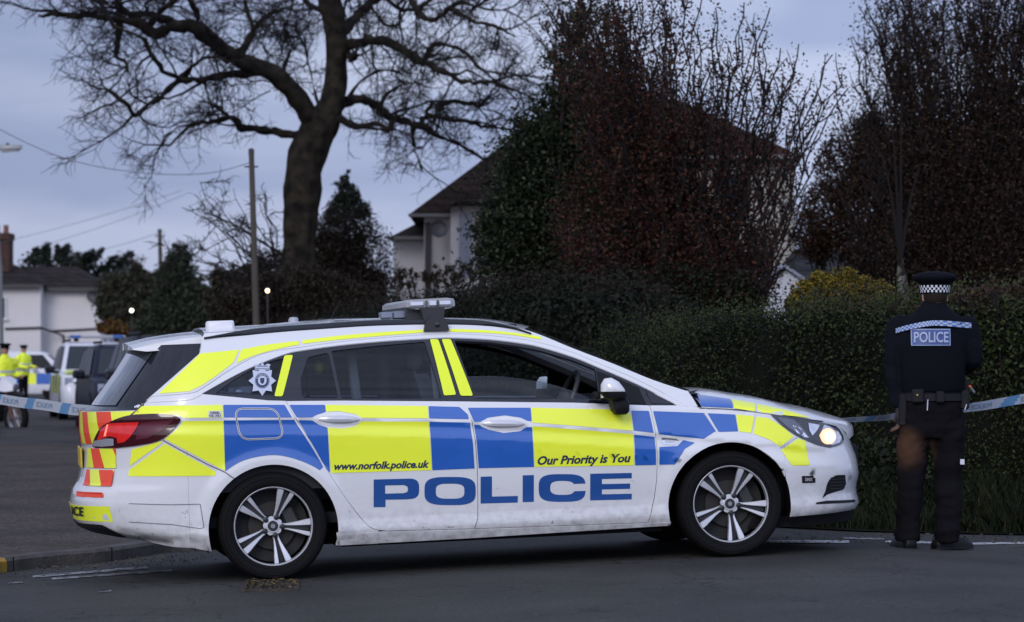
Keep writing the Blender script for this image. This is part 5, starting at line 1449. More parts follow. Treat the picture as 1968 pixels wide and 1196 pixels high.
shoots('copper_shrub_tree', 'tall copper-leaved shrub tree with upright shoots in front of the tiled roof', 'tree', (1325, 0), 31, tips, .018, 76, .020, [C1, C2, C3, B2], [.42, .24, .05, .29], 31, TWIG, side_n=8)
# ---- dark fine-twigged tree at the right edge
random.seed(4)
tips = [(random.uniform(1640, 2080), random.triangular(-80, 330, 0), random.uniform(.5, .9)) for _ in range(60)]
tips += [(random.uniform(1690, 2090), random.uniform(-110, 70), 1.0) for _ in range(34)] + [(random.uniform(1600, 1680), random.uniform(120, 420), .5) for _ in range(16)] + [(random.uniform(1640, 2060), random.uniform(220, 480), 1.5) for _ in range(60)] + [(1700,10,.5),(1745,20,.6),(1665,80,.5),(1640,100,.4),(1690,60,.5),(1860,-20,.8),(1900,-10,.8),(1940,0,.8)]
shoots('dark_hawthorn_tree', 'dark fine-twigged tree filling the right edge above the officer', 'tree', (1850, 0), 36, tips, .017, 104, .019, [B1, C1, B2], [.42, .25, .33], 33, TWIG, side_n=22, spread=.30)
bush('brown_beech', 'brown leafy shrub between the copper tree and the dark tree, beside the garage', 'shrub', [(1590,400,50,70,.5),(1625,320,55,90,.4),(1570,450,50,50,.6),(1660,400,60,100,.6),(1680,300,50,90,.4),(1600,480,70,30,.5),(1680,490,60,40,.6)], 37, 34000, .02, [B1, B2, C2], 34, p=[.5, .35, .15], stems=20, stemr=.015)
bush('dark_thicket', 'dark mass of brown foliage under the right-hand tree, above the hedge', 'shrub', [(1760,440,90,80),(1880,430,110,100),(1830,500,130,50),(1960,470,80,80),(1800,350,90,80,.7),(1920,320,90,80,.7)], 38, 70000, .028, [B1, C1, B2], 35, p=[.6, .25, .15], stems=20, depth=.7)
bush('laurel_understorey', 'dark leafy undergrowth at the foot of the copper shrub tree', 'shrub', [(1330,560,90,50),(1250,580,80,50),(1405,570,55,45),(1180,570,80,50)], 30, 28000, .022, [G1, C1, G2], 36, p=[.5, .4, .1], stems=14, depth=.6)
# ---- clipped hedges
def hedge(name, label, path, tops, thick, n, size, mats, p, seed, z0=0.0, rough=.10):
    """path [(x,y)], tops = heights at each point"""
    rng = np.random.default_rng(seed); pts = [Vector(q) for q in path]; L_ = [0]
    for a, b in zip(pts, pts[1:]): L_.append(L_[-1]+(b-a).length)
    def P(s):
        i = 0
        while i < len(pts)-2 and L_[i+1] < s: i += 1
        t = clamp((s-L_[i])/(L_[i+1]-L_[i])); return pts[i].lerp(pts[i+1], t), (pts[i+1]-pts[i]).normalized(), lerp(tops[i], tops[i+1], t)
    c, d, h = P(L_[-1]/2); root = thing(name, (c.x, c.y, -.05), label, 'hedge')
    from mathutils import noise as nz_
    mb = MB(); rings = []; k = int(L_[-1]/.25)
    prof = [(-.5, 0), (-.52, .3), (-.50, .6), (-.46, .85), (-.36, .96), (-.1, .99), (.2, .98), (.42, .9), (.5, .6), (.5, 0)]
    for i in range(k+1):
        c, d, h = P(L_[-1]*i/k); nr = Vector((d.y, -d.x)); ring = []
        for (o, z) in prof:
            w = nz_.noise(Vector((c.x*1.1, c.y*1.1+o, z*2)))*.16
            q = c+nr*(-o*thick*1.0+w*(-1 if o > 0 else 1)); ring.append((q.x, q.y, z0+z*(h-z0)*.97+w*.5*(z > .5)))
        rings.append(ring)
    mb.loft(rings, closed=False, cap=False)
    mb.add(rings[0], [tuple(range(len(prof)))]); mb.add(rings[-1], [tuple(range(len(prof)))])
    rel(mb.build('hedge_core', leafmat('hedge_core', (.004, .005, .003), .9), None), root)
    C = []; 
    for s, f, j in zip(rng.uniform(0, L_[-1], n), rng.uniform(0, 1, n), rng.normal(size=(n, 3))):
        c, d, h = P(s); nr = Vector((d.y, -d.x)); q = f*(len(prof)-1) if f < .99 else 0
        # weight towards the front face and top
        a = int(f*6.999); t = rng.random(); o = lerp(prof[a][0], prof[a+1][0], t); z = lerp(prof[a][1], prof[a+1][1], t)
        w = nz_.noise(Vector((c.x*1.1, c.y*1.1+o, z*2)))*.16
        b_ = c+nr*(-o*thick+w*(-1 if o > 0 else 1)); C.append((b_.x+j[0]*rough, b_.y+j[1]*rough*.7, max(z0, z0+z*(h-z0)*.97+w*.5*(z > .5))+j[2]*rough))
    sel = []; sz = []
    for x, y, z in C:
        a = nz_.noise(Vector((x*.8, y*.8, z*1.4)))+.5*nz_.noise(Vector((x*3, y*3, z*3))); r = rng.random()+a*.55+(.5 if z > (h-z0)*.93+z0 else 0)  # top band takes more of the lighter leaves: skylight painted into the foliage
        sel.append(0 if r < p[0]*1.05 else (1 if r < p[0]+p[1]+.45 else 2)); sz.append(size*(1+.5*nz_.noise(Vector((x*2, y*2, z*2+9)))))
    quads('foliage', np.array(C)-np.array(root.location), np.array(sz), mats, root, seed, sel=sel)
    return root
def hx(px, D): return (px-CX)/F*D
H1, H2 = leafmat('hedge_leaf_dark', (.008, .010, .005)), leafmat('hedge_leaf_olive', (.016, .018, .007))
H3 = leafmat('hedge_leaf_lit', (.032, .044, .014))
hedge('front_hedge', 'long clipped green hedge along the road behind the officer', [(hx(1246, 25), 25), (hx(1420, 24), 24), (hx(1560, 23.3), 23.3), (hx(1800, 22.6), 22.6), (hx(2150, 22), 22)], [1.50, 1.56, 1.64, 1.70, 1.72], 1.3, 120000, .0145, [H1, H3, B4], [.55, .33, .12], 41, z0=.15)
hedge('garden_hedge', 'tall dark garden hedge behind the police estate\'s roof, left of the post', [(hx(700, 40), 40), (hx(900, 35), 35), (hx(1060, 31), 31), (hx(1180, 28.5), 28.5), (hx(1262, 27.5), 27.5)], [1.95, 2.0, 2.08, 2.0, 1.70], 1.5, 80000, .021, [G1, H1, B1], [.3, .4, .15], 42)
# brownish top of the hedge on the right
bush('bare_beech_hedge', 'purplish bare hedge top rising behind the officer\'s right shoulder', 'hedge', [(1900,570,45,20),(1960,572,50,20),(1860,572,30,16),(2010,570,40,22)], 21.9, 9000, .014, [leafmat('bare_hedge', (.075, .055, .050)), B2], 43, p=[.5, .5], stems=30, stemr=.008, depth=.4)
# fence post at the hedge end
pp = at(1222, 700, 24.3); po = thing('fence_post', (pp.x, 24.3, -.02), 'short weathered wooden post at the left end of the clipped hedge', 'post')
m_ = MB(); m_.box((-.022, -.03, 0), (.022, .03, at(0, 668, 24.3).z+.02), bev=.006); m_.build('post', mat('weathered_wood', (.055, .048, .04), .85, noise=(8, (.09, .08, .07), .2)), po)
# verge: bank and grass
vb = [YE(x) for x in (0,)]
bank = sheet('verge_bank', steps(1.2, 9, .4), [20.15, 20.45, 20.9, 21.4, 22.0, 22.5], lambda x, y: zg(x, y)+.012+.22*sstep((y-20.3)/1.8), SOIL)
bank.name = 'verge'
rng = np.random.default_rng(7)
def grass(name, n, x0, x1, y0, y1, h, m, p, seed, zf):
    rng = np.random.default_rng(seed); x = rng.uniform(x0, x1, n); y = y0+(y1-y0)*rng.random(n)**1.1; z = np.array([zf(a, b) for a, b in zip(x, y)])
    hh = h*rng.uniform(.35, 1.2, n)*(1+.6*np.sin(x*2.3)*np.sin(x*5.1+y)); ang = rng.uniform(0, 2*np.pi, n); w = rng.uniform(.003, .007, n); lean = rng.normal(size=(n, 2))*.35*hh[:, None]
    b = np.stack([x, y, z], 1); dx = np.stack([np.cos(ang)*w, np.sin(ang)*w, 0*w], 1); mid = b+np.stack([lean[:, 0]*.35, lean[:, 1]*.35, hh*.6], 1); tip = b+np.stack([lean[:, 0], lean[:, 1], hh], 1)
    V = np.stack([b-dx, b+dx, mid+dx*.7, tip, mid-dx*.7], 1).reshape(-1, 3)
    me = bpy.data.meshes.new(name); me.vertices.add(5*n); me.vertices.foreach_set('co', V.ravel().astype(np.float32)); me.loops.add(5*n); me.loops.foreach_set('vertex_index', np.arange(5*n, dtype=np.int32)); me.polygons.add(n)
    me.polygons.foreach_set('loop_start', np.arange(0, 5*n, 5, dtype=np.int32)); me.polygons.foreach_set('loop_total', np.full(n, 5, dtype=np.int32))
    for q in m: me.materials.append(q)
    me.polygons.foreach_set('material_index', rng.choice(len(m), n, p=p).astype(np.int32)); me.update(); me.validate()
    o = bpy.data.objects.new(name, me); col.objects.link(o); o['kind'] = 'stuff'; return o
GR1, GR2, GR3 = leafmat('grass_dark', (.008, .013, .005)), leafmat('grass_green', (.015, .024, .008)), leafmat('grass_straw', (.034, .030, .018))
zb = lambda x, y: zg(x, y)+.02+.22*sstep((y-20.3)/1.8)
grass('verge_grass', 42000, 1.4, 8.5, 20.2, 22.4, .15, [GR1, GR2, GR3], [.5, .38, .12], 51, zb)
g_ = grass('roadside_grass', 900, -10.6, -8.3, 43, 48, .12, [GR1, GR2], [.5, .5], 52, zg)
# weeds and arching leaves in front of the hedge foot
wd = rng.uniform(1.4, 8.3, 5200); C = np.stack([wd, rng.uniform(20.9, 22.2, 5200), rng.uniform(.12, .72, 5200)*(.6+.4*np.sin(wd*3.1))], 1)
o = quads('bank_weeds', C, .030, [GR1, G1, H2], None, 53, mats=[.5, .3, .2]); o['kind'] = 'stuff'
# ================================================================== houses, poles, lamps
RND = mat('white_render', (.62, .60, .60), .85, noise=(.5, (.52, .50, .50), .25), bump=(25, .3))
def roofmat(name, c1, c2, sc=1):
    m = bpy.data.materials.new(name); m.use_nodes = True; t = m.node_tree; b = t.nodes['Principled BSDF']; A = t.nodes.new; K = t.links.new
    g = A('ShaderNodeTexCoord'); br_ = A('ShaderNodeTexBrick'); br_.inputs['Scale'].default_value = 1; br_.inputs['Brick Width'].default_value = .25*sc; br_.inputs['Row Height'].default_value = .16*sc; br_.inputs['Mortar Size'].default_value = .012*sc
    br_.inputs['Color1'].default_value = (*c1, 1); br_.inputs['Color2'].default_value = (*c2, 1); br_.inputs['Mortar'].default_value = (c1[0]*.4, c1[1]*.4, c1[2]*.4, 1)
    sx = A('ShaderNodeSeparateXYZ'); K(g.outputs['Object'], sx.inputs[0]); ad = A('ShaderNodeMath'); ad.operation = 'ADD'; K(sx.outputs[0], ad.inputs[0]); K(sx.outputs[1], ad.inputs[1])
    cb = A('ShaderNodeCombineXYZ'); K(ad.outputs[0], cb.inputs[0]); K(sx.outputs[2], cb.inputs[1]); K(cb.outputs[0], br_.inputs['Vector'])
    n = A('ShaderNodeTexNoise'); n.inputs['Scale'].default_value = 1.3; n.inputs['Detail'].default_value = 6; K(g.outputs['Object'], n.inputs['Vector'])
    mx = A('ShaderNodeMixRGB'); mx.blend_type = 'MULTIPLY'; mx.inputs[0].default_value = .7; K(br_.outputs['Color'], mx.inputs[1]); K(n.outputs['Fac'], mx.inputs[2]); K(mx.outputs[0], b.inputs['Base Color'])
    b.inputs['Roughness'].default_value = .9; b.inputs['Specular IOR Level'].default_value = .08; return m
TIL = roofmat('cottage_tiles', (.030, .024, .024), (.060, .046, .043), 1.3); TIR = roofmat('red_roof_tiles', (.040, .017, .012), (.060, .026, .018))
GUT = mat('gutter_black', (.03, .028, .030), .5); WIN = mat('window_dark_glass', (.02, .03, .05), .1); WFR = mat('window_white_frame', (.6, .6, .62), .4)
def P3(px, py, D): return at(px, py, D)
# ---- white cottage, far left
D = 130
hr = thing('white_cottage', (hx(60, D), D, -.06), 'white rendered cottage with dark tiled roof and brick chimney at the far left', 'house')
z = lambda py, d=D: at(0, py, d).z
X = lambda px, d=D: hx(px, d)
w = MB(); w.box((X(-160), D, -.06), (X(78), D+8, z(549))); rel(w.build('wall', RND, None, False), hr)
w = MB(); w.box((X(78)-.0, D+1.0, -.06), (X(188), D+8, z(553))); rel(w.build('side_wall', RND, None, False), hr)
w = MB()
e0, e1 = z(549), z(503); ri = D+4.2
w.add([(X(-180), D-.3, e0), (X(84), D-.3, e0), (X(84)-2.0, ri, e1), (X(-180), ri, e1), (X(-180), D+8.3, e0), (X(84), D+8.3, e0)], [(0, 1, 2, 3), (3, 2, 5, 4), (1, 5, 2)])
w.add([(X(78)-1.8, D+.7, z(553)), (X(192), D+.7, z(553)), (X(118), ri+.3, z(506)), (X(10), ri+.3, z(506)), (X(78)-1.8, D+8.3, z(553)), (X(192), D+8.3, z(553))], [(0, 1, 2, 3), (3, 2, 5, 4), (1, 5, 2)])
rfo = rel(w.build('roof', TIL, None, False), hr)
for A_, B_ in (((X(-160), D-.42, e0-.10), (X(85), D-.28, e0+.04)), ((X(79), D+.58, z(553)-.14), (X(190), D+.72, z(553)+.02))):
    w = MB(); w.box(A_, B_); rel(w.build('gutter', GUT, None, False), hr)
w = MB(); w.tube([(X(10), D-.06, z(632)), (X(78), D-.06, z(630)), (X(116), D+.94, z(645)), (X(116), D+.94, 0)], .055, 6); w.tube([(X(90), D+.94, z(636)), (X(188), D+.94, z(631))], .05, 6); rel(w.build('drainpipe', GUT, None), hr)
w = MB(); w.box((X(0)-1.2, D-.03, z(612)), (X(12), D-.0, z(573))); rel(w.build('window', WIN, None, False), hr)
w = MB(); w.box((X(10), D-.08, z(614)), (X(13), D-.02, z(571))); w.box((X(-25), D-.14, z(616)), (X(16), D-.02, z(612))); rel(w.build('window_frame', WFR, None, False), hr)
w = MB(); w.box((X(-15, D+3), D+2.4, z(520)), (X(21, D+3), D+3.6, z(462, D+3)), bev=.02); w.box((X(-17, D+3), D+2.3, z(462, D+3)), (X(23, D+3), D+3.7, z(449, D+3)), bev=.02)
ch = rel(w.build('chimney', mat('chimney_brick', (.085, .042, .032), .9, noise=(6, (.04, .03, .028), .2)), None, False), hr)
for px in (11, -6):
    w = MB(); w.lathe([(.13, 0), (.11, .28), (.125, .34), (.125, .38), (.09, .38)], 14, M=Matrix.Translation((X(px, D+3), D+3, z(449, D+3)))); o = w.build('chimney_pot', mat('terracotta', (.20, .085, .055), .8), None); rel(o, hr)
def dish(px, py, D_, r, par, col_):
    w = MB(); c = P3(px, py, D_)
    M = Matrix.Translation(c) @ Matrix.Rotation(math.radians(72), 4, 'X') @ Matrix.Rotation(math.radians(10), 4, 'Y')
    w.lathe([(r, .03), (r*.99, .05), (r*.7, -.02), (0, -.06)], 20, M=M, close=False); w.lathe([(r, .03), (r*.7, -.03), (0, -.07)], 20, M=M, close=False); w.tube([c+Vector((0, .06, 0)), c+Vector((0, .25, -.05))], .02, 6); w.tube([c+Vector((0, -.05, -r*.9)), c+Vector((0, -r*.9, -.1))], .012, 5)
    rel(w.build('satellite_dish', col_, None), par)
DGR = mat('dish_grey', (.08, .08, .085), .5)
dish(178, 571, D+.8, .27, hr, DGR)
# lower yard wall / garden wall below the cottage
# ---- white house, centre
D = 62
hc = thing('white_house', (X(1000, D), D, -.06), 'white rendered house with steep brown tiled roof and satellite dish behind the holly tree', 'house')
zz = lambda py, d=62: at(0, py, d).z
XX = lambda px, d=62: hx(px, d)
w = MB(); w.box((XX(815), 62, -.06), (XX(1210), 70, zz(411))); w.box((XX(752), 62.8, -.06), (XX(815), 68, zz(454))); w.box((XX(868), 60.9, -.06), (XX(990), 62, zz(402)))
rel(w.build('wall', RND, None, False), hc)
w = MB()
w.add([(XX(786), 61.6, zz(415)), (XX(1230), 61.6, zz(415)), (XX(1230), 66, zz(195, 66)), (XX(1085), 66, zz(195, 66)), (XX(786), 70.4, zz(415)), (XX(1230), 70.4, zz(415))], [(0, 1, 2, 3), (0, 3, 4), (3, 2, 5, 4)])
w.add([(XX(744), 62.4, zz(456)), (XX(818), 62.4, zz(456)), (XX(818), 65, zz(412)), (XX(800), 65, zz(412)), (XX(744), 68.4, zz(456))], [(0, 1, 2, 3), (0, 3, 4)])
rel(w.build('roof', roofmat('brown_roof_tiles', (.024, .016, .013), (.038, .025, .019)), None, False), hc)
w = MB(); w.add([(XX(850), 60.6, zz(414)), (XX(882), 60.5, zz(395)), (XX(1000), 60.5, zz(392)), (XX(1000), 61.8, zz(380)), (XX(866), 61.8, zz(398))], [(0, 1, 4), (1, 2, 3, 4)]); w.box((XX(880), 60.45, zz(402)), (XX(1000), 60.6, zz(394)))
rel(w.build('porch_roof', TIL, None, False), hc)
for A_, B_ in (((XX(786), 61.5, zz(419)), (XX(870), 61.62, zz(413))), ((XX(742), 62.25, zz(459)), (XX(816), 62.4, zz(453)))):
    w = MB(); w.box(A_, B_); rel(w.build('gutter', mat('gutter_grey', (.12, .115, .11), .6), None, False), hc)
w = MB(); w.box((XX(817), 61.9, -.05), (XX(828), 62.02, zz(428))); rel(w.build('downpipe_recess', GUT, None, False), hc)
w = MB(); w.box((XX(884), 60.84, zz(535)), (XX(906), 60.92, zz(415))); rel(w.build('window', mat('blueish_pane', (.16, .18, .24), .2), None, False), hc)
dish(843, 441, 61.4, .19, hc, DGR)
# ---- tiled house on the right, behind the copper tree
D2 = 52; X2 = lambda px: hx(px, D2); z2 = lambda py: at(0, py, D2).z
h2 = thing('tiled_house', (X2(1430), D2, -.06), 'pale house with red-brown tiled roof behind the copper shrub tree', 'house')
w = MB(); w.box((X2(1225), D2, -.06), (X2(1527), D2+7, z2(306))); rel(w.build('wall', mat('pale_yellow_render', (.34, .32, .29), .85, noise=(.6, (.27, .255, .23), .25)), None, False), h2)
w = MB(); w.add([(X2(1160), D2-.3, z2(304)), (X2(1543), D2-.3, z2(304)), (X2(1330), D2+3.6, at(0, 193, D2+3.6).z), (X2(1240), D2+3.6, at(0, 193, D2+3.6).z), (X2(1160), D2+7.3, z2(304)), (X2(1543), D2+7.3, z2(304))], [(0, 1, 2, 3), (1, 5, 2), (0, 3, 4), (3, 2, 5, 4)])
rel(w.build('roof', TIR, None, False), h2)
w = MB(); w.box((X2(1160), D2-.42, z2(308)), (X2(1543), D2-.3, z2(301))); rel(w.build('gutter', mat('gutter_grey', (.12, .115, .11), .6), None, False), h2)
w = MB(); w.box((X2(1380), D2-.03, z2(420)), (X2(1440), D2+.01, z2(335))); rel(w.build('window', WIN, None, False), h2)
# ---- garage with dark roof and a pale gable
D3 = 44; X3 = lambda px: hx(px, D3); z3 = lambda py: at(0, py, D3).z
g3 = thing('garage', (X3(1640), D3, -.06), 'low garage with dark tiled roof and pale fascia left of the officer\'s cap', 'garage')
w = MB(); w.box((X3(1540), D3, -.06), (X3(1800), D3+5, z3(534))); rel(w.build('wall', mat('garage_wall_grey', (.16, .165, .18), .8), None, False), g3)
w = MB(); w.add([(X3(1528), D3-.25, z3(533)), (X3(1815), D3-.25, z3(533)), (X3(1790), D3+2.6, at(0, 478, D3+2.6).z), (X3(1560), D3+2.6, at(0, 478, D3+2.6).z), (X3(1528), D3+5.3, z3(533)), (X3(1815), D3+5.3, z3(533))], [(0, 1, 2, 3), (0, 3, 4), (1, 5, 2), (3, 2, 5, 4)])
rel(w.build('roof', roofmat('slate_grey_tiles', (.030, .032, .036), (.055, .055, .058), 1.4), None, False), g3)
w = MB(); w.box((X3(1528), D3-.31, z3(537)), (X3(1815), D3-.25, z3(532))); rel(w.build('gutter', GUT, None, False), g3)
sh = thing('white_gable_shed', (hx(1528, 40), 40, -.06), 'small white gabled outbuilding between the copper tree and the yellow forsythia', 'shed')
w = MB(); w.add([(hx(1455, 40), 40, -.05), (hx(1556, 40), 40, -.05), (hx(1556, 40), 40, at(0, 549, 40).z), (hx(1506, 40), 40, at(0, 517, 40).z), (hx(1455, 40), 40, at(0, 549, 40).z)], [(0, 1, 2, 3, 4)])
w.add([(hx(1556, 40), 40, -.05), (hx(1556, 40), 43, -.05), (hx(1556, 40), 43, at(0, 549, 40).z), (hx(1556, 40), 40, at(0, 549, 40).z)], [(0, 1, 2, 3)])
rel(w.build('wall', mat('white_boards', (.66, .68, .78), .6), None, False), sh)
w = MB(); q0 = [(hx(1560, 40), at(0, 551, 40).z), (hx(1506, 40), at(0, 514, 40).z), (hx(1450, 40), at(0, 551, 40).z)]
for a, b in ((q0[0], q0[1]), (q0[1], q0[2])): w.add([(a[0], 39.9, a[1]), (b[0], 39.9, b[1]), (b[0], 43.2, b[1]), (a[0], 43.2, a[1]), (a[0], 39.9, a[1]+.05), (b[0], 39.9, b[1]+.05), (b[0], 43.2, b[1]+.05), (a[0], 43.2, a[1]+.05)], [(0, 3, 2, 1), (4, 5, 6, 7), (0, 1, 5, 4)])
rel(w.build('roof', mat('pale_felt', (.3, .32, .4), .8), None, False), sh)
bi = thing('birch_trunk', (hx(1737, 33), 33, -.05), 'pale mottled birch trunk just left of the officer\'s cap', 'tree')
w = MB(); w.tube([(hx(1737, 33), 33, -.05), (hx(1735, 33), 33, 1.2), (hx(1738, 33), 33, 1.95), (hx(1735, 33), 33.1, 2.2), (hx(1730, 33), 33, 2.45)], [.085, .08, .07, .055, .02], 10); pass
rel(w.build('trunk', mat('birch_bark', (.16, .15, .135), .8, noise=(9, (.02, .018, .016), .06)), None), bi)
# ---- telegraph poles and wires
POLE = mat('pole_wood', (.060, .052, .046), .9, noise=(2, (.085, .075, .062), .2))
def pole(px0, py0, px1, D, r, label, crossb=False):
    a = P3(px1, 700, D); b = P3(px0, py0, D); rt = thing('telegraph_pole', (a.x, D, -.06), label, 'pole', 'wooden telegraph poles')
    w = MB(); w.tube([(a.x, D, -.06), ((a.x+b.x)/2, D, b.z/2), b], [r*1.25, r*1.1, r*.85], 12); rel(w.build('pole', POLE, None), rt)
    w = MB(); w.lathe([(r*.95, 0), (r*.95, .10), (0, .13)], 12, M=Matrix.Translation(b-Vector((0, 0, .06)))); w.tube([(b.x-r*2.2, D, b.z-.25), (b.x+r*2.2, D, b.z-.25)], r*.3, 6); rel(w.build('pole_cap', GUT, None), rt)
    return b
p1 = pole(483, 292, 499, 49, .052, 'taller wooden telegraph pole standing left of the oak trunk')
w = MB()
for ex, ez in ((1700, 3.6), (1738, 4.2), (1775, 3.5), (1720, 3.9)):
    w.tube([(hx(1731, 33), 33, 2.38), (hx((1731+ex)/2, 33), 33.1, (2.38+ez)/2+.15), (hx(ex, 33), 33.2, ez)], [.022, .014, .005], 6)
rel(w.build('branch', TWIG, None), bi)
p2 = pole(307, 443, 314, 128, .10, 'shorter far-off wooden telegraph pole above the conifer at the left')
def wire(a, b, sag, r, label):
    pts = [a.lerp(b, i/16)-Vector((0, 0, sag*4*(i/16)*(1-i/16))) for i in range(17)]; w = MB(); w.tube(pts, r, 4); o = w.build('overhead_wire', mat('wire_grey', (.10, .10, .13), .6), None); tag(o, label, 'wire', 'overhead telephone wires')
wire(P3(-80, 222, 70), P3(483, 305, 72), .0, .007, 'thin overhead wire running from the upper left edge to the taller pole') if False else None
pts = [P3(x, y, 49) for x, y in cr([(-80, 205), (0, 249), (60, 279), (120, 303), (190, 321), (270, 332), (350, 336), (420, 330), (483, 312)], 4)]
w = MB(); w.tube(pts, .006, 4); tag(w.build('overhead_wire', mat('wire_grey', (.10, .10, .13), .6), None), 'long sagging overhead wire from the top left edge down to the taller pole', 'wire', 'overhead telephone wires')
for (a, b, lab) in (((-30, 473), (350, 366), 'upper of the two faint wires rising from the chimney towards the oak'), ((60, 478), (360, 372), 'lower of the two faint wires rising from the chimney towards the oak'), ((307, 446), (150, 486), 'faint wire falling left from the far-off shorter pole')):
    pts = [P3(lerp(a[0], b[0], t/8), lerp(a[1], b[1], t/8)+6*4*(t/8)*(1-t/8), 120) for t in range(9)]; w = MB(); w.tube(pts, .009, 4); tag(w.build('overhead_wire', MATS['wire_grey'], None), lab, 'wire', 'overhead telephone wires')
# ---- street lamp at the left edge
D4 = 75; a = P3(3, 700, D4)
sl_ = thing('street_lamp', (a.x, D4, -.06), 'grey street lamp with a flat unlit head at the left edge of the photo', 'street lamp')
w = MB(); w.tube([(a.x, D4, -.06), (a.x, D4, 1.6)], .075, 12); w.tube([(a.x, D4, 1.6), P3(1, 520, D4), P3(-14, 350, D4), P3(-20, 300, D4), P3(-16, 290, D4), P3(2, 284, D4)], [.055, .05, .045, .04, .03, .03], 10)
rel(w.build('pole', mat('galvanised_steel', (.17, .175, .18), .5, .5), None), sl_)
c = P3(19, 284, D4); w = MB()
w.loft([[(c.x+x, D4+y, c.z+z_) for y, z_ in ((-hw_, -.03), (-hw_*.8, .05), (0, .075), (hw_*.8, .05), (hw_, -.03))] for x, hw_ in ((-.33, .05), (-.26, .10), (0, .14), (.22, .13), (.31, .06))])
hd_ = rel(w.build('lamp_head', mat('lamp_shell_grey', (.26, .27, .28), .4), None, sharp=50), sl_)
w = MB(); w.loft([[(c.x+x, D4+y, c.z+z_) for y, z_ in ((-hw_, -.03), (-hw_*.7, -.03-dp), (hw_*.7, -.03-dp), (hw_, -.03))] for x, hw_, dp in ((-.28, .06, .02), (-.2, .10, .09), (.18, .12, .07), (.28, .06, .02))])
rel(w.build('lamp_bowl', mat('lamp_bowl', (.34, .35, .36), .15, coat=.5), None, sharp=50), sl_)
w = MB(); w.box((c.x-.10, D4-.03, c.z+.05), (c.x-.02, D4+.03, c.z+.12), bev=.01); rel(w.build('photocell', GUT, None), sl_)
# ---- lit lamps among the shrubs
for (px, py, D5, r, c, lab, e) in ((253, 597, 92, .055, (1, .95, .85), 'small lit white bulkhead lamp on a post among the shrubs right of the cottage', 30), (514, 559, 46, .034, (1, .72, .42), 'small lit warm lamp on a post beside the taller pole', 26)):
    q = P3(px, py, D5); rt = thing('garden_lamp', (q.x, D5, -.06), lab, 'lamp', 'lit garden lamps')
    w = MB(); w.tube([(q.x, D5+.05, -.06), (q.x, D5+.05, q.z)], .014, 6); w.lathe([(.05, 0), (.03, .02), (0, .025)], 12, M=Matrix.Translation((q.x, D5, q.z+r*.9))); rel(w.build('post', GUT, None), rt)
    w = MB(); w.ball(q, r, 14); rel(w.build('bulb', mat('lit_bulb_%d' % px, c, .4, emit=c, estr=e*.2), None), rt)
# ---- plumed cypresses behind the cottage
random.seed(8)
def plume(px0, py0, px1, py1, D, r, n, seed, mats):
    rg = np.random.default_rng(seed); a, b = np.array(P3(px0, py0, D)), np.array(P3(px1, py1, D)); t = rg.random(n)**1.1
    P = a+(b-a)*t[:, None]; w_ = r*(1-t*.85)[:, None]; return P+rg.normal(size=(n, 3))*w_*np.array([1, 1, .6])*.5
def plumes(name, label, lst, D, seed, mats, size, r):
    C = [plume(a, b, c, d, D+random.uniform(-1, 1), r*random.uniform(.7, 1.2), n, seed+i, mats) for i, (a, b, c, d, n) in enumerate(lst)]; P = np.concatenate(C); c0 = hx(sum(l[0] for l in lst)/len(lst), D)
    rt = thing(name, (c0, D, -.06), label, 'tree'); quads('foliage', P-np.array(rt.location), size, mats, rt, seed)
    w = MB(); 
    for a, b, c, d, n in lst: w.tube([(c0+random.uniform(-.3, .3), D, -.06), P3(a, b, D), P3(c, d, D)], [.09, .05, .015], 5)
    rel(w.build('trunk', TWIG, None), rt)
plumes('cypress', 'ragged dark cypress tops showing above the cottage roof', [(64,520,70,478,240),(80,515,90,468,300),(55,510,60,492,120),(95,520,84,488,160),(120,515,110,472,260),(122,515,130,470,260),(118,515,121,476,200)], 150, 61, [O1, O2], .11, .75)
plumes('wind_bent_cypress', 'wind-bent dark cypress leaning right beside the cottage roof', [(140,540,178,482,420),(150,550,196,478,420),(165,555,222,492,420),(135,520,150,488,220),(180,560,240,498,380),(190,570,252,486,360),(150,540,166,486,260),(200,575,262,512,260),(215,575,280,530,220)], 145, 62, [O1, O1, O2], .12, .95)
bush('bare_birch', 'faint bare twiggy tree between the cypresses and the shorter pole', 'tree', [(245,520,28,34,.6),(275,545,30,26),(262,500,16,18,.4)], 148, 2600, .06, [BRN, B2], 63, stems=46, stemr=.02)

# far line of trees closing the horizon
rg = np.random.default_rng(77); n_ = 60000
xa = rg.uniform(-1, 1, n_); ang = xa*1.25; rad = 190+rg.normal(size=n_)*6; hgt = (4.2+1.6*np.sin(ang*23)+1.2*np.sin(ang*61+1)+.8*np.sin(ang*131))
P_ = np.stack([rad*np.sin(ang), rad*np.cos(ang), np.maximum(.1, hgt*rg.random(n_)**.7)], 1)
o = quads('distant_trees', P_, .38, [FB, FO1], None, 78, mats=[.6, .4]); o['kind'] = 'stuff'
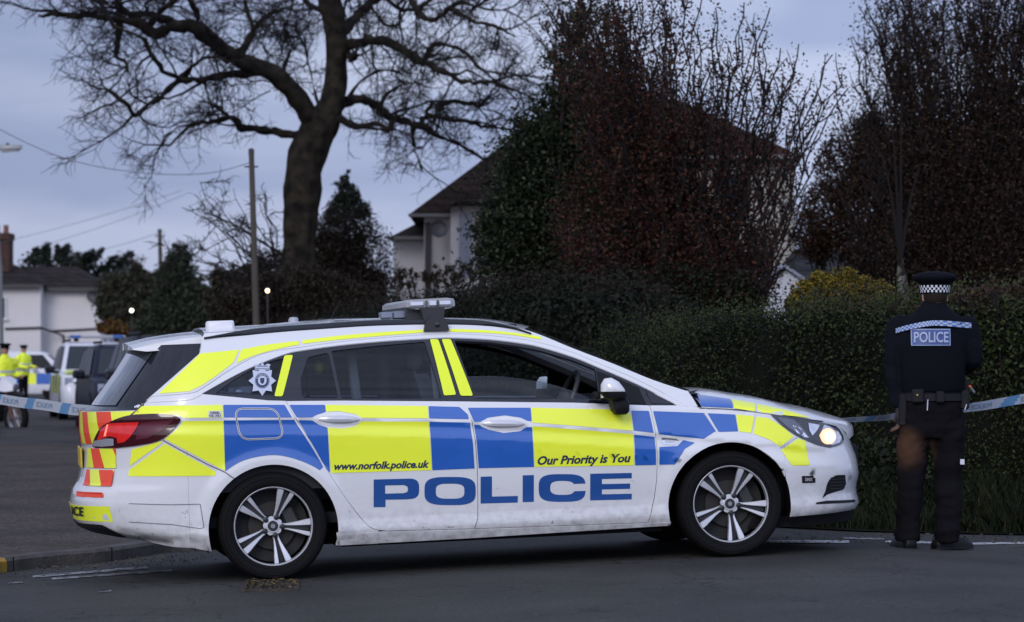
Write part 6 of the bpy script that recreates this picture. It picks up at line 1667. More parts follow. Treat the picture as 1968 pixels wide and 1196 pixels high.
# ================================================================== parked vehicles on the side road
def vehicle(name, label, cat, D, px, zbase, head, L_, Wd_, H_, paint, group=None, police=False, glassm=None, van=False):
    """front of the vehicle at local +x; D, px give its front-left origin point"""
    rt = thing(name, (hx(px, D), D, zbase), label, cat, group); rt.rotation_euler = (0, 0, head)
    hw = Wd_/2
    G = glassm or BLK
    def ring(x, w, z0, z1, zs=.62, tuck=.05):
        return [(x, -w+tuck, z0), (x, -w, z0+.14), (x, -w, zs), (x, -w+.03, z1-.04), (x, -w+.09, z1), (x, 0, z1+.035), (x, w-.09, z1), (x, w-.03, z1-.04), (x, w, zs), (x, w, z0+.14), (x, w-tuck, z0)]
    bz = H_*.60; hood = H_*.57
    st = [(0, .78, .30, .62), (-.05, .88, .24, .74), (-.18, .95, .22, hood-.06), (-.5, .985, .22, hood), (-.95, 1, .22, bz-.01), (-1.15, 1, .22, bz), (-2.6, 1, .22, bz+.02), (-L_+.45, .99, .22, bz+.03), (-L_+.12, .95, .25, bz+.02), (-L_, .88, .32, bz-.05)]
    if van: st = [(0, .80, .30, .8), (-.06, .9, .24, 1.0), (-.35, .98, .22, bz), (-.9, 1, .22, bz+.05), (-L_+.1, 1, .22, bz+.05), (-L_, .96, .3, bz)]
    m = MB(); m.loft([ring(x, w*hw, a, b) for x, w, a, b in st]); body = m.build('body', paint, rt, sharp=50)
    # greenhouse
    if van: gs = [(-.42, .90, bz+.02, .9), (-1.0, .84, H_-.10, .84), (-1.3, .84, H_, .84), (-L_+.1, .84, H_, .84), (-L_+.0, .9, bz, .9)]
    def gring(x, wb, zt, wt): return [(x, -wb*hw, bz-.02), (x, -wt*hw, zt-.03), (x, -wt*hw+.10, zt), (x, wt*hw-.10, zt), (x, wt*hw, zt-.03), (x, wb*hw, bz-.02)]
    if van: gl = [gring(-.40, .93, bz+.02, .93), gring(-1.05, .95, H_-.10, .86), gring(-1.3, .95, H_-.02, .86), gring(-L_+.05, .95, H_-.02, .86)]
    else: gl = [gring(-1.02, .93, bz+.0, .92), gring(-1.78, .95, H_-.09, .76), gring(-2.1, .95, H_-.03, .77), gring(-L_+.75, .94, H_-.05, .75), gring(-L_+.28, .92, H_-.16, .72), gring(-L_+.08, .9, bz+.02, .86)]
    m = MB(); m.loft(gl); gh = m.build('cabin', paint, rt, sharp=30)
    # windscreen and side windows, slightly proud panels
    def quadp(nm, P, mt, par=gh, th=.004):
        m = MB(); m.add(P, [tuple(range(len(P)))]); return m.build(nm, mt, par, False)
    f0, f1 = (gl[0], gl[1]); n_ = Vector((H_-.09-bz, 0, .76)).normalized()*.012
    a, b, c, d = Vector(f0[2]), Vector(f0[3]), Vector(f1[3]), Vector(f1[2])
    def bl(s, t): return a.lerp(b, s).lerp(d.lerp(c, s), t)
    ws_ = quadp('windscreen', [bl(-.005, .08)+n_, bl(1.005, .08)+n_, bl(1.01, .93)+n_, bl(-.01, .93)+n_], mat('parked_windscreen', (.03, .036, .042), .2, spec=.3))
    m = MB(); 
    for s in (.3, .52): p = bl(s, .11)+n_*1.8; m.tube([p, p.lerp(bl(s+.3, .16)+n_*1.8, 1)], .012, 5)
    m.build('wiper', PLA, ws_)
    for s in (0, 1):
        sg = -1 if s == 0 else 1
        def side(x, t): # t 0 bottom 1 top
            wb = .945*hw; wt = (.86 if van else .765)*hw; return Vector((x, sg*(lerp(wb, wt, t)+.010), lerp(bz, H_-.05, t)))
        if van: sets = [[(-.75, .1), (-1.15, .85), (-1.75, .85), (-1.75, .1)]]
        else: sets = [[(-1.35, .08), (-1.95, .88), (-2.40, .90), (-2.40, .08)], [(-2.48, .08), (-2.48, .90), (-3.15, .88), (-3.25, .08)], [(-3.34, .10), (-3.26, .86), (-3.75, .80), (-3.95, .12)]]
        for P in sets: quadp('side_window', [side(x, t) for x, t in (P if s else P[::-1])], mat('parked_side_glass', (.01, .012, .015), .35, spec=.2))
        # mirror
        m = MB(); m.box((-1.50, sg*(hw+.03) if sg > 0 else -hw-.26, bz-.04), (-1.36, hw+.26 if sg > 0 else -hw-.03, bz+.13), bev=.04); m.box((-1.46, min(sg*hw*.93, sg*(hw+.08)), bz-.04), (-1.40, max(sg*hw*.93, sg*(hw+.08)), bz+.02)); m.build('door_mirror', BLK if not van else paint, rt)
        # headlight
        m = MB(); y0, y1 = sorted((sg*hw*.50, sg*hw*.90))
        zl = hood-.15; m.loft([[(x0, y, zl+z_) for x0, z_ in ((-.35, -.10), (.0, -.10), (-.03, .045), (-.35, .07))] if abs(y) < hw*.7 else [(x0-.08, y, zl+z_) for x0, z_ in ((-.35, -.09), (.0, -.09), (-.03, .07), (-.35, .09))] for y in (y0, (y0+y1)/2, y1)])
        hl_ = m.build('headlight', mat('parked_headlamp', (.22, .23, .27), .12, .4, coat=1), rt, sharp=40)
        m = MB(); m.lathe([(.055, 0), (.05, .02), (0, .03)], 14, M=Matrix.Translation((-.01, sg*hw*.66, zl-.02)) @ Matrix.Rotation(PI/2, 4, 'Y')); m.build('projector', CHR, hl_)
        if not van:
            m = MB(); m.box((-3.4, sg*.58*hw/.9-.02, H_-.02), (-1.9, sg*.58*hw/.9+.02, H_+.03), bev=.01); m.build('roof_rail', PLA, rt)
    # grille, bumper intake, plate
    m = MB(); m.box((-.10, -hw*.46, hood-.26), (.025, hw*.46, hood-.11), bev=.02); gr2 = m.build('grille', BLK, rt)
    m = MB()
    for i in range(3): m.box((.02, -hw*.42, hood-.235+i*.04), (.032, hw*.42, hood-.225+i*.04))
    m.build('grille_bar', CHR, gr2, False)
    m = MB(); m.box((-.12, -hw*.62, .28), (.012, hw*.62, .44), bev=.03); m.build('bumper_intake', PLA, rt)
    m = MB(); m.box((.012, -.26, .46), (.035, .26, .57), bev=.004); m.build('number_plate', mat('white_plate', (.6, .6, .58), .4), rt, False)
    # wheels
    R = .34
    for x in (-.80, -L_+.85):
        for sg in (-1, 1):
            M = Matrix.Rotation(-sg*PI/2, 4, 'X')
            m = MB(); m.lathe([(.20, -.1), (R-.03, -.11), (R, -.08), (R, .08), (R-.03, .105), (.22, .09)], 28, M=M, close=False); ty = m.build('wheel', RUB, rt); ty.location = (x, sg*(hw-.105), R-.01)
            m = MB(); m.lathe([(.22, .085), (.21, .06), (.05, .04), (.05, .07), (0, .075)], 20, M=M, close=False)
            m.build('rim', mat('far_rim', (.20, .20, .21), .4, .6), ty)
            m = MB(); m.lathe([(.0, .0), (.37, .0)], 28, M=Matrix.Translation((x, sg*(hw-.008), R-.01)) @ M, close=False); m.build('wheel_arch', SHD, rt, False)
    if police:
        for sg in (-1, 1):
            def sp(x, z_): return Vector((x, sg*(hw+.004), z_))
            for i, x in enumerate((-.62, -1.1, -1.6, -2.1, -2.6, -3.1)):
                P = [sp(x, .56), sp(x-.46, .56), sp(x-.46, bz-.08), sp(x, bz-.08)]; quadp('side_check', P if sg < 0 else P[::-1], YEL if i % 2 == 0 else BLU, body)
            f = [Vector((-.30, sg*hw*.60, hood+.038)), Vector((-.72, sg*hw*.60, bz+.034)), Vector((-.72, sg*hw*.88, bz+.022)), Vector((-.32, sg*hw*.86, hood+.025))]
            quadp('bonnet_check', f if sg < 0 else f[::-1], YEL, body)
            f = [Vector((-.76, sg*hw*.60, bz+.036)), Vector((-1.0, sg*hw*.62, bz+.036)), Vector((-1.0, sg*hw*.88, bz+.026)), Vector((-.76, sg*hw*.88, bz+.024))]
            quadp('bonnet_check', f if sg < 0 else f[::-1], BLU, body)
        m = MB(); m.box((-2.35, -.66, H_+.05), (-2.02, .66, H_+.12), bev=.03); lbq = m.build('light_bar', mat('light_bar_shell', (.34, .34, .36), .35), rt)
        for y0, y1, cc in ((-.605, -.35, 'blue'), (.35, .605, 'blue')):
            m = MB(); m.box((-2.36, y0, H_+.055), (-2.01, y1, H_+.125), bev=.02); m.build('blue_lamp', mat('blue_lamp_lens', (.04, .12, .38), .15, coat=1), lbq)
        m = MB(); m.box((-2.25, -.5, H_-.02), (-2.12, -.40, H_+.07)); m.box((-2.25, .40, H_-.02), (-2.12, .5, H_+.07)); m.build('light_bar_mount', PLA, lbq, False)
    return rt
WH2 = mat('far_white_paint', (.66, .67, .72), .3, coat=.5); DBL = mat('dark_blue_paint', (.008, .010, .024), .45, spec=.2); DGY = mat('dark_grey_paint', (.012, .013, .020), .45, spec=.2)
HD = -math.radians(90-12.5)
vehicle('police_suv', 'white police off-roader with roof light bar, facing us at the head of the parked row', 'police car', 64, 200, .0, HD, 4.6, 1.88, 1.74, WH2, police=True, glassm=None)
vehicle('parked_suv', 'dark blue parked off-roader between the white police off-roader and the nearest dark car', 'car', 54, 276, .0, HD+math.radians(1), 4.4, 1.84, 1.62, DBL, 'dark parked cars')
vehicle('parked_suv', 'dark grey parked car immediately behind the estate\'s tailgate', 'car', 43, 380, .0, HD+math.radians(2), 4.5, 1.86, 1.68, DGY, 'dark parked cars')
vn = vehicle('police_van', 'white police van with yellow and blue checks, side-on behind the hi-vis officers', 'police van', 103, 150, -.04, math.radians(4), 4.9, 1.9, 1.72, WH2, van=True)
m = MB(); 
# checks on the side facing us (local -y)
for i in range(7):
    m.add([(-.75-.62*i, -.956, .55), (-.75-.62*(i+1)+.01, -.956, .55), (-.75-.62*(i+1)+.01, -.956, .93), (-.75-.62*i, -.956, .93)], [(3, 2, 1, 0)], i % 2)
m.build('side_checks', [BLU, YEL], vn, False)
V, Fs = text_mesh('POLICE', .03)
for zt in (1.34,):
    mk('van_lettering', [(-3.35+1.0*x, -.925+(y*.16)*.0-.02, zt+y*.14) for x, y in V], Fs, PBL, vn, False)
m = MB(); m.box((-3.25, -.948, 1.20), (-2.45, -.94, 1.27)); m.build('van_lettering', PBL, vn, False) if False else None
# white wall/panel behind the van is the cottage yard wall
yw = thing('yard_wall', (hx(60, 122), 122, -.06), 'low white wall and gate in front of the cottage', 'wall')
m = MB(); m.box((hx(-60, 122), 122, -.06), (hx(150, 122), 122.2, 1.45), bev=.02); rel(m.build('wall', RND, None, False), yw)

# ---- motorcycle at the left edge
D = 57; rt = thing('motorcycle', (hx(8, D), D, -.17), 'black trail motorcycle with white front fairing standing at the left edge', 'motorcycle'); rt.rotation_euler = (0, 0, math.radians(-42))
def wheelm(x, r=.34):
    m = MB(); M = Matrix.Translation((x, 0, r)) @ Matrix.Rotation(PI/2, 4, 'X'); m.lathe([(r-.105, -.05), (r-.03, -.065), (r, -.03), (r, .03), (r-.03, .065), (r-.105, .05)], 32, M=M, close=False); w_ = m.build('wheel', RUB, rt)
    m = MB(); m.lathe([(r-.10, -.03), (r-.125, -.03), (r-.125, .03), (r-.10, .03)], 32, M=M, close=False); m.lathe([(.04, -.05), (.04, .05)], 12, M=M)
    for i in range(12): a = 2*PI*i/12; m.tube([(x, 0, r), (x+(r-.08)*math.cos(a), 0, r+(r-.08)*math.sin(a))], .004, 4)
    m.build('spoked_rim', mat('bike_rim', (.42, .42, .45), .3, .6), w_)
wheelm(.38); wheelm(-1.05)
m = MB(); m.tube([(.38, -.09, .31), (.10, -.08, .98)], .025, 8); m.tube([(.38, .09, .31), (.10, .08, .98)], .025, 8); m.tube([(.02, -.38, 1.13), (.08, -.12, 1.08), (.08, .12, 1.08), (.02, .38, 1.13)], .014, 8); m.build('fork_and_handlebar', mat('bike_fork', (.12, .03, .02), .4), rt)
m = MB(); m.loft([[(x, y*w_, z_) for y, z_ in ((-1, 0+zz_), (-.7, .12+zz_), (.7, .12+zz_), (1, 0+zz_), (.6, -.08+zz_), (-.6, -.08+zz_))] for x, w_, zz_ in ((.62, .04, .66), (.45, .09, .72), (.2, .08, .74))]); m.build('front_mudguard', PLA, rt)
m = MB(); m.loft([[(x, y*w_, z_) for y, z_ in ((-1, zb_), (-.8, zt_), (.8, zt_), (1, zb_))] for x, w_, zb_, zt_ in ((.33, .05, .86, .96), (.22, .16, .84, 1.08), (.02, .19, .86, 1.14), (-.15, .14, .84, 1.0))]); m.build('fairing', WH2, rt, sharp=40)
m = MB(); m.loft([[(x, y*w_, z_) for y, z_ in ((-1, zb_), (-.8, zt_), (.8, zt_), (1, zb_))] for x, w_, zb_, zt_ in ((-.10, .14, .55, .95), (-.35, .16, .42, .98), (-.6, .13, .45, .88), (-1.05, .10, .72, .86), (-1.25, .06, .78, .85))]); m.box((-.45, -.13, .28), (-.1, .13, .6), bev=.04); m.tube([(-1.05, .1, .31), (-.5, .1, .4)], .03, 8); m.build('engine_and_seat', PLA, rt, sharp=40)
m = MB(); m.lathe([(.07, 0), (.06, .03), (0, .04)], 14, M=Matrix.Translation((.36, 0, .93)) @ Matrix.Rotation(PI/2, 4, 'Y')); m.build('headlight', mat('parked_headlamp', (.22, .23, .27), .12, .4), rt)
# ---- cordon tape
def tape(name, label, path, wd, m_w, m_b, txtflip, seg=.62, twist=None):
    pts = [Vector(p) for p in cr([tuple(p) for p in path], 10)]; L_ = [0]
    for a, b in zip(pts, pts[1:]): L_.append(L_[-1]+(b-a).length)
    def P(s, t):
        i = 0
        while i < len(pts)-2 and L_[i+1] < s: i += 1
        k = (s-L_[i])/(L_[i+1]-L_[i]); c = pts[i].lerp(pts[i+1], k); d = (pts[i+1]-pts[i]).normalized()
        tw_ = twist(s/L_[-1]) if twist else .1; up = Vector((0, -math.sin(tw_), math.cos(tw_))); return c+up*(t-.5)*wd+Vector((0, .004*math.sin(s*9), .003*math.sin(s*7)))
    mb = MB(); n = int(L_[-1]/.02); sl = wd*.9
    rows = 6
    for j in range(rows+1):
        for i in range(n+1): mb.v.append(P(L_[-1]*i/n, j/rows))
    for j in range(rows):
        for i in range(n):
            s = L_[-1]*(i+.5)/n+((j+.5)/rows-.5)*-sl; blue = (s % seg) < seg*.24
            mb.f.append((j*(n+1)+i, j*(n+1)+i+1, (j+1)*(n+1)+i+1, (j+1)*(n+1)+i)); mb.m.append(1 if blue else 0)
    o = mb.build(name, [m_w, m_b], None, True, 80); tag(o, label, 'tape', 'police cordon tapes')
    V, Fs = text_mesh('POLICE', .02); s0 = seg*.30; w_ = seg*.46; s = 0
    while s+seg < L_[-1]:
        vs = []
        for x, y in V:
            xx = 1-x if txtflip else x; q = P(s+s0+xx*w_, .26+y*.46); vs.append(q+Vector((0, -.006, 0)))
        mk('tape_lettering', vs, Fs, mat('tape_ink', (.22, .30, .42), .6), o, False); s += seg
    return o
TW_ = mat('tape_white', (.46, .50, .56), .35); TB_ = mat('tape_blue', (.12, .27, .48), .35)
tape('cordon_tape', 'blue and white cordon tape crossing the left side in front of the motorcycle', [at(-700, 715, 24.5), at(-300, 745, 22.8), at(-40, 765, 21.6), at(20, 770.5, 21.2), at(90, 780, 20.6), at(190, 793, 19.8)], .077, TW_, TB_, True, .66)
tape('cordon_tape', 'blue and white cordon tape running from the estate\'s bonnet past the officer', [at(1560, 812, 18.0), at(1620, 809, 18.1), at(1690, 803, 18.4), at(1740, 798, 18.75), at(1862, 783, 18.9), at(1920, 775, 19.1), at(2010, 762, 19.4), at(2330, 725, 21.6)], .066, TW_, TB_, True, .46, twist=lambda t: .15+.95*(1-sstep(t*1.9)))
# ================================================================== people
SKIN = mat('skin', (.38, .20, .14), .5); HAIR = mat('dark_hair', (.020, .013, .010), .8)
NVY = mat('black_uniform', (.006, .007, .011), .9, spec=.06); TRS = mat('black_trousers', (.0075, .007, .009), .9, spec=.05); BOOT = mat('boot_leather', (.004, .004, .005), .5, spec=.2)
HV = mat('hi_vis_yellow', (.82, .95, .04), .6); REF = mat('reflective_band', (.45, .47, .50), .35)
def ell(c, rx, ry, n=20, sq=2.0, tilt=0):
    out = []
    for i in range(n):
        a = 2*PI*i/n; ca, sa = math.cos(a), math.sin(a); out.append((c[0]+rx*abs(ca)**(2/sq)*(1 if ca > 0 else -1), c[1]+ry*abs(sa)**(2/sq)*(1 if sa > 0 else -1), c[2]+tilt*ca*rx))
    return out
def limb(mb, pts, n=14):
    """pts [(x,y,z,r)] smooth tapering limb"""
    s = cr(pts, 5); mb.tube([Vector(p[:3]) for p in s], [p[3] for p in s], n)
def folds(o, strength, scale, seed=0):
    me = o.data; from mathutils import noise as nz_
    for v in me.vertices:
        p = v.co; d = nz_.noise(Vector((p.x*scale, p.y*scale, p.z*scale*1.7+seed)))*strength; v.co = p+v.normal*d
def remesh(o, vox, smooth=3):
    m = o.modifiers.new('r', 'REMESH'); m.mode = 'VOXEL'; m.voxel_size = vox; m.use_smooth_shade = True
    s = o.modifiers.new('s', 'SMOOTH'); s.iterations = smooth; s.factor = .5
    d = bpy.context.evaluated_depsgraph_get(); d.update(); me = bpy.data.meshes.new_from_object(o.evaluated_get(d)); mt = o.data.materials[:]
    o.modifiers.clear(); o.data = me
    if not me.materials:
        for q in mt: me.materials.append(q)
    me.polygons.foreach_set('use_smooth', [True]*len(me.polygons)); return o
def hand(mb, wrist, d, up, s=1.0, curl=.5, side=1):
    """palm, four bent fingers and a thumb"""
    d = d.normalized(); sd = d.cross(up).normalized()*side; up = sd.cross(d).normalized()*side
    P = lambda a, b, c: wrist+(d*a+sd*b+up*c)*s
    mb.loft([[P(a, b*w_, c*t_) for b, c in ((-1, -.6), (-.6, -1), (.6, -1), (1, -.6), (1, .6), (.6, 1), (-.6, 1), (-1, .6))] for a, w_, t_ in ((-.01, .026, .020), (.03, .036, .017), (.065, .042, .015), (.092, .040, .012))])
    for i, (b, L_) in enumerate(((-.032, .062), (-.011, .075), (.011, .070), (.031, .056))):
        a1 = curl*.9; q0 = P(.085, b, 0); q1 = q0+(d*math.cos(a1)-up*math.sin(a1))*L_*.5*s; q2 = q1+(d*math.cos(a1*2)-up*math.sin(a1*2))*L_*.32*s; q3 = q2+(d*math.cos(a1*2.7)-up*math.sin(a1*2.7))*L_*.28*s
        mb.tube([q0, q1, q2, q3], [.0095*s, .009*s, .008*s, .0065*s], 8)
    q0 = P(.02, -.032, -.004); q1 = P(.055, -.058, -.014); q2 = P(.085, -.060, -.024); mb.tube([q0, q1, q2], [.012*s, .0105*s, .008*s], 8)

# ---- officer in the foreground, back to us
OYD = 18.2
og = gp(1792, 1056); OX = og.x
S = 308.7
off = thing('person', (OX, og.y, og.z), 'officer in black uniform and chequered cap, back turned to us, standing on the right', 'person')
def oz(py): return (1057-py)/S
def oxp(px): return (px-1792)/S
# body: head, neck, hands
b = MB()
b.loft([ell((.02, .005, 1.42), .055, .055), ell((.02, .0, 1.48), .054, .056), ell((.021, .0, 1.515), .056, .060), ell((.022, .008, 1.54), .066, .078), ell((.022, .015, 1.575), .073, .090), ell((.022, .018, 1.615), .074, .093), ell((.022, .018, 1.65), .066, .084), ell((.022, .018, 1.68), .03, .04)])
for sx in (-1, 1):   # ears
    b.loft([[(.022+sx*(.070+o), .012+y, 1.575+z_) for y, z_ in ((-.012, -.028), (.012, -.024), (.020, .008), (.012, .026), (-.008, .030), (-.018, .012))] for o in (0, .010)])
b.loft([[(.022+x, .105+o, 1.56+z_) for x, z_ in ((-.012, -.012), (.012, -.012), (.006, .025), (-.006, .025))] for o in (0, .012)])  # nose
body = b.build('body', SKIN, off)
body_h = MB(); hand(body_h, Vector((-.205, -.01, .872)), Vector((.03, .08, -1)), Vector((1, 0, 0)), 1.0, .55, 1); hand(body_h, Vector((.20, .25, 1.12)), Vector((-1, .35, .1)), Vector((0, 0, 1)), 1, .8, 1)
GLV = mat('black_glove', (.012, .011, .012), .6); body_h.build('hands', mat('hand_skin', (.055, .032, .025), .6), body)
h_ = MB(); h_.loft([ell((.022, -.006, 1.535), .060, .070), ell((.022, .0, 1.56), .073, .092), ell((.022, .008, 1.60), .078, .098), ell((.022, .010, 1.63), .077, .096)]); hr_ = h_.build('hair', HAIR, body)
# cap
cp_ = MB(); n = 40; cz = .022
def capring(z_, rx, ry, y=.016, tl=0): return [(cz+rx*math.cos(2*PI*i/n), y+ry*math.sin(2*PI*i/n), z_+tl*math.cos(2*PI*i/n)) for i in range(n)]
cp_.loft([capring(1.648, .094, .110), capring(1.660, .100, .118), capring(1.672, .126, .150), capring(1.690, .138, .165), capring(1.702, .136, .162), capring(1.716, .112, .135), capring(1.728, .06, .075), capring(1.733, .01, .012)])
cp_.loft([capring(1.592, .088, .106), capring(1.648, .095, .112)], cap=False)
cap_ = cp_.build('cap', NVY, off, sharp=60)
pk = MB(); pk.loft([[(cz+x, .10+y, z_) for x, y, z_ in ((-.085, .01, 1.60), (-.05, .05, 1.592), (0, .065, 1.588), (.05, .05, 1.592), (.085, .01, 1.60))]+[(cz+x, .10+y, z_+.006) for x, y, z_ in ((.085, .01, 1.60), (.05, .05, 1.592), (0, .065, 1.588), (-.05, .05, 1.592), (-.085, .01, 1.60))]]+[[(cz+x, .09, 1.605) for x in (-.085, -.05, 0, .05, .085)]+[(cz+x, .09, 1.612) for x in (.085, .05, 0, -.05, -.085)]]); pk.build('cap_peak', BLK, cap_)
ck = MB(); nn = 44
for r in range(3):
    for i in range(nn):
        z0, z1 = 1.598+.0148*r, 1.598+.0148*(r+1); 
        q = []
        for (ii, zz_) in ((i, z0), (i+1, z0), (i+1, z1), (i, z1)):
            a = 2*PI*ii/nn; k = (zz_-1.592)/.056; q.append((cz+(.0895+.007*k)*math.cos(a), .016+(.1075+.006*k)*math.sin(a), zz_))
        ck.add(q, [(0, 1, 2, 3)], (i+r) % 2)
ck.build('chequered_band', [mat('cap_check_white', (.62, .64, .70), .6), NVY], cap_, True)
# jacket with arms
j = MB()
j.loft([ell((oxp(1791), .0, .925), .150, .115, 28, 2.3), ell((-.004, .0, .945), .198, .145, 28, 2.4), ell((-.004, .0, 1.02), .195, .140, 28, 2.4), ell((-.002, .0, 1.12), .200, .138, 28, 2.4), ell((.0, .0, 1.22), .214, .140, 28, 2.5), ell((.0, .0, 1.32), .226, .138, 28, 2.5), ell((.005, .0, 1.395), .222, .125, 28, 2.4), ell((.01, .0, 1.44), .190, .110, 28, 2.2), ell((.016, .0, 1.475), .130, .090, 28), ell((.02, .0, 1.51), .080, .074, 28), ell((.02, .0, 1.545), .072, .070, 28), ell((.02, .0, 1.546), .05, .05, 28)])
limb(j, [(-.165, 0, 1.405, .070), (-.215, 0, 1.37, .072), (-.232, .01, 1.26, .064), (-.236, .015, 1.14, .058), (-.228, .01, 1.03, .052), (-.212, .0, .93, .045), (-.206, -.008, .875, .040)])
limb(j, [(.175, 0, 1.405, .070), (.222, .0, 1.37, .074), (.245, .0, 1.28, .066), (.258, .01, 1.20, .062), (.252, .07, 1.155, .055), (.235, .16, 1.135, .048), (.21, .235, 1.12, .040)])
jk = remesh(j.build('jacket', NVY, off), .013, 3); folds(jk, .014, 8); folds(jk, .004, 20, 2)
# body armour over the jacket
v_ = MB(); v_.loft([ell((-.002, .0, .985), .192, .152, 28, 2.6), ell((-.002, .0, 1.0), .200, .160, 28, 2.6), ell((.0, .0, 1.15), .208, .160, 28, 2.6), ell((.0, .0, 1.28), .214, .160, 28, 2.6), ell((.004, .0, 1.36), .200, .150, 28, 2.4), ell((.01, .0, 1.43), .165, .128, 28, 2.3), ell((.014, .0, 1.465), .13, .105, 28, 2.2), ell((.014, 0, 1.467), .10, .08, 28)])
vest = v_.build('body_armour', mat('armour_black', (.005, .006, .009), .9, spec=.06), off); folds(vest, .006, 7, 3)
def vy(x, z_):   # back surface of the vest
    ry = lin([(.985, .152), (1.0, .16), (1.28, .16), (1.36, .15), (1.43, .128), (1.465, .105)], z_); rx = lin([(1.0, .2), (1.28, .214), (1.36, .2), (1.43, .165)], z_)
    return -ry*(max(0, 1-(abs(x)/rx)**2.6))**(1/2.6)-.010
# check strip across the shoulders
cs = MB()
top = cr([(1719,633),(1745,625.5),(1775,619.5),(1800,618),(1864,622)], 8); N_ = len(top)-1; 
for r in range(3):
    for i in range(N_):
        q = []
        for ii, rr in ((i, r), (i+1, r), (i+1, r+1), (i, r+1)):
            px, py = top[ii]; hgt = lerp(9, 10.5, ii/N_); y_ = py+hgt*rr/3; x = oxp(px); z_ = oz(y_); yy_ = vy(clamp(x, -.19, .19), z_) if abs(x) < .2 else -.075
            q.append((x, min(yy_, -.075 if abs(x) > .2 else -.08)-.012, z_))
        cs.add(q, [(0, 3, 2, 1)], (i+r) % 2)
cs.build('shoulder_check', [mat('check_white', (.34, .38, .48), .5), mat('check_blue', (.06, .14, .36), .5)], vest, False)
pn = MB(); x0, x1, z0, z1 = oxp(1746), oxp(1820.5), oz(666), oz(634); n = 8
for k, (ex, m_) in enumerate(((0, 0), (.006, 1))):
    for i in range(n):
        a, c_ = lerp(x0+ex, x1-ex, i/n), lerp(x0+ex, x1-ex, (i+1)/n); zb0, zb1 = z0+ex, z1-ex
        pn.add([(a, vy(a, zb0)-.002-.002*k, zb0), (c_, vy(c_, zb0)-.002-.002*k, zb0), (c_, vy(c_, zb1)-.002-.002*k, zb1), (a, vy(a, zb1)-.002-.002*k, zb1)], [(0, 1, 2, 3)], m_)
pnl = pn.build('back_panel', [mat('panel_light', (.26, .33, .52), .5), mat('panel_navy', (.035, .07, .24), .5)], vest, False)
V, Fs = text_mesh('POLICE', .022)
mk('back_lettering', [(lerp(x0+.016, x1-.014, x), vy(lerp(x0, x1, x), z0+.02)-.010, lerp(z0+.022, z1-.020, y)) for x, y in V], Fs, mat('back_letter', (.36, .42, .58), .5), pnl, False)
# trousers
t = MB()
t.loft([ell((-.004, .0, .96), .185, .135, 28, 2.3), ell((-.004, .0, .90), .195, .145, 28, 2.4), ell((-.004, .005, .82), .198, .148, 28, 2.4), ell((-.004, .005, .74), .192, .135, 28, 2.4), ell((-.004, .005, .69), .165, .115, 28, 2.2)])
limb(t, [(-.095, .0, .80, .108), (-.108, .0, .70, .108), (-.122, .005, .58, .094), (-.136, .012, .46, .085), (-.146, .0, .32, .080), (-.153, -.005, .18, .076), (-.158, .0, .055, .078)])
limb(t, [(.092, .0, .80, .108), (.100, .0, .70, .110), (.102, .01, .58, .098), (.100, .015, .46, .090), (.095, .0, .32, .088), (.090, -.008, .18, .085), (.088, .0, .050, .086)])
tr = remesh(t.build('trousers', TRS, off), .012, 3); folds(tr, .024, 5.5, 5); folds(tr, .010, 12, 9); folds(tr, .004, 26, 4)
# boots
def boot(cx_, cy_, ang, par):
    bt_ = MB(); M = Matrix.Translation((cx_, cy_, 0)) @ Matrix.Rotation(ang, 4, 'Z')
    sec = [(-.105, .030, .01, .05), (-.09, .040, .0, .085), (-.04, .042, .0, .115), (.0, .040, .0, .11), (.06, .046, .0, .078), (.12, .050, .0, .060), (.165, .042, .004, .045), (.185, .02, .012, .03)]
    bt_.loft([[M @ Vector(p) for p in ((-w_, x, z0), (w_, x, z0), (w_*1.02, x, lerp(z0, z1, .5)), (w_*.6, x, z1), (-w_*.6, x, z1), (-w_*1.02, x, lerp(z0, z1, .5)))] for x, w_, z0, z1 in sec]); o = bt_.build('boot', BOOT, par, sharp=60)
    s_ = MB(); s_.loft([[M @ Vector(p) for p in ((-w_*1.08, x, 0), (w_*1.08, x, 0), (w_*1.08, x, .014), (-w_*1.08, x, .014))] for x, w_, z0, z1 in sec]); s_.build('sole', PLA, o, False)
boot(-.165, .02, math.radians(14), off); boot(.098, .03, math.radians(-62), off)
# belt and kit
bl_ = MB(); bl_.loft([ell((-.004, .0, .925), .203, .152, 32, 2.4), ell((-.004, .0, .970), .203, .152, 32, 2.4)], cap=False); bl_.loft([ell((-.004, .0, .925), .197, .146, 32, 2.4), ell((-.004, .0, .970), .197, .146, 32, 2.4)], cap=False); belt_ = bl_.build('belt', PLA, off)
def kit(nm, x, y, z_, sx, sy, sz, m_, rot=0):
    k_ = MB(); k_.box((-sx/2, -sy/2, -sz/2), (sx/2, sy/2, sz/2), bev=min(sx, sy, sz)*.2, M=Matrix.Translation((x, y, z_)) @ Matrix.Rotation(rot, 4, 'Y')); k_.build(nm, m_, belt_)
kit('belt_pouch', oxp(1758), -.150, .955, .075, .05, .085, PLA); kit('belt_pouch', oxp(1800), -.165, .95, .05, .035, .07, PLA)
kit('holster', oxp(1733), -.055, .87, .05, .07, .20, PLA, .04); kit('holster', oxp(1851), -.05, .93, .06, .07, .12, PLA); kit('brass_stud', oxp(1756), -.178, .962, .012, .006, .012, mat('brass', (.5, .35, .12), .3, .8))
kit('radio', .21, .02, 1.0, .05, .05, .11, PLA, .2); kit('torch_head', oxp(1864), -.02, oz(744), .016, .016, .014, mat('orange_cap', (.7, .10, .02), .4)); kit('torch', oxp(1869), -.02, oz(751), .016, .016, .045, mat('torch_grey', (.12, .12, .13), .4, .4), -.6)
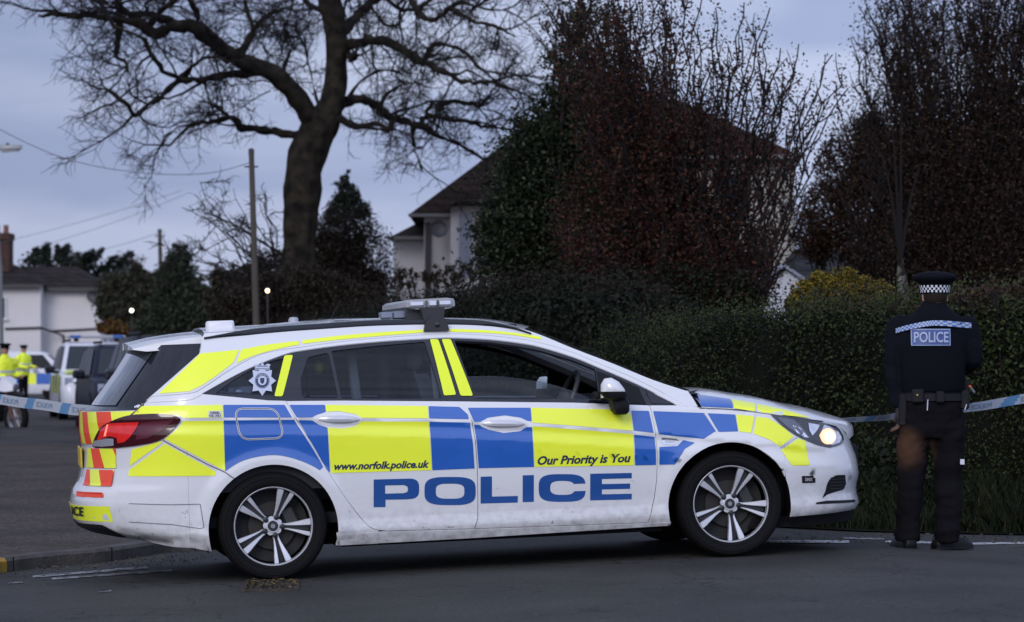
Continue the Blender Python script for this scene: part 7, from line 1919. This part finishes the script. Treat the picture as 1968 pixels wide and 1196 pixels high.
kit('key_clip', oxp(1776), -.168, .90, .008, .008, .07, CHR, .05); kit('cuff_link', oxp(1852), -.09, oz(784), .010, .01, .04, CHR, .3)
tgm = MB(); tgm.box((oxp(1841), -.105, oz(893)), (oxp(1849), -.098, oz(883))); tgm.build('leg_patch', mat('white_patch', (.6, .6, .65), .5), tr, False)
# shoulder radio / collar flap
for sx in (-1, 1):
    ep = MB(); ep.box((sx*.175-.045, -.05, 1.432), (sx*.175+.045, .05, 1.450), bev=.008); ep.build('epaulette', NVY, jk)

# ---- distant officers in hi-vis jackets
def far_person(px, D, zb, scale, label, face, arm_fwd=True, bike=False):
    rt = thing('person', (hx(px, D), D, zb), label, 'person', 'officers in yellow jackets'); rt.rotation_euler = (0, 0, face); rt.scale = (scale,)*3
    b = MB(); b.loft([ell((0, 0, 1.42), .05, .05), ell((0, .0, 1.50), .055, .055), ell((0, .01, 1.54), .062, .075), ell((0, .015, 1.60), .072, .09), ell((0, .015, 1.67), .066, .085), ell((0, .015, 1.72), .03, .04)])
    for sx in (-1, 1): b.ball((sx*.073, .0, 1.60), (.012, .02, .03), 8)
    b.loft([[(x, .10+o, 1.585+z_) for x, z_ in ((-.012, -.012), (.012, -.012), (.005, .03), (-.005, .03))] for o in (0, .016)])
    for sx in (-1, 1): b.ball((sx*.028, .092, 1.625), (.012, .008, .008), 8)
    bd = b.build('body', SKIN, rt)
    hm = MB(); hand(hm, Vector((-.16, .40, 1.06)), Vector((.5, 1, .1)), Vector((0, 0, 1)), 1, .8); hand(hm, Vector((.16, .40, 1.06)), Vector((-.5, 1, .1)), Vector((0, 0, 1)), 1, .8); hm.build('hands', SKIN, bd)
    c_ = MB(); c_.loft([ell((0, .015, 1.64), .085, .10), ell((0, .015, 1.70), .090, .108), ell((0, .015, 1.712), .125, .145), ell((0, .015, 1.735), .130, .15), ell((0, .015, 1.755), .07, .08)]); c_.loft([ell((0, .12, 1.645), .07, .03), ell((0, .15, 1.635), .06, .035)]); c_.build('cap', NVY, rt)
    j = MB(); j.loft([ell((0, 0, .80), .20, .145, 20), ell((0, 0, .86), .215, .155, 20, 2.3), ell((0, 0, 1.1), .215, .155, 20, 2.4), ell((0, 0, 1.32), .225, .15, 20, 2.4), ell((0, 0, 1.42), .18, .115, 20), ell((0, 0, 1.49), .08, .07, 20), ell((0, 0, 1.52), .07, .07, 20)])
    for sx in (-1, 1): limb(j, [(sx*.17, 0, 1.40, .075), (sx*.24, .0, 1.34, .078), (sx*.27, .0, 1.2, .07), (sx*.27, .05, 1.10, .066), (sx*.23, .22, 1.06, .058), (sx*.17, .36, 1.06, .05)])
    jj = remesh(j.build('jacket', HV, rt), .02, 2); folds(jj, .014, 8)
    rb = MB()
    for z_ in (.93, 1.12): rb.loft([ell((0, 0, z_), .226, .166, 20, 2.35), ell((0, 0, z_+.055), .226, .166, 20, 2.35)], cap=False)
    for sx in (-1, 1): rb.tube([(sx*.278, 0, 1.17), (sx*.276, .0, 1.22)], .077, 12, cap=False)
    rb.build('reflective_band', REF, jj)
    t = MB(); t.loft([ell((0, 0, .90), .17, .13, 20), ell((0, 0, .74), .18, .13, 20)])
    for sx in (-1, 1): limb(t, [(sx*.09, 0, .82, .10), (sx*.10, 0, .6, .09), (sx*.105, .01, .4, .075), (sx*.11, 0, .08, .07)])
    remesh(t.build('trousers', TRS, rt), .02, 2)
    for sx in (-1, 1): boot(sx*.11, .02, 0, rt)
    return rt
far_person(45, 94, .02, 1.03, 'officer in yellow jacket and flat cap standing in front of the white van', math.radians(-125))
far_person(9, 62, -.10, 1.0, 'officer in yellow jacket cut off by the left edge, behind the motorcycle', math.radians(-140))
